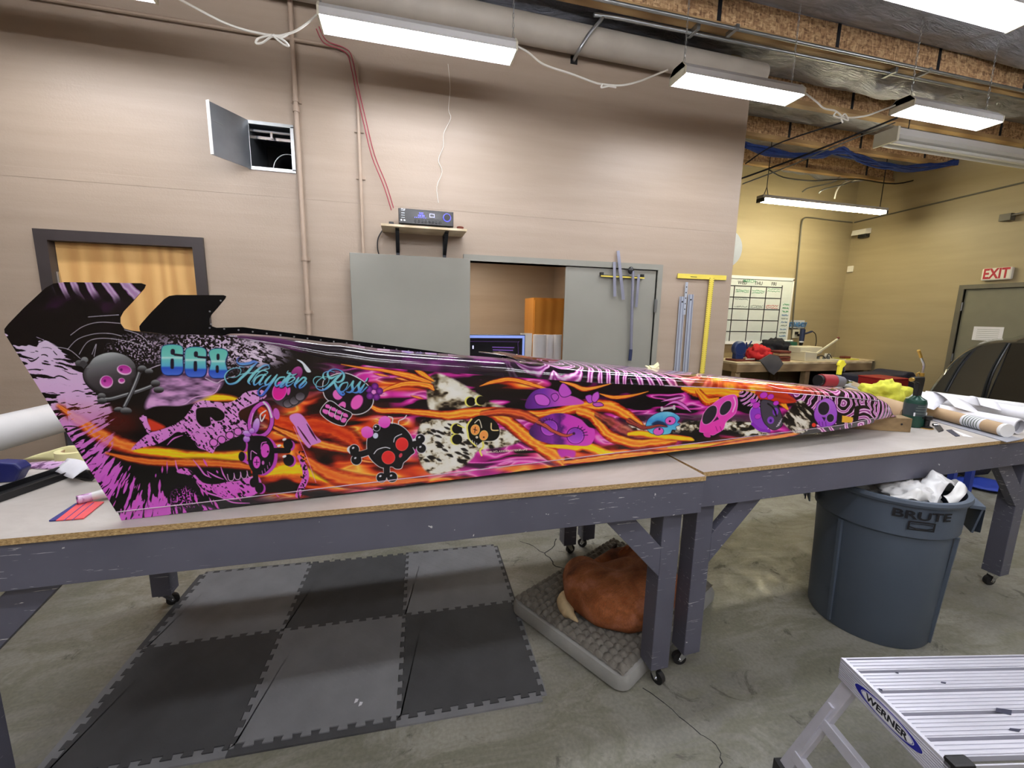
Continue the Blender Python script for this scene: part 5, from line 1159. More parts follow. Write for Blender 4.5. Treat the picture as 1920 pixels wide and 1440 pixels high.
t = thing('office_desk', 'office desk behind the open steel door', 'desk', (0, 0, 0)); MB().box((-.1, 4.0, .74), (2.0, 4.8, .77)).build('desk_top', 'pale_ply', t)
for x in (-.05, 1.9):
    for y in (4.05, 4.7): MB().box((x, y, 0), (x+.05, y+.05, .74)).build('leg', 'dark_metal', t)
a, b_ = P(1001, 558, 1, 5.2), P(1070, 557, 1, 5.2)
t = thing('wooden_cabinet', 'tall honey wood cabinet in the office', 'cabinet', (0, 0, 0)); MB().box((a.x, 5.2, 0), (2.15, 5.6, a.z)).build('cabinet_body', 'honey_panel', t)
MB().box((a.x+.01, 5.18, .05), (2.14, 5.2, a.z-.03)).build('cabinet_door', 'honey_panel', t)
for k, (x0, x1, y_, lab) in enumerate(((1004, 1029, 4.35, 'widest white paper roll standing in the office doorway'), (1028, 1042, 4.42, 'middle white paper roll standing in the office'), (1042, 1056, 4.30, 'narrow white paper roll beside the steel door edge'))):
    a, b_ = P(x0, 628, 1, y_), P(x1, 628, 1, y_); r = (b_.x-a.x)/2
    t = thing('standing_roll', lab, 'roll', ((a.x+b_.x)/2, y_+r, .772), 0, 'white rolls standing on the office desk'); MB().cyl((0, 0, 0), (0, 0, a.z-.772), r, 24, cap=True).build('roll', 'paper_white', t, True); MB().cyl((0, 0, a.z-.772), (0, 0, a.z-.770), r*.6, 20).build('core', 'kraft', t, True)
p = P(993, 625, 1, 4.6); tag(MB().box((p.x-.10, 4.6, .772), (p.x+.03, 4.63, p.z)).build('white_board_panel', 'white_plastic'), 'white upright panel behind the monitor', 'panel')
p, q = P(1000, 640, 1, 4.8), P(990, 700, 1, 4.8); tag(MB().beam((p.x, 4.8, p.z+.03), (q.x-.03, 4.8, .775), .03, .06, (0, 1, 0)).build('wooden_batten', 'honey_panel'), 'slanted wooden batten leaning behind the monitor', 'batten')

# ================================================================== THE PRINTED BODY: ARTWORK (painted in code, flat print only)
BA = Vector((-.813, 1.422, TZ)); BYAW = math.atan2(.268, 3.455)
BD = Vector((math.cos(BYAW), math.sin(BYAW), 0)); BN = Vector((math.sin(BYAW), -math.cos(BYAW), 0))   # along the panel, out of it
def bpos(s, off, z): return BA + BD*s - BN*off + Vector((0, 0, z-TZ))
def bsz(px, py, off=0.):
    """panel coordinates (length, height) of a pixel of the photograph"""
    d = _fw*F_PX + _r*(px-960) - _u*(py-720); o = Vector((0, 0, CAM_Z)); A2 = BA-BN*off
    t = ((A2-o).dot(BN))/d.dot(BN); p = o+d*t; return (p-A2).dot(BD), p.z
S0, S1, Z0_, Z1_ = -.22, 3.60, .97, 1.71
TW, TH = 3120, 604
_s = np.linspace(S0, S1, TW)[None, :]; _z = np.linspace(Z0_, Z1_, TH)[:, None]
_px = BA.x+BD.x*_s; _py = BA.y+BD.y*_s; _pz = _z-CAM_Z
_den = _px*_fw.x+_py*_fw.y+_pz*_fw.z
PX = (960+F_PX*(_px*_r.x+_py*_r.y+_pz*_r.z)/_den).astype(np.float32)
PY = (720-F_PX*(_px*_u.x+_py*_u.y+_pz*_u.z)/_den).astype(np.float32)
CV = np.zeros((TH, TW, 3), np.float32); CV[:] = (8, 6, 9)
def hsh(i, j, s): 
    n = (i.astype(np.int64)*374761393+j.astype(np.int64)*668265263+s*2147483647) & 0xffffffff
    n = ((n ^ (n >> 13))*1274126177) & 0xffffffff; return ((n ^ (n >> 16)) & 0xffff)/65535.
def vn(x, y, s=0):
    i = np.floor(x); j = np.floor(y); u = x-i; v = y-j; u = u*u*(3-2*u); v = v*v*(3-2*v)
    a = hsh(i, j, s); b = hsh(i+1, j, s); c = hsh(i, j+1, s); d = hsh(i+1, j+1, s)
    return (a*(1-u)+b*u)*(1-v)+(c*(1-u)+d*u)*v
def fbm(x, y, s=0, o=3):
    t = 0; a = .5; w = 0
    for k in range(o): t = t+a*vn(x, y, s+k); w += a; a *= .5; x = x*2.03+5.1; y = y*2.03+1.7
    return t/w
def ramp(f, stops):
    xs = [p for p, c in stops]; return np.stack([np.interp(f, xs, [c[k] for p, c in stops]) for k in range(3)], -1)
def ss(a, b, x): t = np.clip((x-a)/(b-a), 0, 1); return t*t*(3-2*t)
def win(x0, y0, x1, y1, pad=2):
    c = [bsz(x, y) for x, y in ((x0-pad, y0-pad), (x1+pad, y0-pad), (x1+pad, y1+pad), (x0-pad, y1+pad))]
    i0 = int((min(q[0] for q in c)-S0)/(S1-S0)*TW)-1; i1 = int((max(q[0] for q in c)-S0)/(S1-S0)*TW)+2
    j0 = int((min(q[1] for q in c)-Z0_)/(Z1_-Z0_)*TH)-1; j1 = int((max(q[1] for q in c)-Z0_)/(Z1_-Z0_)*TH)+2
    return slice(max(j0, 0), min(max(j1, 1), TH)), slice(max(i0, 0), min(max(i1, 1), TW))
def put(w, a, c):
    a = a[..., None]; CV[w] = CV[w]*(1-a)+a*(np.asarray(c, np.float32) if not callable(c) else c)
def crm(p, closed=True, n=5):
    p = [np.array(q, float) for q in p]; N = len(p); out = []
    for k in range(N if closed else N-1):
        if closed: a, b, c, d = p[k-1], p[k], p[(k+1) % N], p[(k+2) % N]
        else: a, b, c, d = p[max(k-1, 0)], p[k], p[k+1], p[min(k+2, N-1)]
        for j in range(n):
            t = j/n; out.append(.5*(2*b+(c-a)*t+(2*a-5*b+4*c-d)*t*t+(-a+3*b-3*c+d)*t**3))
    if not closed: out.append(p[-1])
    return np.array(out)
def sdf(pts, w):
    X, Y = PX[w], PY[w]; d = np.full(X.shape, 1e9); ins = np.zeros(X.shape, bool); N = len(pts)
    for k in range(N):
        ax, ay = pts[k]; bx, by = pts[(k+1) % N]; ex, ey = bx-ax, by-ay; L = ex*ex+ey*ey
        if L < 1e-9: continue
        t = np.clip(((X-ax)*ex+(Y-ay)*ey)/L, 0, 1); dx = X-ax-t*ex; dy = Y-ay-t*ey; d = np.minimum(d, dx*dx+dy*dy)
        c = (ay > Y) != (by > Y)
        if by != ay: ins ^= c & (X < ex*(Y-ay)/(by-ay)+ax)
    d = np.sqrt(d); return np.where(ins, -d, d)
def blob(pts, col, smooth=True, edge=.6, outline=None, ow=1.2, n=5, mod=None):
    """filled closed shape; col may be a colour or f(X, Y, d)"""
    p = crm(pts, True, n) if smooth else np.array(pts, float)
    m = (ow if outline is not None else 0)+edge+1; w = win(p[:, 0].min()-m, p[:, 1].min()-m, p[:, 0].max()+m, p[:, 1].max()+m)
    d = sdf(p, w); a = np.clip(.5-d/(2*edge), 0, 1)
    if mod is not None: a = a*mod(PX[w], PY[w], d)
    if outline is not None: put(w, np.clip(.5-(d-ow)/(2*.5), 0, 1), outline)
    put(w, a, col(PX[w], PY[w], d) if callable(col) else col)
def ell(cx, cy, rx, ry, col, ang=0, **k):
    a = math.radians(ang); blob([(cx+rx*math.cos(t)*math.cos(a)-ry*math.sin(t)*math.sin(a), cy+rx*math.cos(t)*math.sin(a)+ry*math.sin(t)*math.cos(a)) for t in np.linspace(0, 2*PI, 13)[:-1]], col, n=3, **k)
def line(pts, r, col, smooth=True, edge=.5, amul=1., n=6):
    """stroke with a radius per point; col may be f(q, side, X, Y) with q = distance / radius"""
    R_ = r if isinstance(r, (list, tuple)) else [r]*len(pts)
    P3 = [(x, y, q) for (x, y), q in zip(pts, R_)]
    p = crm(P3, False, n) if smooth and len(pts) > 2 else np.array(P3, float)
    m = max(R_)+edge+1; w = win(p[:, 0].min()-m, p[:, 1].min()-m, p[:, 0].max()+m, p[:, 1].max()+m)
    X, Y = PX[w], PY[w]; best = np.full(X.shape, 1e9); rr = np.ones(X.shape); side = np.zeros(X.shape)
    for k in range(len(p)-1):
        ax, ay, ar = p[k]; bx, by, br = p[k+1]; ex, ey = bx-ax, by-ay; L = ex*ex+ey*ey+1e-9
        t = np.clip(((X-ax)*ex+(Y-ay)*ey)/L, 0, 1); dx = X-ax-t*ex; dy = Y-ay-t*ey; d = np.hypot(dx, dy); r_ = np.maximum(ar+(br-ar)*t, .05); g = d-r_
        u = g < best; best = np.where(u, g, best); rr = np.where(u, r_, rr); side = np.where(u, (ex*dy-ey*dx)/math.sqrt(L)/r_, side)
    a = np.clip(.5-best/(2*edge), 0, 1)*amul
    put(w, a, col(np.clip(side, -1, 1), X, Y) if callable(col) else col)
def flame(pts, r, top=(255, 196, 60), mid=(244, 120, 40), low=(214, 56, 22), rim=(60, 10, 20), edge=1.2, seed=1, amul=1.):
    def c(q, X, Y):
        t = q+.5*(fbm(X/14, Y/4, seed)-.5); f = ramp(t, [(-1.1, rim), (-.8, low), (-.45, top), (0, mid), (.35, top), (.65, low), (1.1, rim)])
        return f
    line(pts, r, c, edge=edge, amul=amul)
def yel(pts, r, seed=2, **k): flame(pts, r, (240, 226, 20), (250, 200, 30), (244, 120, 36), (150, 40, 20), seed=seed, **k)
def grad_y(y0, c0, y1, c1): return lambda X, Y, d: ramp((Y-y0)/(y1-y0), [(0, c0), (1, c1)])
def zebra(X, Y, seeds, per=9., s=4):
    d = np.full(X.shape, 1e9); X2 = X+14*(fbm(X/30, Y/16, s)-.5); Y2 = Y+9*(fbm(X/30, Y/16, s+9)-.5)
    for cx, cy, kx in seeds: d = np.minimum(d, np.hypot((X2-cx)/kx, (Y2-cy)*1.0))
    f = np.sin(d*2*PI/per)*.5+.5
    return ramp(f, [(0, (12, 8, 14)), (.36, (24, 10, 26)), (.46, (120, 36, 104)), (.56, (216, 96, 190)), (.68, (238, 206, 236)), (.84, (240, 220, 240)), (.93, (220, 120, 204)), (1, (150, 50, 136))])
# ---- ground: magenta flames on black, streaming along the panel
w = (slice(0, TH), slice(0, TW)); X, Y = PX, PY
wx = X+40*(fbm(X/70, Y/30, 5)-.5); slope = Y-.02*X
f = fbm(wx/66, (slope+34*(fbm(X/90, Y/30, 8)-.5))/12.5, 11, 2)
mg = ramp(f, [(.30, (8, 5, 10)), (.44, (20, 6, 22)), (.50, (140, 18, 104)), (.60, (226, 50, 176)), (.66, (246, 160, 220)), (.69, (200, 50, 160)), (.80, (60, 10, 56)), (1, (20, 6, 20))])
og = ramp(f, [(.24, (20, 8, 8)), (.36, (120, 24, 14)), (.46, (216, 62, 26)), (.58, (248, 132, 44)), (.66, (254, 204, 80)), (.72, (236, 106, 36)), (.88, (150, 34, 24))])
rt = np.clip(ss(560, 700, X)*(1-ss(1470, 1520, X)), 0, 1)
om = np.zeros(X.shape)
for cx, cy, rx, ry in ((600, 810, 110, 70), (560, 900, 120, 36), (700, 880, 120, 26), (760, 722, 60, 10), (1240, 850, 200, 14), (1430, 832, 120, 12), (960, 722, 50, 8), (1000, 880, 60, 8), (850, 905, 60, 10), (720, 800, 60, 16)):
    om = np.maximum(om, np.exp(-(((X-cx)/rx)**2+((Y-cy)/ry)**2)**1.5))
om = np.clip(om*1.6, 0, 1)[..., None]
g = mg*(1-om)+og*om
a = np.maximum(rt, np.clip(om[..., 0]*1.2, 0, 1)*(X > 470)); CV[:] = CV*(1-a[..., None])+g*a[..., None]
# ---- feathers radiating along the tall end
cx, cy = 318, 735; r = np.hypot(X-cx, Y-cy); th = np.arctan2(Y-cy, X-cx)
ff = fbm(th*20+.010*r, r/60, 21, 3); f2 = fbm(th*52, r/20, 23, 2)
edgex = np.interp(Y, [600, 620, 700, 800, 900, 977], [10, 9, 58, 122, 182, 232])
reach = np.interp(Y, [610, 640, 700, 780, 850, 900, 980], [20, 75, 130, 110, 62, 80, 240])
fm_ = 1-ss(.55, 1.05, (X-edgex)/reach); fm_ = fm_*ss(606, 640, Y+.1*(X-10))*(X < 470)
th_ = .63-.17*fm_-.08*(1-ss(660, 800, Y))*fm_; msk = ss(th_-.012, th_+.012, .62*ff+.38*f2)*ss(0.02, .2, fm_)
qf = np.abs(((th*15+1.6*fbm(r/30, th*6, 25, 2)+.10*np.sin(r/7)) % 1)-.5)*2; qw = .20*np.clip(vn(th*17, r/22, 26)*2-.7, 0, 1)*(vn(th*40, r/9, 27) > .38)-.03
msk = msk*ss(qw-.05, qw+.05, qf)
lav = ramp((Y-640)/270, [(0, (216, 196, 224)), (.45, (224, 176, 226)), (.7, (222, 120, 216)), (1, (218, 96, 212))])
CV[:] = CV*(1-msk[..., None])+lav*msk[..., None]
# ---- speckle and wing plumage over the shoulder of the tall end
m2 = np.exp(-(((X-400)/110)**2+((Y-655)/42)**2)**2)*(Y > 620); sp_ = ss(.53, .56, fbm(X/3.1, Y/2.7, 31, 2))*m2
CV[:] = CV*(1-sp_[..., None])+np.array((206, 184, 212))*sp_[..., None]
m3_ = np.exp(-(((X-478)/58)**2+((Y-664)/28)**2)**2); f3 = fbm((X+Y*.7)/16, (Y-.35*X)/4.2, 37, 3); a = ss(.44, .47, f3)*m3_
CV[:] = CV*(1-a[..., None])+np.array((222, 204, 226))*a[..., None]
m4 = np.exp(-(((X-262)/62)**2+((Y-655)/30)**2)**3); a = ss(.64, .67, vn(X/2.2, Y/2.0, 41))*m4*.8
CV[:] = CV*(1-a[..., None])+np.array((200, 180, 205))*a[..., None]
# ---- fin: purple haze and stripes
wf = win(0, 525, 290, 640); X_, Y_ = PX[wf], PY[wf]
hz = ss(.45, .8, fbm(X_/34, Y_/18, 51, 3))*np.exp(-(((X_-150)/80)**2+((Y_-580)/26)**2))
put(wf, hz*.55, (92, 22, 92))
st = np.sin((X_-.55*(Y_-530)-.0022*(X_-150)**2+9*fbm(X_/25, Y_/25, 52))*2*PI/27)*.5+.5
put(wf, ss(.42, .6, st)*(1-ss(550, 580, Y_+5*np.sin(X_/7)+.12*(270-X_)))*ss(92, 108, X_), ramp(st, [(.4, (70, 16, 70)), (.62, (150, 100, 156)), (.8, (206, 186, 212)), (1, (170, 130, 176))]))
for k, pl in enumerate(([(132, 628), (155, 612), (185, 604), (225, 606)], [(126, 655), (145, 636), (175, 626), (205, 625), (228, 630)], [(165, 594), (190, 592), (222, 590)], [(148, 664), (165, 640), (195, 634), (240, 640), (278, 652)], [(100, 650), (128, 655), (150, 672)], [(172, 664), (180, 645), (176, 668)], [(233, 618), (262, 628), (280, 645)])):
    line(pl, .7, (216, 206, 220), amul=.85)
# ---- burnt orange glow behind the feathers, sweeping ribbons
def glowmask(cx, cy, rx, ry, col, k=1., p=1.5):
    w = win(cx-rx*1.6, cy-ry*1.6, cx+rx*1.6, cy+ry*1.6); X_, Y_ = PX[w], PY[w]; put(w, k*np.exp(-(((X_-cx)/rx)**2+((Y_-cy)/ry)**2)**p), col)
glowmask(215, 790, 50, 28, (92, 20, 12), .75); glowmask(150, 770, 40, 22, (176, 56, 26), .40)
flame([(110, 762), (150, 790), (190, 818), (240, 838), (300, 850)], [4, 12, 15, 14, 10], (246, 150, 60), (238, 110, 40), (196, 60, 28), (90, 24, 20), seed=61, edge=4)
w = win(150, 740, 330, 900); X_, Y_ = PX[w], PY[w]; a = (msk[w]*(X_ < 250)*.9); put(w, a*.85, lav[w])
yel([(255, 846), (300, 848), (350, 856), (400, 858), (440, 858), (470, 852)], [5, 10, 11, 12, 13, 10], 62, edge=3)
flame([(200, 850), (250, 862), (310, 868), (380, 868), (440, 872), (490, 880)], [3, 7, 8, 9, 8, 5], (240, 140, 50), (230, 96, 34), (170, 46, 22), (60, 14, 14), seed=63, edge=3)
yel([(335, 756), (365, 750), (400, 746), (432, 747), (452, 752)], [2, 6, 8, 6, 2], 64, edge=3)
flame([(490, 770), (520, 790), (560, 800), (600, 800), (650, 818), (680, 850)], [10, 16, 22, 24, 18, 10], (232, 84, 28), (206, 48, 20), (140, 24, 14), (30, 6, 8), seed=65, edge=5)
yel([(505, 888), (540, 880), (575, 885), (610, 900)], [8, 17, 14, 8], 66, edge=5)
flame([(560, 850), (600, 880), (650, 900), (720, 905), (800, 900)], [5, 12, 16, 10, 4], (246, 140, 50), (240, 106, 40), (206, 60, 30), (80, 16, 26), seed=67, edge=3)
flame([(510, 800), (560, 822), (620, 838), (690, 850)], [3, 8, 9, 3], (250, 180, 70), (240, 120, 40), (190, 50, 24), (50, 10, 12), seed=68, edge=2)
# ---- large printed skull
def bone(X, Y, d):
    f = fbm(X/4.6, Y/3.6, 71, 3); g = fbm((X+Y)/13, (Y-X)/3.6, 72, 2); k = ss(.385, .42, f*.45+g*.55)
    c = ramp((Y-740)/200, [(0, (224, 158, 222)), (1, (226, 96, 214))]); return c*k[..., None]+np.array((20, 8, 22))*(1-k[..., None])
def C(pts, ox=200, oy=740, sc=6.546): return [(ox+x/sc, oy+y/sc) for x, y in pts]
blob([(282, 735), (300, 705), (335, 690), (380, 688), (420, 700), (410, 730), (375, 752), (330, 768), (300, 772), (272, 765)],
     lambda X, Y, d: ramp(fbm(X/26, Y/9, 73, 3)*.8+.3*(Y-690)/80, [(.3, (70, 44, 72)), (.5, (150, 112, 152)), (.65, (206, 150, 206)), (.8, (226, 170, 222))]), edge=4)
line([(262, 700), (300, 684), (340, 680), (380, 682)], .8, (206, 190, 208)); line([(385, 709), (405, 718), (416, 713), (440, 705)], .9, (214, 190, 214)); line([(280, 760), (296, 762), (320, 762), (345, 758), (365, 745), (400, 738), (412, 722)], 1., (222, 170, 220))
blob(C([(440, 250), (500, 180), (640, 140), (880, 140), (1060, 120), (1040, 200), (940, 300), (860, 340), (720, 400), (600, 440), (520, 400), (470, 320)]), (8, 5, 8), edge=1.5)
blob(C([(500, 300), (600, 330), (720, 400), (600, 450), (530, 430)]), (214, 60, 36), edge=2.5)
blob(C([(380, 580), (520, 470), (600, 450), (720, 410), (860, 350), (960, 270), (1040, 160), (1080, 110), (1170, 70), (1300, 80), (1480, 100), (1620, 40), (1700, -30), (1900, -60), (1960, 20), (1833, 100), (1650, 190), (1620, 260), (1700, 340), (1760, 420), (1640, 500), (1500, 560), (1350, 640), (1300, 720), (1200, 680), (1120, 650), (1060, 560), (940, 480), (860, 460), (760, 530), (620, 610), (480, 640), (300, 680)]), bone, n=3, edge=.7)
blob(C([(420, 260), (480, 250), (500, 330), (540, 430), (500, 470), (440, 360), (400, 300)]), bone, edge=.7)
blob(C([(1110, 170), (1240, 155), (1350, 160), (1440, 230), (1430, 300), (1340, 325), (1270, 275), (1275, 370), (1180, 395), (1110, 330), (1095, 250)]), (8, 6, 8), edge=.8, outline=(228, 150, 222), ow=1.2)
blob(C([(1620, 250), (1650, 190), (1760, 150), (1850, 180), (1800, 300), (1680, 310)]), (56, 22, 12), edge=1.5)
for k, (x, y) in enumerate(((1310, 590), (1410, 555), (1510, 500), (1610, 455))): ell(200+x/6.546, 740+y/6.546, 7, 6.5, (226, 120, 216), 20, outline=(14, 6, 14), ow=1.3)
blob(C([(860, 930), (960, 900), (1060, 960), (1180, 1080), (1340, 1100), (1480, 1070), (1600, 1060), (1700, 1030), (1850, 1000), (1900, 1100), (1850, 1210), (1700, 1270), (1550, 1300), (1440, 1270), (1300, 1200), (1180, 1150), (1100, 1070), (1000, 990), (880, 965)]), bone, n=3, edge=.7)
for pl in (((840, 810), (860, 900), (890, 960)), ((1060, 800), (1140, 900), (1200, 980), (1280, 1020)), ((1230, 940), (1330, 1000), (1430, 1040)), ((1400, 890), (1430, 980), (1480, 1060)), ((1100, 1080), (1200, 1190), (1400, 1260), (1550, 1330), (1750, 1340)), ((830, 450), (980, 440), (1080, 520)), ((740, 620), (820, 540), (930, 500))):
    line(C(pl), [.6]+[1.5]*(len(pl)-2)+[.6], (226, 120, 216))
for k in range(4):
    x = 1520+80*k; line(C([(x-40, 980-14*k), (x-20, 1050-14*k), (x+30, 1050-14*k), (x+45, 985-14*k)]), .8, (234, 170, 230))
# streaks at the lower edge
rs_ = np.random.RandomState(5)
for k in range(46):
    x = 190+rs_.rand()*330; y = 870+rs_.rand()*95-(x-190)*.05; dx, dy = x-310, y-735; L = math.hypot(dx, dy); l = 6+rs_.rand()*20
    if 470 < x < 560 and y < 905: continue
    line([(x, y), (x+dx/L*l*.5, y+dy/L*l*.5), (x+dx/L*l, y+dy/L*l)], [.3, .8+rs_.rand()*2.0, .3], (206+rs_.rand()*20, 90, 204))
w = win(310, 905, 400, 965); X_, Y_ = PX[w], PY[w]; put(w, ss(.60, .64, vn(X_/2., Y_/2., 77))*np.exp(-(((X_-345)/26)**2+((Y_-935)/22)**2)**2), (206, 80, 200))
# pale paw-like streak and spotted ribbon
blob([(545, 778), (560, 775), (572, 785), (590, 815), (602, 828), (585, 835), (578, 840), (562, 820), (553, 800), (543, 786)], (222, 140, 222), edge=.8)
line([(575, 795), (585, 812), (594, 826)], [.5, 1.8, .5], (60, 20, 50)); line([(558, 800), (572, 820), (582, 834)], [.5, 1.5, .5], (70, 24, 40))
line([(560, 856), (570, 875), (573, 895), (565, 915), (558, 930)], [3, 5, 6, 6, 5], (222, 100, 210)); w = win(550, 850, 585, 935); X_, Y_ = PX[w], PY[w]
put(w, ss(.58, .62, vn(X_/2.4, Y_/2.4, 79))*(np.abs(X_-566-4*np.sin((Y_-850)/20)) < 6), (40, 10, 30))
line([(550, 800), (572, 850), (592, 905)], .5, (240, 150, 230))
# ---- mottled stone shapes
def stone(sc=1., s=81, dark=.42):
    def c(X, Y, d):
        f = fbm(X/(9*sc), Y/(6*sc), s, 3); e = ss(0, 12*sc, -d)
        return ramp(f*(.62+.38*e)+.06, [(.24, (10, 8, 8)), (dark-.06, (52, 42, 30)), (dark+.03, (168, 156, 128)), (dark+.14, (232, 230, 214)), (.8, (240, 240, 232))])
    return c
blob([(806, 706), (822, 700), (840, 706), (863, 717), (891, 735), (919, 753), (948, 764), (891, 770), (850, 770), (808, 770), (800, 745), (801, 722)], stone(2.2, 83, .37), edge=2.)
blob([(794, 787), (822, 786), (863, 785), (880, 790), (915, 800), (985, 815), (960, 835), (900, 845), (886, 860), (863, 878), (822, 890), (800, 885), (786, 864), (781, 829), (785, 801)], stone(1.1, 85, .33), edge=2.)
for k in range(40):
    x = 796+rs_.rand()*88; y = 795+rs_.rand()*84
    if math.hypot((x-835)/50, (y-838)/46) < .95: line([(x-4-rs_.rand()*3, y-2), (x, y), (x+4+rs_.rand()*3, y+2.5)], [.8, 1.6+rs_.rand()*1.8, .8], (26, 20, 18), edge=.9)
for x0, x1, y in ((1170, 1300, 800), (1290, 1420, 797), (1390, 1440, 812)):
    blob([(x0, y-4), ((x0+x1)/2, y-10), (x1, y-6), (x1, y+8), ((x0+x1)/2, y+11), (x0, y+7)], stone(.9, 87, .44), edge=4)
w = win(1180, 775, 1500, 835); X_, Y_ = PX[w], PY[w]; put(w, .75*np.exp(-(((X_-1340)/165)**6+((Y_-783)/6.5)**4)), (38, 34, 38))
# ---- orange river and its branches
F = flame
F([(706, 742), (725, 730), (760, 720), (800, 722), (812, 730)], [1, 3, 6, 7, 3], seed=90); F([(640, 683), (680, 690), (720, 695), (770, 706), (806, 716)], [1, 2.5, 3.5, 7, 3], seed=91)
F([(770, 684), (790, 700), (812, 714)], [2, 6, 2], (252, 196, 50), (246, 150, 40), seed=92)
F([(690, 758), (712, 770), (745, 770), (790, 774), (840, 779), (880, 775), (925, 773), (965, 777), (1010, 777), (1050, 772), (1093, 762), (1140, 762), (1165, 772), (1194, 791), (1206, 801), (1230, 800)], [3, 6, 6, 7, 9, 11, 10, 9, 8, 9, 12, 12, 11, 8, 5, 2], seed=93)
F([(925, 778), (950, 790), (970, 806), (991, 823), (1007, 834), (1026, 846), (1041, 856), (1055, 868)], [9, 12, 13, 12, 12, 14, 14, 8], seed=94)
F([(905, 776), (940, 772), (975, 776), (1000, 786), (1022, 798), (1036, 807), (1060, 815), (1075, 812)], [6, 8, 9, 8, 6, 4, 3, 1], (238, 120, 50), (214, 70, 40), (150, 40, 30), seed=95)
F([(1090, 772), (1108, 778), (1121, 793), (1135, 810), (1150, 820), (1170, 827), (1194, 832), (1226, 830), (1262, 826)], [10, 11, 10, 10, 11, 10, 10, 9, 8], seed=96)
F([(1120, 778), (1160, 800), (1190, 815), (1230, 820)], [6, 12, 9, 3], (204, 96, 70), (150, 60, 50), (100, 40, 44), seed=97, amul=.8)
yel([(1025, 836), (1054, 838), (1079, 841), (1094, 837), (1116, 843), (1132, 851), (1150, 851)], [3, 6, 7, 8, 10, 10, 4], 98); yel([(1180, 814), (1200, 813), (1225, 817), (1255, 820), (1290, 823), (1300, 825)], [4, 6, 6, 6, 5, 2], 99)
yel([(1255, 840), (1300, 838), (1340, 836), (1400, 826), (1450, 818)], [3, 7, 7, 6, 2], 100); F([(1060, 868), (1120, 862), (1180, 855), (1250, 852), (1330, 842)], [4, 7, 8, 8, 4], seed=101)
F([(1300, 852), (1360, 838), (1430, 826), (1500, 812)], [5, 8, 7, 3], (250, 170, 50), seed=102)
F([(900, 724), (925, 716), (960, 712), (1000, 722), (1040, 735)], [1, 4, 5, 4, 2], seed=103); F([(1050, 715), (1075, 722), (1095, 730), (1120, 726), (1150, 718)], [1, 4, 5, 3, 1], (252, 190, 70), (246, 150, 50), seed=104)
F([(1124, 738), (1150, 745), (1185, 742), (1215, 734)], [1, 4, 3, 1], seed=105); F([(1282, 728), (1310, 733), (1345, 733), (1385, 737), (1425, 733), (1455, 744), (1476, 766)], [5, 13, 12, 9, 11, 11, 3], (252, 200, 40), (250, 150, 40), (232, 90, 30), seed=106)
F([(1310, 735), (1325, 752), (1345, 748)], [6, 9, 4], (252, 200, 40), seed=107); F([(1425, 740), (1465, 745), (1490, 752)], [10, 12, 3], (196, 60, 30), (170, 40, 24), seed=108)
for x, y, l in ((700, 700, 30), (740, 708, 26), (655, 845, 50), (665, 862, 40), (700, 790, 30), (770, 742, 24)): F([(x, y), (x+l*.5, y+3), (x+l, y+6)], [.5, 2.6, .5], (255, 200, 100), seed=int(x))
# ---- lower hem of deep magenta on black
w = win(380, 830, 1700, 980); X_, Y_ = PX[w], PY[w]
# ---- skull emblems
MG, DK = (222, 84, 190), (16, 14, 22)
def shade(c0, c1, y0, y1): return grad_y(y0, c0, y1, c1)
def bones(pts, r, col, ball=None, hl=None, outline=None):
    if outline: line(pts, [q+1.2 for q in r] if isinstance(r, list) else r+1.2, outline)
    line(pts, r, col)
# 1: dark grey skull with crossbones
for (x, y, rx, ry) in ((148, 681, 8, 6), (158, 675, 7, 6)): ell(x, y, rx, ry, shade((150, 154, 156), (34, 32, 34), 668, 688))
line([(155, 682), (175, 700)], 6, (60, 58, 60))
blob([(167, 682), (177, 670), (197, 662), (217, 661), (238, 668), (252, 682), (255, 697), (257, 707), (250, 713), (252, 722), (238, 737), (217, 743), (192, 742), (170, 728), (158, 712), (157, 695)],
     lambda X, Y, d: ramp((Y-661)/84+.15*(X-205)/60+.25*ss(8, 0, -d)*(Y > 690), [(0, (176, 182, 182)), (.18, (118, 120, 122)), (.5, (74, 70, 74)), (1, (34, 30, 33))]), outline=(12, 10, 12), ow=1.5)
for (x, y, rx, ry, a_) in ((232.5, 693.5, 14, 9.5, 12), (199, 716, 12.5, 12, 0), (227.5, 714, 6.5, 5.5, 0)):
    ell(x, y, rx, ry, (236, 190, 226), a_); ell(x+.5, y-1, rx-1.8, ry-2, shade((170, 30, 140), (222, 96, 196), y-ry, y+ry), a_)
ell(227, 693, 2.6, 2.6, (110, 20, 100)); ell(196, 714, 2.6, 2.6, (110, 20, 100))
for pl, rr_ in (([(186, 746), (205, 748), (235, 740), (262, 732), (288, 722)], 3.4), ([(264, 690), (255, 715), (245, 738), (233, 762)], 3.6)):
    line(pl, rr_+1, (14, 12, 14)); line(pl, rr_, (74, 74, 78)); line([(x-.8, y-1) for x, y in pl], 1., (176, 180, 182))
for (x, y, rx, ry) in ((190, 743, 8, 6), (191, 752, 9, 6), (266, 692, 9, 7), (279, 697, 8, 6), (291, 719, 9, 7), (297, 731, 10, 6), (222, 768, 9, 5), (236, 771, 11, 7)):
    ell(x, y, rx, ry, shade((150, 154, 156), (24, 22, 24), y-ry, y+ry*.6))
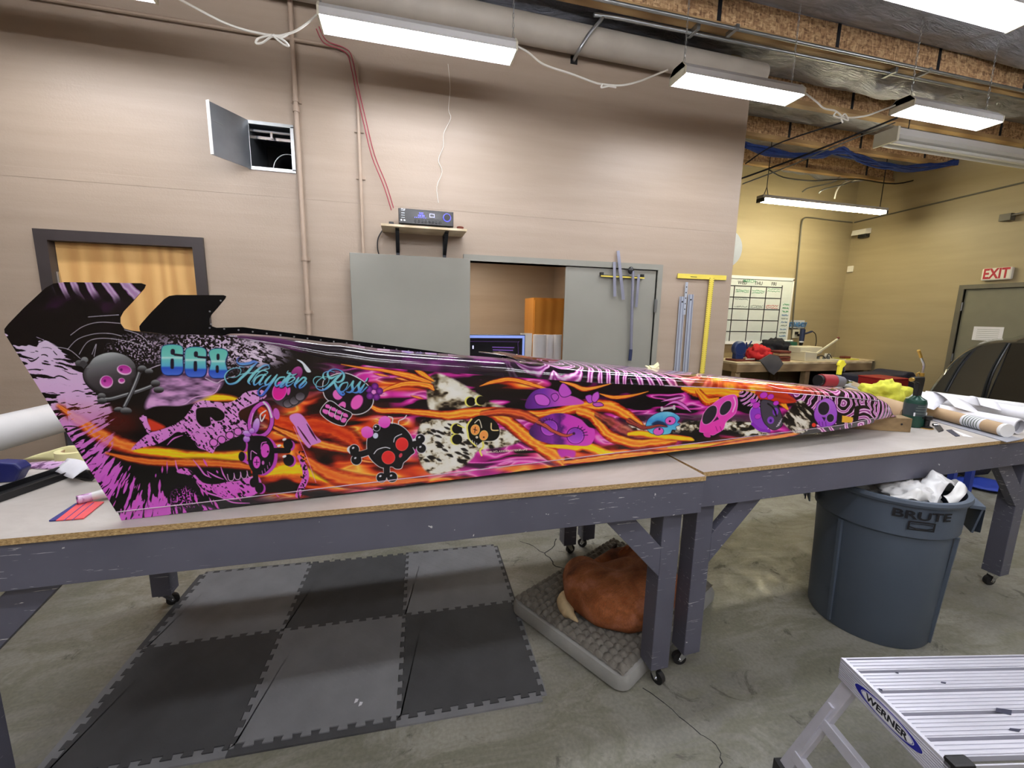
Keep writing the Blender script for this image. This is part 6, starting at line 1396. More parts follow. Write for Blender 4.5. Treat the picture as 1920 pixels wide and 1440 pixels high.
# 2: key-ring skull
line([(489, 757), (476, 768), (468, 790), (470, 808), (484, 818), (500, 812), (509, 795), (508, 775), (499, 757), (489, 757)], 4.6, (14, 8, 16)); line([(489, 757), (476, 768), (468, 790), (470, 808), (484, 818), (500, 812), (509, 795), (508, 775), (499, 757), (489, 757)], 3.6, (200, 84, 196)); line([(494, 754), (503, 764), (509, 782)], 1.8, (228, 226, 232)); line([(474, 775), (470, 795)], 1., (232, 160, 228))
ell(518, 776, 6, 11, (206, 96, 200), -10)
for s_, col in ((4, (196, 70, 190)), (0, (14, 8, 16))):
    for (x, y, rx, ry) in ((540, 834, 9, 10), (541, 863, 10, 11), (455, 835, 6, 11), (453, 856, 6, 9), (475, 905, 7, 9), (486, 915, 8, 10)): ell(x+s_, y+s_*.4, rx, ry, col)
    blob([(x+s_*1.6, y+s_*.5) for x, y in [(468, 822), (480, 817), (500, 820), (512, 835), (514, 855), (510, 872), (500, 884), (488, 890), (475, 886), (466, 870), (464, 845)]], col)
line([(512, 845), (540, 845)], 5, (14, 8, 16)); line([(478, 885), (480, 905)], 5, (14, 8, 16))
ell(497, 845, 8, 13.5, (226, 84, 206), 6); ell(481, 867, 7, 11.5, (226, 84, 206)); ell(493, 868, 2.5, 4, (214, 110, 200)); line([(481, 862), (481, 872)], .7, (50, 10, 50)); line([(477, 867), (485, 867)], .7, (50, 10, 50)); ell(502, 847, 1.6, 2, (60, 10, 50))
line([(470, 862), (471, 846), (478, 849), (481, 851)], .8, (236, 150, 230)); line([(489, 842), (491, 831), (499, 829)], 1., (226, 110, 216))
for x, y in ((492, 886), (497, 882), (502, 876), (506, 870)): line([(x, y+3), (x-1, y-3)], .6, (232, 130, 222))
for x, y in ((523, 836), (533, 824), (533, 856)): ell(x, y, 4, 2.4, (240, 240, 246), -20)
for (x, y, rx, ry, a_) in ((462, 823, 6, 6, 0), (480, 798, 6, 14, 12), (463, 813, 8, 5, 20), (472, 808, 5, 5, 0)): ell(x, y, rx, ry, shade((222, 190, 240), (170, 84, 210), y-ry, y+ry), a_, outline=(110, 40, 130), ow=.8)
line([(498, 770), (488, 778), (490, 790), (497, 778)], 1.3, (232, 232, 236))
# 3: glossy tilted skull with pink sockets behind the first name
blob([(520, 695), (535, 684), (555, 676), (572, 686), (582, 705), (580, 728), (575, 745), (560, 758), (545, 765), (528, 762), (514, 752), (509, 735), (512, 712)], lambda X, Y, d: ramp((Y-676)/90, [(0, (10, 8, 10)), (.7, (22, 18, 24)), (1, (96, 88, 98))]), edge=1.2)
blob([(556, 674), (566, 677), (577, 688), (583, 697), (576, 698), (571, 692), (566, 682)], (224, 232, 240)); ell(556, 700, 10, 14, shade((176, 70, 150), (110, 20, 84), 686, 714), 30); ell(524, 733, 12, 17, shade((206, 40, 150), (232, 20, 150), 716, 750), 20, outline=(236, 110, 200), ow=1.4); ell(541, 733, 3.2, 8, (214, 80, 180), 8)
for x, y in ((540, 755), (552, 750), (563, 742)): blob([(x-8, y-2), (x, y-7), (x+8, y-2), (x+6, y+6), (x-2, y+9), (x-8, y+5)], shade((40, 36, 42), (128, 120, 130), y-8, y+9), outline=(12, 10, 14), ow=1)
# 4: sugar skull behind the surname
blob([(608, 740), (607, 715), (622, 705), (645, 700), (668, 708), (690, 724), (699, 748), (694, 764), (680, 774), (662, 776), (640, 768), (620, 754)], lambda X, Y, d: ramp(-d, [(0, (10, 8, 14)), (14, (22, 18, 32)), (30, (10, 8, 12))]), outline=(228, 226, 232), ow=1.8)
blob([(618, 752), (640, 766), (659, 776), (650, 790), (644, 798), (625, 793), (608, 782), (601, 770)], (14, 10, 16), outline=(236, 236, 240), ow=1.4)
for k in range(4):
    x, y = 614+11*k, 761+5.5*k; blob([(x-3, y-3), (x+4, y-1), (x+5, y+5), (x-4, y+3)], (236, 110, 200), edge=.6); blob([(x-8, y+6), (x+2, y+9), (x-1, y+16), (x-9, y+12)] if k < 3 else [(x-5, y+6), (x+3, y+8), (x-1, y+15), (x-8, y+13)], (236, 110, 200), edge=.6)
    if k: line([(x-4, y-4), (x-7, y+2), (x-9, y+10)], .8, (232, 232, 236))
ell(669, 754, 10, 14.5, (240, 96, 196), 30, outline=(90, 20, 70), ow=1.5); ell(633, 740, 9, 10, (236, 110, 200), -30); blob([(634, 760), (642, 753), (648, 756), (647, 765), (642, 762)], (240, 110, 200))
for k in range(5):
    a_ = math.radians(-90+72*k+10); ell(701+10.5*math.cos(a_), 735+10.5*math.sin(a_), 6.3, 6.3, lambda X, Y, d: ramp(-d, [(0, (90, 20, 110)), (6, (150, 50, 170))]), outline=(60, 10, 80), ow=.6)
ell(700.5, 735, 4, 4, (236, 140, 220))
# 5: black girl skull with bow and crossbones
W5 = (230, 230, 236)
for pl in ([(657, 843), (670, 853), (690, 848)], [(770, 832), (785, 826)], [(724, 875), (726, 890)]): line(pl, 6.6, W5)
balls = ((664, 843, 9), (668, 862, 9.5), (788, 823, 8.5), (790, 841, 8.5), (715, 896, 9), (735, 895, 9.5))
for x, y, q in balls: ell(x, y, q+1.2, q+1.2, W5)
blob([(688, 838), (690, 820), (703, 803), (722, 795), (742, 795), (760, 805), (772, 822), (773, 838), (777, 848), (770, 854), (763, 862), (756, 868), (752, 878), (742, 879), (734, 875), (716, 877), (700, 866), (691, 853)], DK, outline=W5, ow=1.3, n=4)
for pl in ([(662, 850), (675, 852), (692, 847)], [(770, 834), (786, 831)], [(725, 870), (725, 890)]): line(pl, 5.6, DK)
for x, y, q in balls: ell(x, y, q, q, DK); ell(x-2, y-3, 2.4, 1.7, (226, 226, 234), -30)
ell(753.5, 833, 11.3, 12, (234, 44, 44), 10, outline=(250, 120, 110), ow=.8); ell(728, 858, 12, 12, (234, 44, 44), 0, outline=(250, 120, 110), ow=.8); ell(751, 854, 3, 4.6, (214, 70, 90), 25)
line([(738, 829), (741, 820), (753, 814)], .8, W5); line([(701, 851), (708, 843), (722, 839), (731, 841)], .9, W5); ell(704, 817, 5, 5.5, (206, 214, 236), 20)
for cx_, a_ in (((721, 792), -30), ((688, 811), 20)): blob([(cx_[0]+x*math.cos(math.radians(a_))-y*math.sin(math.radians(a_)), cx_[1]+x*math.sin(math.radians(a_))+y*math.cos(math.radians(a_))) for x, y in ((-12, -2), (-4, -11), (8, -9), (12, 2), (4, 10), (-6, 9))], shade((244, 120, 222), (226, 70, 190), cx_[1]-12, cx_[1]+12))
ell(706, 802, 6, 6, DK, outline=W5, ow=1); ell(704, 800, 2, 1.6, W5); line([(728, 781), (736, 784), (735, 794)], 1, W5); line([(747, 795), (748, 789), (757, 785), (762, 779)], 1, W5)
# 6: black and yellow skull
YL = (240, 232, 110)
for x, y, q in ((883, 753, 8.5), (902, 751, 8.5), (857, 804, 9.5), (857, 824, 9.5)): ell(x-2.4, y, q+1.2, q+1.2, YL); ell(x, y, q, q, (8, 6, 6))
blob([(888, 784), (905, 779), (925, 787), (935, 800), (936, 816), (926, 826), (905, 828), (890, 838), (880, 826), (876, 812), (878, 798)], (10, 8, 8), outline=None); line([(884, 786), (876, 798), (877, 812), (880, 824), (892, 836)], 1.6, YL); line([(858, 797), (870, 802)], 1.2, YL)
ell(891, 806, 8, 9.5, (246, 160, 80), 10, outline=(250, 220, 120), ow=.8); ell(907, 816.5, 7.5, 9, (246, 160, 80), 15, outline=(250, 220, 120), ow=.8); line([(888, 805), (894, 807)], .7, (60, 20, 20)); line([(891, 801), (890, 811)], .7, (60, 20, 20)); ell(907, 820, 1.4, 1.4, (40, 10, 10)); ell(894, 820, 2.6, 2.4, (236, 226, 200))
line([(890, 793), (898, 787), (902, 797), (903, 802)], .9, (236, 230, 200)); line([(921, 794), (922, 806), (934, 807)], 1.2, (250, 220, 150)); line([(905, 829), (906, 838), (900, 845), (903, 854)], 1.8, YL)
for k in range(5): line([(881+4.2*k, 823+2.6*k), (882+4.2*k, 828+2.6*k)], .6, W5)
# small maker's lettering, stroke capitals
LET = {'W': [(0, 0), (.25, 1), (.5, .3), (.75, 1), (1, 0)], 'O': [(.5, 0), (0, .5), (.5, 1), (1, .5), (.5, 0)], 'R': [(0, 1), (0, 0), (.8, .1), (.8, .45), (0, .5), (1, 1)], 'L': [(0, 0), (0, 1), (.9, 1)], 'D': [(0, 0), (0, 1), (.7, .9), (1, .5), (.7, .1), (0, 0)],
       'C': [(1, .1), (.2, .1), (0, .5), (.2, .9), (1, .9)], 'A': [(0, 1), (.5, 0), (1, 1), (.8, .6), (.2, .6)], 'S': [(1, .05), (0, .2), (1, .75), (0, 1)], 'G': [(1, .1), (.2, .1), (0, .5), (.2, .9), (1, .9), (1, .5), (.6, .5)], 'T': [(0, 0), (1, 0), (.5, 0), (.5, 1)], 'E': [(1, 0), (0, 0), (0, .5), (.8, .5), (0, .5), (0, 1), (1, 1)], 'P': [(0, 1), (0, 0), (.9, .1), (.9, .5), (0, .55)]}
wd_ = 'WORLDCLASSDRAGSTERWRAPS'
for k, ch in enumerate(wd_):
    big = k in (0, 5, 10, 18); x0 = 912+k*3.36; y0 = 849.5-k*.22; h_ = 3.6 if big else 2.8
    line([(x0+u*2.4, y0-h_+v*h_) for u, v in LET[ch]], .42, (236, 232, 200), smooth=False, edge=.35)
# 7: purple skull girl
blob([(985, 765), (990, 745), (1005, 731), (1030, 728), (1055, 738), (1080, 745), (1094, 757), (1045, 762), (1010, 766)], lambda X, Y, d: ramp((X-985)/110, [(0, (88, 30, 120)), (.3, (120, 50, 170)), (.6, (206, 84, 200)), (1, (214, 84, 190))]), edge=.8)
for pts_, c_ in (([(1003, 742), (1018, 740), (1030, 750), (1026, 760), (1008, 757)], (206, 92, 214)), ([(1048, 732), (1055, 719), (1066, 727), (1071, 738), (1060, 744), (1052, 742)], (200, 84, 206)), ([(1034, 742), (1042, 738), (1047, 745), (1040, 752)], (190, 80, 200)), ([(1098, 744), (1108, 741), (1112, 752), (1104, 755)], (190, 84, 214)), ([(1112, 740), (1121, 735), (1123, 745), (1116, 754), (1110, 750)], (206, 90, 214)), ([(1112, 757), (1124, 755), (1131, 760), (1118, 762)], (206, 90, 200))):
    blob(pts_, c_, outline=(70, 20, 90), ow=1.2)
blob([(992, 808), (1010, 788), (1035, 776), (1062, 776), (1088, 786), (1103, 800), (1115, 806), (1113, 826), (1100, 836), (1062, 834), (1030, 832), (1002, 822)], lambda X, Y, d: ramp((X-992)/120+.15*(fbm(X/12, Y/12, 121)-.5), [(0, (70, 24, 96)), (.35, (140, 40, 160)), (.5, (84, 24, 110)), (.58, (206, 60, 190)), (1, (222, 70, 196))]), edge=.8)
for (x, y, q) in ((1030, 802, 16), (1079, 817, 16)): ell(x, y, q+1, q, (60, 14, 90)); ell(x, y+.5, q-.6, q-1.4, (214, 84, 220)); ell(x, y, q-2, q-2.6, shade((128, 50, 180), (190, 80, 214), y-q, y+q))
F([(1010, 792), (1025, 800), (1036, 808), (1060, 817), (1076, 813)], [5, 4, 3.4, 3, 1], (230, 110, 60), (170, 60, 60), (110, 30, 50), seed=122); ell(1076, 813, 2.6, 2.6, (60, 20, 60)); 
for k in range(5): a_ = math.radians(-75+18*k); line([(1079+15*math.cos(a_), 817+14*math.sin(a_)), (1079+23*math.cos(a_), 817+19*math.sin(a_))], .7, (50, 10, 70)); line([(1030+14*math.cos(a_-1.2), 802+14*math.sin(a_-1.2)), (1030+20*math.cos(a_-1.2), 802+18*math.sin(a_-1.2))], .6, (50, 10, 70))
blob([(1045, 845), (1055, 842), (1078, 846), (1076, 858), (1062, 856), (1052, 858)], (200, 60, 180), edge=2)
# 8: blue skull with small bone
blob([(1211, 798), (1216, 786), (1232, 775), (1252, 772), (1266, 776), (1275, 784), (1270, 792), (1275, 796), (1267, 800), (1268, 806), (1260, 806), (1256, 813), (1240, 815), (1222, 813), (1214, 806)], lambda X, Y, d: ramp((Y-772)/44+.2*(fbm(X/8, Y/6, 131)-.5), [(0, (120, 206, 232)), (.4, (60, 150, 214)), (.6, (80, 180, 226)), (1, (110, 206, 226))]), outline=(40, 24, 60), ow=.8, n=3)
blob([(1222, 796), (1232, 789), (1245, 792), (1252, 800), (1240, 800)], (30, 50, 90), edge=1.5)
ell(1257, 789, 9.5, 7.5, (230, 96, 196), -10, outline=(40, 60, 120), ow=1); ell(1234.5, 809, 9.5, 7, (230, 96, 196), -8, outline=(40, 60, 120), ow=1); ell(1256, 790, 2, 1.8, (40, 10, 40)); ell(1236.5, 804.5, 2, 1.8, (40, 10, 40))
F([(1180, 790), (1200, 800), (1215, 802), (1235, 798), (1250, 800)], [6, 4, 3, 2.5, 1], (190, 80, 60), (120, 40, 44), (70, 20, 30), seed=132)
line([(1242, 767), (1263, 764)], 2.2, (196, 176, 190)); [ell(x, y, 2.6, 2.6, (206, 190, 200)) for x, y in ((1241, 765), (1241, 769), (1264, 762), (1264, 766))]
F([(1240, 753), (1262, 748), (1285, 744)], [.5, 3, .5], (240, 170, 230), (222, 130, 220), (170, 50, 150), seed=133); F([(1247, 761), (1265, 754), (1280, 760), (1295, 772)], [.6, 3, 4, 1], (236, 150, 222), (222, 110, 210), (160, 40, 140), seed=134)
# 9: hot pink skull
blob([(1312, 805), (1315, 788), (1330, 765), (1350, 748), (1368, 741), (1380, 742), (1383, 758), (1378, 776), (1362, 790), (1358, 800), (1355, 806), (1345, 812), (1336, 816), (1326, 812), (1313, 810)], lambda X, Y, d: ramp((Y-741)/75, [(0, (240, 84, 196)), (1, (236, 56, 176))]), outline=(250, 160, 224), ow=.7, n=4)
blob([(1319, 812), (1330, 812), (1332, 820), (1322, 819)], (226, 60, 170))
ell(1330.5, 778, 10.5, 19.5, (44, 38, 50), 32, outline=(248, 150, 220), ow=1.2); ell(1360.5, 765, 8.5, 15, (44, 38, 50), 34, outline=(248, 150, 220), ow=1.2); blob([(1345, 781), (1348, 786), (1337, 791)], (50, 20, 50), smooth=False); line([(1376, 745), (1379, 757), (1374, 772)], 1.3, (250, 180, 230))
for x in (1342, 1350): line([(x, 800), (x+3, 808)], .6, (160, 20, 120))
# zebra field around the middle and the nose
def zpatch(pts, seeds, per=7, edge=1.5, s=4): blob(pts, lambda X, Y, d: zebra(X, Y, seeds, per, s), edge=edge, n=3)
zpatch([(1386, 736), (1400, 733), (1420, 742), (1425, 760), (1405, 762), (1390, 756)], [(1388, 735, 1)], 8)
nose_z = [(1495, 738, 1.0), (1580, 755, .8), (1650, 765, .7), (1530, 815, 1.2), (1615, 800, 1.)]
zpatch([(1488, 738), (1530, 740), (1600, 748), (1645, 753), (1665, 775), (1662, 800), (1600, 806), (1560, 812), (1535, 812), (1528, 775), (1520, 765), (1500, 756)], nose_z, 13)
# 10: purple and charcoal pumpkin-like skull
ell(1424, 786, 15, 25, (150, 60, 200), -28, outline=(230, 200, 240), ow=1.2); blob([(1427, 753), (1445, 752), (1458, 762), (1466, 782), (1466, 798), (1452, 806), (1440, 800), (1430, 785)], (72, 66, 78), outline=(20, 14, 24), ow=1)
ell(1445, 788, 6.5, 7, (140, 70, 200)); ell(1454, 772, 5.5, 7.5, (130, 60, 196)); ell(1445, 789, 2.5, 3, (60, 20, 120)); ell(1454, 773, 2, 3, (60, 20, 120)); line([(1440, 757), (1450, 765), (1456, 780)], 1.4, (20, 16, 22))
for k in range(5): line([(1456+2.2*k, 800-3.4*k), (1461+1.6*k, 797-3*k)], .7, (214, 206, 216))
for x, y, q in ((1421, 781, 6), (1418, 760, 7), (1432, 741, 7), (1445, 744, 6), (1412, 752, 5), (1455, 756, 5)): ell(x, y, q, q*.75, (200, 60, 200), -20, outline=(110, 20, 130), ow=.7)
line([(1411, 795), (1425, 806), (1442, 808)], 3, (140, 40, 190))
# 11: torn bone and violet skull
blob([(1466, 788), (1480, 768), (1500, 750), (1516, 762), (1522, 775), (1518, 800), (1510, 812), (1490, 812), (1475, 800)], lambda X, Y, d: ramp(fbm((X-Y)/7, (X+Y)/18, 141, 3), [(.35, (14, 10, 10)), (.48, (70, 58, 46)), (.56, (190, 180, 158)), (.7, (236, 232, 218))]), edge=1.5)
ell(1526, 797, 4, 4, (226, 60, 40))
blob([(1528, 770), (1536, 754), (1550, 747), (1563, 754), (1569, 772), (1568, 790), (1556, 799), (1540, 800), (1530, 788), (1527, 780)], lambda X, Y, d: ramp((Y-747)/53, [(0, (190, 110, 226)), (1, (158, 66, 206))]), outline=(80, 26, 110), ow=1)
ell(1544.5, 766, 10.5, 12.5, (40, 32, 46), 10, outline=(210, 150, 236), ow=.8); ell(1557, 784, 6.8, 7.6, (40, 32, 46), 10, outline=(210, 150, 236), ow=.8); blob([(1541, 782), (1548, 783), (1546, 790)], (40, 20, 50), smooth=False)
for x in (1536, 1542, 1548): line([(x, 791), (x+1, 799)], .6, (100, 30, 140))
# axle cut-outs seen as black slots, yellow square between them
blob([(1579, 779), (1600, 783), (1598, 793), (1577, 792)], (246, 190, 60), smooth=False); blob([(1570, 778), (1577, 776), (1579, 784), (1575, 806), (1567, 806), (1569, 790)], (22, 16, 18)); blob([(1603, 764), (1610, 761), (1612, 766), (1606, 800), (1599, 802), (1601, 780)], (6, 5, 6))
# ---- race number
def dig(x, y, w_, h_, holes, gap=None, notch=None):
    body = [(x+5, y+2), (x+w_*.5, y), (x+w_-5, y+2), (x+w_, y+9), (x+w_-.5, y+h_*.5), (x+w_, y+h_-10), (x+w_-6, y+h_-1), (x+w_*.5, y+h_), (x+6, y+h_-1), (x, y+h_-10), (x-.5, y+h_*.5), (x, y+9)]
    if notch: body[4] = (x+w_-4.5, y+h_*.46); body[10] = (x+4, y+h_*.46)
    col = lambda X, Y, d: ramp((Y-y)/h_, [(0, (92, 190, 176)), (.38, (112, 200, 190)), (.43, (186, 228, 222)), (.5, (104, 196, 196)), (.70, (84, 170, 206)), (.76, (40, 84, 196)), (1, (70, 110, 214))])
    blob([(a+1.8, b+1.8) for a, b in body], (16, 22, 60), n=4); blob(body, col, outline=(24, 44, 110), ow=1.1, n=4)
    for hx, hy, hw, hh in holes: blob([(hx-hw, hy-hh+2), (hx, hy-hh), (hx+hw, hy-hh+2), (hx+hw, hy+hh-2), (hx, hy+hh), (hx-hw, hy+hh-2)], (26, 20, 40), n=3)
    if gap: blob(gap, (26, 20, 40), smooth=False)
dig(302.5, 646, 40, 57, [(322.5, 682, 3, 9.5), (323.5, 659.5, 3.6, 5.5)], [(320, 662), (343, 664.5), (343, 668.5), (327, 667)])
dig(347, 650.5, 39, 56, [(366, 686.5, 3, 9.5), (367, 664, 3.4, 5.5)], [(364, 666.5), (387, 668.5), (387, 672.5), (371, 671)])
dig(391.5, 653.5, 35, 55, [(408.5, 669, 2.6, 6), (407, 692, 2.6, 7)], notch=True)
# ---- the two names in flourished script
def scr(strokes, y0, y1, ox=0, oy=0, c0=(70, 110, 206), c1=(122, 206, 210), c2=(60, 100, 210)):
    cf = lambda q, X, Y: ramp((Y-y0)/(y1-y0), [(-.35, (84, 90, 190)), (-.05, (96, 150, 220)), (.25, (130, 208, 212)), (.75, (120, 200, 212)), (.95, (90, 160, 220)), (1.35, c2)])
    for pts, r in strokes:
        line([(x+1+ox, y+1.2+oy) for x, y in pts], [q+.8 for q in r], (10, 14, 34), amul=.8)
    for pts, r in strokes: line([(x+ox, y+oy) for x, y in pts], r, cf)
def K(p, ox=440, oy=660, sc=9.6): return [(ox+x/sc, oy+y/sc) for x, y in p]
def V_(n, lo, hi): return [lo+(hi-lo)*math.sin(PI*k/(n-1)) for k in range(n)]
hay = [(K([(80, 90), (40, 130), (50, 190), (120, 215), (260, 200), (340, 170), (420, 190)]), [.6, 1, 1.6, 2.3, 2.6, 2.4, .6]),
       (K([(400, 190), (320, 260), (230, 360), (120, 460), (20, 550), (-100, 575), (-160, 520), (-180, 430), (-120, 340), (-20, 290), (80, 290), (110, 340), (70, 420), (-20, 460), (-120, 450)]), [1, 2.2, 2.6, 2.6, 2.2, 1.6, 1.4, 1.2, 1, .9, .9, .8, .8, .7, .5]),
       (K([(60, 300), (100, 265), (170, 275)]), [.5, 1, .5]), (K([(60, 420), (180, 385), (300, 375), (430, 350), (560, 310), (620, 290), (600, 240), (520, 235), (450, 290)]), [.6, 1, 1.2, 1.2, 1, .9, .9, .9, .6]),
       (K([(620, 230), (500, 260), (390, 340), (300, 440), (245, 530), (280, 585)]), [.7, 1.4, 2.4, 2.8, 2.4, .6]), (K([(300, 540), (345, 470), (410, 390), (500, 330), (590, 360), (560, 400), (480, 420)]), V_(7, .5, 1.2)),
       (K([(560, 420), (480, 410), (390, 460), (345, 530), (350, 590), (400, 570), (470, 490), (540, 400)]), [1, 1.4, 1.8, 2, 1.6, 1, 1, 1]), (K([(545, 395), (500, 460), (450, 540), (450, 590), (510, 560)]), [1.2, 2.2, 2.4, 1.4, .6]),
       (K([(650, 420), (600, 470), (550, 540), (560, 590), (620, 560), (700, 470), (750, 420)]), [1, 2, 2.2, 1.6, 1, 1.2, 1.2]), (K([(760, 410), (700, 500), (630, 600), (560, 700), (490, 780), (430, 770), (420, 700), (480, 630), (570, 600), (660, 570)]), [1.4, 2.4, 2.2, 2.4, 1.6, 1.2, 1, 1, .9, .6]),
       (K([(900, 450), (810, 460), (740, 530), (730, 590), (760, 610), (830, 560), (900, 470)]), [1.2, 1.6, 2, 2, 1.6, 1, 1]), (K([(960, 340), (940, 380), (1000, 390), (940, 470), (870, 560), (820, 620), (860, 625), (900, 590)]), [.8, 1, 2, 2.6, 2.6, 2, 1, .6]),
       (K([(990, 400), (1050, 415), (1110, 390)]), [.5, 1.6, .5]), (K([(950, 560), (1020, 530), (1080, 480), (1050, 450), (980, 480), (930, 560), (940, 610), (1000, 590), (1060, 540)]), [.8, 1.2, 1.4, 1.6, 2, 2.2, 1.8, 1, .6]),
       (K([(1150, 460), (1110, 530), (1080, 590), (1105, 645)]), [1.4, 2.4, 2, .6]), (K([(1090, 590), (1160, 520), (1230, 460), (1280, 480), (1230, 550), (1170, 610), (1170, 650), (1230, 620), (1290, 550), (1270, 520)]), [.8, 1.4, 1.8, 2, 2.2, 2.2, 1.2, 1.4, 1.4, .8])]
scr(hay, 684, 724)
def K2(p): return K(p, 560, 640, 9.)
ros = [(K2([(740, 540), (640, 580), (540, 620), (490, 570), (500, 510), (570, 470), (680, 480), (760, 550), (740, 650), (660, 690), (600, 660)]), [.7, 1, 2.4, 2.2, 1.4, .9, .9, 2, 2.4, 1.6, .8]), (K2([(600, 520), (530, 500), (430, 530), (410, 600), (440, 640)]), [.6, .8, 1, 1.8, 1.4]),
       (K2([(730, 540), (640, 620), (550, 720), (440, 810), (350, 820), (290, 760), (310, 680), (400, 610), (480, 600), (510, 650), (470, 730), (370, 770), (280, 740), (245, 660), (290, 600), (380, 600)]), [1.2, 2.4, 2.6, 1.8, 1.2, 1, .9, .9, .8, .8, .7, .7, .7, .8, .9, .7]),
       (K2([(600, 690), (640, 780), (690, 860), (740, 905), (770, 880), (730, 850)]), [1.8, 2.6, 2.8, 1.8, 1.2, .6]), (K2([(820, 690), (740, 710), (690, 770), (680, 840), (740, 850), (800, 790), (830, 710), (800, 700)]), [1, 1.6, 2.2, 2.2, 1.6, 1, .9, .7]),
       (K2([(800, 820), (860, 750), (920, 670), (900, 740), (910, 820), (860, 860), (800, 850)]), [.7, 1, 1.6, 2.4, 2.6, 1.6, .7]), (K2([(910, 830), (970, 760), (1040, 680), (1010, 750), (1020, 830), (970, 865), (910, 860)]), [.7, 1, 1.6, 2.4, 2.6, 1.6, .7]),
       (K2([(1110, 720), (1070, 780), (1030, 850), (1060, 860), (1110, 810), (1150, 770)]), [1.2, 2.2, 2.4, 1.2, 1.2, 1.2]), (K2([(1160, 620), (1140, 660), (1120, 680)]), [1, 1.4, .6])]
scr(ros, 695, 732)
# stickers near the top edge
line([(468, 631), (480, 634), (492, 634), (505, 637)], 1., (196, 180, 120)); ell(539, 636.5, 6, 4, (30, 84, 48), 0, outline=(200, 210, 200), ow=.8); ell(549, 638, 5, 3, (30, 84, 48), 0, outline=(200, 210, 200), ow=.8); blob([(562, 635.5), (587, 638.5), (586, 643), (563, 640)], (206, 176, 110), smooth=False)
def to_image(name, arr):
    h, w_ = arr.shape[:2]; im = bpy.data.images.new(name, w_, h, alpha=False); buf = np.ones((h, w_, 4), np.float32); buf[..., :3] = np.clip(arr, 0, 255)/255
    im.pixels.foreach_set(buf.ravel()); im.update(); im.pack(); return im
def print_mat(name, arr, rough=.14):
    n = NT(name); n.set(rough, 0, Coat_Weight=.5, Coat_Roughness=.04); t = n.n('ShaderNodeTexImage', image=to_image(name, arr), extension='EXTEND'); n.l(n.co.outputs['UV'], t.inputs[0]); n.col(t.outputs[0])
    M[name] = n.m
CV *= .97
print_mat('side_print', CV)
# cowl print in its own length / girth coordinates
CW, CHh = 2200, 360
u_, v_ = np.meshgrid(np.linspace(.3, 3.75, CW), np.linspace(0, .62, CHh)); X_ = u_*400; Y_ = v_*330
rs2 = np.random.RandomState(9); sd = [(x, y, 1.) for x, y in zip(np.linspace(130, 1500, 26)+rs2.rand(26)*30, rs2.rand(26)*200)]
zb = zebra(X_, Y_, sd, 15, 7); pz = ramp(fbm(X_/50, Y_/18, 61, 3), [(.4, (16, 8, 18)), (.6, (70, 22, 70)), (.75, (110, 40, 104))])
k = ss(1.15, 1.5, u_+.3*(fbm(X_/60, Y_/30, 3)-.5))[..., None]; cw = pz*(1-k*.0)*(1-k)+zb*k
st2 = ((np.sin(X_/5.2)*.5+.5) > .5)*ss(.55, .75, u_)*(1-ss(.9, 1.1, u_))*(v_ > .045); cw = cw*(1-.7*st2[..., None])+np.array((214, 190, 214))*.7*st2[..., None]
o2 = (np.exp(-(((u_-2.45)/.42)**4+((v_-.01)/.05)**4)))[..., None]; cw = cw*(1-o2)+ramp(fbm(X_/26, Y_/8, 17), [(.3, (206, 60, 26)), (.55, (246, 140, 40)), (.75, (250, 210, 60))])*o2
print_mat('cowl_print', cw, .12)
mat('glint_pale', (214, 190, 210), .2, .3)

# ================================================================== THE PRINTED BODY: GEOMETRY
body = thing('race_car_body', 'dragster body shell printed with purple and orange skulls, lying across both tables', 'car body', (0, 0, 0))
ZC = [(.20, 1.541), (.32, 1.536), (.45, 1.503), (.58, 1.462), (.72, 1.434), (.86, 1.419), (1.25, 1.382), (1.54, 1.352), (1.98, 1.322), (2.24, 1.303), (2.56, 1.272), (3.23, 1.203), (3.32, 1.190)]
ZB = [(0, .9905), (.3, .9935), (.9, 1.003), (1.75, 1.020), (3.03, 1.046), (3.2, 1.062), (3.30, 1.070)]
ip = lambda T_, s: float(np.interp(s, [a for a, b in T_], [b for a, b in T_]))
def Wd(s): return .58-.36*min(s, 3.3)/3.3
fin = [(230, 977), (9, 626), (8, 617), (15, 608), (45, 577), (85, 540), (100, 531.5), (122, 529), (265, 531), (273, 534), (270, 541), (248, 566), (231, 584), (225, 595), (225, 606), (232, 616), (246, 620)]
fin = [bsz(*p) for p in fin]
SE = 3.30
hem = .030
def outline(top, ds=0, dz=0):
    o = [(fin[0][0]-.012, ip(ZB, 0)+hem)]+[(a+ds, b+dz) for a, b in fin[1:]]
    o += [(s, top(s)) for s in ((.16,) if not ds else ())+(.22, .3, .38, .46, .54, .64, .76, .9, 1.1, 1.3, 1.6, 1.9, 2.2, 2.5, 2.8, 3.1, SE)]
    o += [(s, ip(ZB, s)+hem) for s in (SE, 3.1, 2.6, 2.0, 1.4, .8, .4, .1)]
    return o
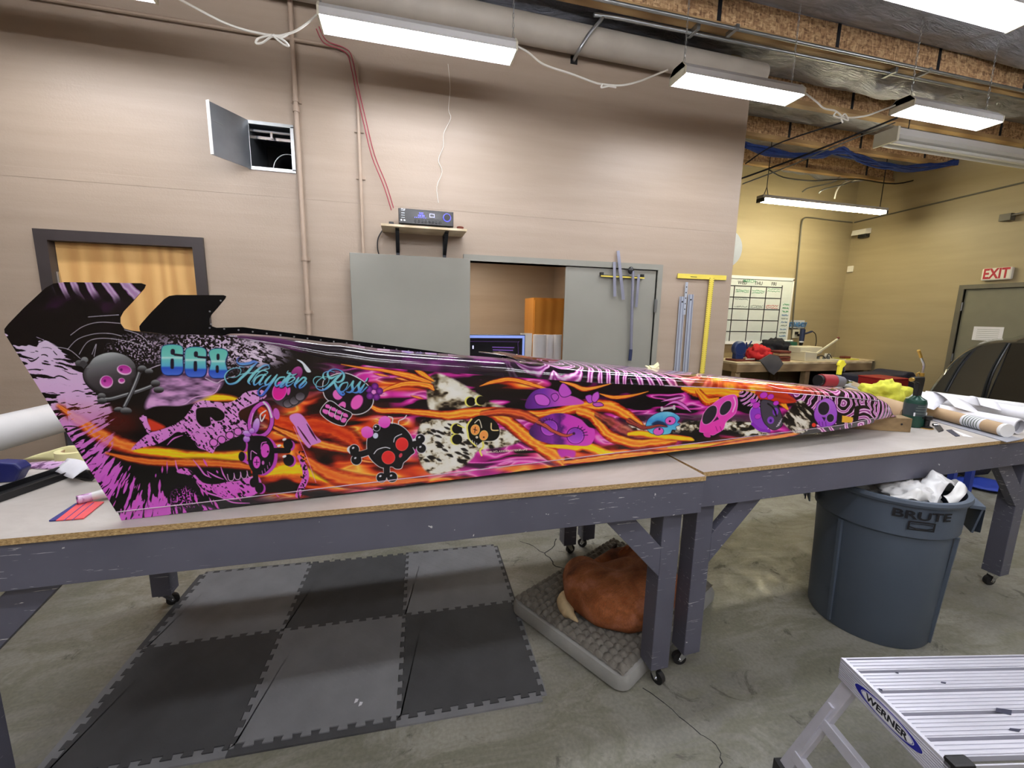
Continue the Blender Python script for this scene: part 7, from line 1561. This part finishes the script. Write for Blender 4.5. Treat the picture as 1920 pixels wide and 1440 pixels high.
def panel(name, offf, top, outer, inner, flip=1, uv=True):
    ol = outline(top, *((0, 0) if flip > 0 else (.046, -.012))); bm = bmesh.new(); uvl = bm.loops.layers.uv.new('uv')
    vs = [bm.verts.new(bpos(s, offf(s), z)) for s, z in ol]; f = bm.faces.new(vs)
    hs = [(s, ip(ZB, s)) for s in (0, .1, .4, .8, 1.4, 2.0, 2.6, 3.1, SE)]
    rows = [[bm.verts.new(bpos(s+(-.012 if s == 0 else 0)+k*.003*(s == 0), offf(s)+flip*o_, z+h_)) for s, z in hs] for k, (o_, h_) in enumerate(((0, hem), (.0015, hem-.004), (.005, 0.0)))]
    for r0, r1 in zip(rows, rows[1:]):
        for k in range(len(hs)-1): bm.faces.new((r0[k], r0[k+1], r1[k+1], r1[k]))
    bmesh.ops.remove_doubles(bm, verts=bm.verts, dist=1e-5)
    bmesh.ops.recalc_face_normals(bm, faces=bm.faces)
    me = bpy.data.meshes.new(name); 
    for f in bm.faces:
        if f.normal.dot(BN)*flip < 0: f.normal_flip()
        for l in f.loops:
            p = l.vert.co-BA; s = p.dot(BD); z = l.vert.co.z; l[uvl].uv = ((s-S0)/(S1-S0), (z-Z0_)/(Z1_-Z0_))
    bm.to_mesh(me); bm.free(); me.materials.append(M[outer]); me.materials.append(M[inner])
    o = bpy.data.objects.new(name, me); COL.objects.link(o); o.parent = body
    s_ = o.modifiers.new('thick', 'SOLIDIFY'); s_.thickness = .003; s_.offset = -1; s_.material_offset = 1; s_.material_offset_rim = 1
    return o
ct = lambda s: ip(ZC, s)
o = panel('side_panel', lambda s: 0., ct, 'side_print', 'shell_black'); o['label'] = 'near side panel with the full print and tall rear fin'
fart = lambda s: ip([(.1, 1.552), (.2, 1.545), (.73, 1.478), (1.05, 1.435), (1.28, 1.398), (1.4, 1.375), (3.3, 1.195)], s)
o = panel('side_panel', Wd, fart, 'shell_black', 'shell_black', flip=-1); o['label'] = 'far side panel, black inside with a row of rivets'
m = MB()
for k in range(30):
    s = .10+k*.052; p = bpos(s, Wd(s)-.0045, fart(s)-.014); q = bpos(s, Wd(s)-.001, fart(s)-.014); m_ = MB().cyl(q, p, .0035, 8)
    if s < 1.5: m_.build('rivet', 'rivet', body)
for px in ((415, 562), (394, 582), (396, 606)):
    s, z = bsz(*px, .57); MB().cyl(bpos(s, Wd(s)-.001, z-.004), bpos(s, Wd(s)-.0045, z-.004), .0035, 8).build('rivet', 'rivet', body)
# cowl: shoulder rolled in from the near panel, closing over the top ahead of the cockpit
ss_ = list(np.linspace(.30, 3.30, 76)); q_ = [0, .03, .07, .12, .18, .25, .35, .5, .65, .75, .82, .88, .93, .97, 1]
def cowl_pt(s, q):
    W = Wd(s); h = .050*min(1, (s-.28)/.35)*np.interp(s, [0, 1.2, 2.4, 3.3], [1, 1, .75, .55])+.0
    zc = ct(s); zf = fart(s) if s > 1.15 else zc
    zb_ = zc+(zf-zc)*q; e = min(q, 1-q)*2; r_ = .5 if W < .3 else .30
    t_ = min(1, e/r_) ; zz = zb_+h*math.sqrt(max(0, 1-(1-t_)**2))+.010*math.sin(PI*q)
    if s < 1.25: zz = zc+h*math.sqrt(max(0, 1-(1-t_)**2))+(ip([(.3, .0), (.6, .012), (1.2, .02)], s))*min(1, e*3)
    return bpos(s, W*q, zz)
bm = bmesh.new(); uvl = bm.loops.layers.uv.new('uv'); grid = []
for s in ss_: grid.append([(bm.verts.new(cowl_pt(s, q)), s, q) for q in q_])
for i in range(len(ss_)-1):
    for j in range(len(q_)-1):
        sm, qm = (ss_[i]+ss_[i+1])/2, (q_[j]+q_[j+1])/2
        open_ = qm > .13 and sm < 1.30+.34*abs(qm-.5)**1.5*0 and not (qm > .13 and sm > 1.12+.55*abs(qm-.42))
        if open_: continue
        c = [grid[i][j], grid[i+1][j], grid[i+1][j+1], grid[i][j+1]]; f = bm.faces.new([x[0] for x in c]); f.smooth = True
        for l, x in zip(f.loops, c): l[uvl].uv = ((x[1]-.3)/3.45, x[2]*Wd(x[1])/.62)
for v in [v for v in bm.verts if not v.link_faces]: bm.verts.remove(v)
bmesh.ops.recalc_face_normals(bm, faces=bm.faces)
if sum(f.normal.z for f in bm.faces) < 0: bmesh.ops.reverse_faces(bm, faces=bm.faces)
me = bpy.data.meshes.new('upper_cowl'); bm.to_mesh(me); bm.free(); me.materials.append(M['cowl_print']); me.materials.append(M['shell_black'])
o = bpy.data.objects.new('upper_cowl', me); COL.objects.link(o); o.parent = body; s_ = o.modifiers.new('t', 'SOLIDIFY'); s_.thickness = .003; s_.offset = -1; s_.material_offset = 1
# raised pointed lip of the cockpit opening
lp = [P(916, 671, 1, 1.75), P(930, 666, 1, 1.78), P(950, 671, 1, 1.80), P(1000, 683, 1, 1.82), P(960, 690, 1, 1.66), P(920, 682, 1, 1.62)]
# nose: rounded in plan with a turned-out lip
st = [(3.28, .112, 1.070, 1.214, 0), (3.34, .110, 1.071, 1.205, 0), (3.40, .104, 1.072, 1.188, 0), (3.45, .094, 1.073, 1.160, 0), (3.49, .082, 1.073, 1.125, 0), (3.52, .074, 1.073, 1.100, 0), (3.56, .064, 1.073, 1.086, 0), (3.60, .045, 1.072, 1.080, 0), (3.62, .025, 1.072, 1.077, 0)]
bm = bmesh.new(); uvl = bm.loops.layers.uv.new('uv'); rg = []; NP = 22
for (s, hw, zb_, zt, _) in st:
    r_ = []
    for k in range(NP):
        a_ = 2*PI*k/NP; c_, s2 = math.cos(a_), math.sin(a_); ex = .45 if s < 3.46 else .7
        x_ = math.copysign(abs(c_)**ex, c_)*hw; z_ = (zt+zb_)/2+math.copysign(abs(s2)**ex, s2)*(zt-zb_)/2
        r_.append((bm.verts.new(bpos(s, Wd(3.3)/2+x_, z_)), s, (a_/(2*PI))))
    rg.append(r_)
for i in range(len(rg)-1):
    for k in range(NP):
        c = [rg[i][k], rg[i][(k+1) % NP], rg[i+1][(k+1) % NP], rg[i+1][k]]; f = bm.faces.new([x[0] for x in c]); f.smooth = True
        for l, x in zip(f.loops, c): l[uvl].uv = ((x[1]-.3)/3.45, abs(((x[2]) % 1)-.5)*.9)
bm.faces.new([x[0] for x in rg[-1]][::-1]); bm.faces.new([x[0] for x in rg[0]]); bmesh.ops.recalc_face_normals(bm, faces=bm.faces)
me = bpy.data.meshes.new('nose_cap'); bm.to_mesh(me); bm.free(); me.materials.append(M['cowl_print']); o = bpy.data.objects.new('nose_cap', me); COL.objects.link(o); o.parent = body
sub = o.modifiers.new('s', 'SUBSURF'); sub.levels = 1; sub.render_levels = 1
# light reflection modelled as a pale bead along the lower fold and shoulder
glint = [(-.012 if s < .01 else s) for s in np.linspace(0, SE, 40)]
MB().tube([bpos(s, -.0006, ip(ZB, max(s, 0))+hem) for s in glint], .0016, 6).build('lower_glint', 'glint_pale', body, True)
MB().tube([bpos(s, -.0004, ct(s)) for s in np.linspace(1.9, SE, 30)], .0016, 6).build('shoulder_glint', 'glint_pale', body, True)
# floor of the shell
m = MB(); sl = [0, .5, 1, 1.5, 2, 2.5, 3, 3.28]
vs = [bpos(s, e_, ip(ZB, s)+.004) for s in sl for e_ in (.008, Wd(s)-.008)]; m.add(vs, [(2*k, 2*k+1, 2*k+3, 2*k+2) for k in range(len(sl)-1)])
o = m.build('belly_pan', 'shell_black', body); s_ = o.modifiers.new('t', 'SOLIDIFY'); s_.thickness = .002
# masking tape tabs left on the cowl
for (px, y_, sc_, lab) in (((956, 679), 1.80, 1, 'crumpled masking tape tab at the point of the cockpit opening'), ((1223, 693), 1.80, .9, 'crumpled masking tape tab further along the top of the body')):
    p = P(*px, 1, y_); t = thing('tape_tab', lab, 'tape', p)
    for k, (x0, z0_, x1, z1_) in enumerate(((-.03, .006, .0, -.006), (.0, -.006, .032, .018), (-.01, .004, .034, .002))):
        MB().prism([(x0, -.012, z0_), (x1, -.008, z1_), (x1+.004, .012, z1_+.012), (x0-.004, .010, z0_+.009)], (0, .001, .006)).build('tape_strip', 'masking', t, bevel=.001)
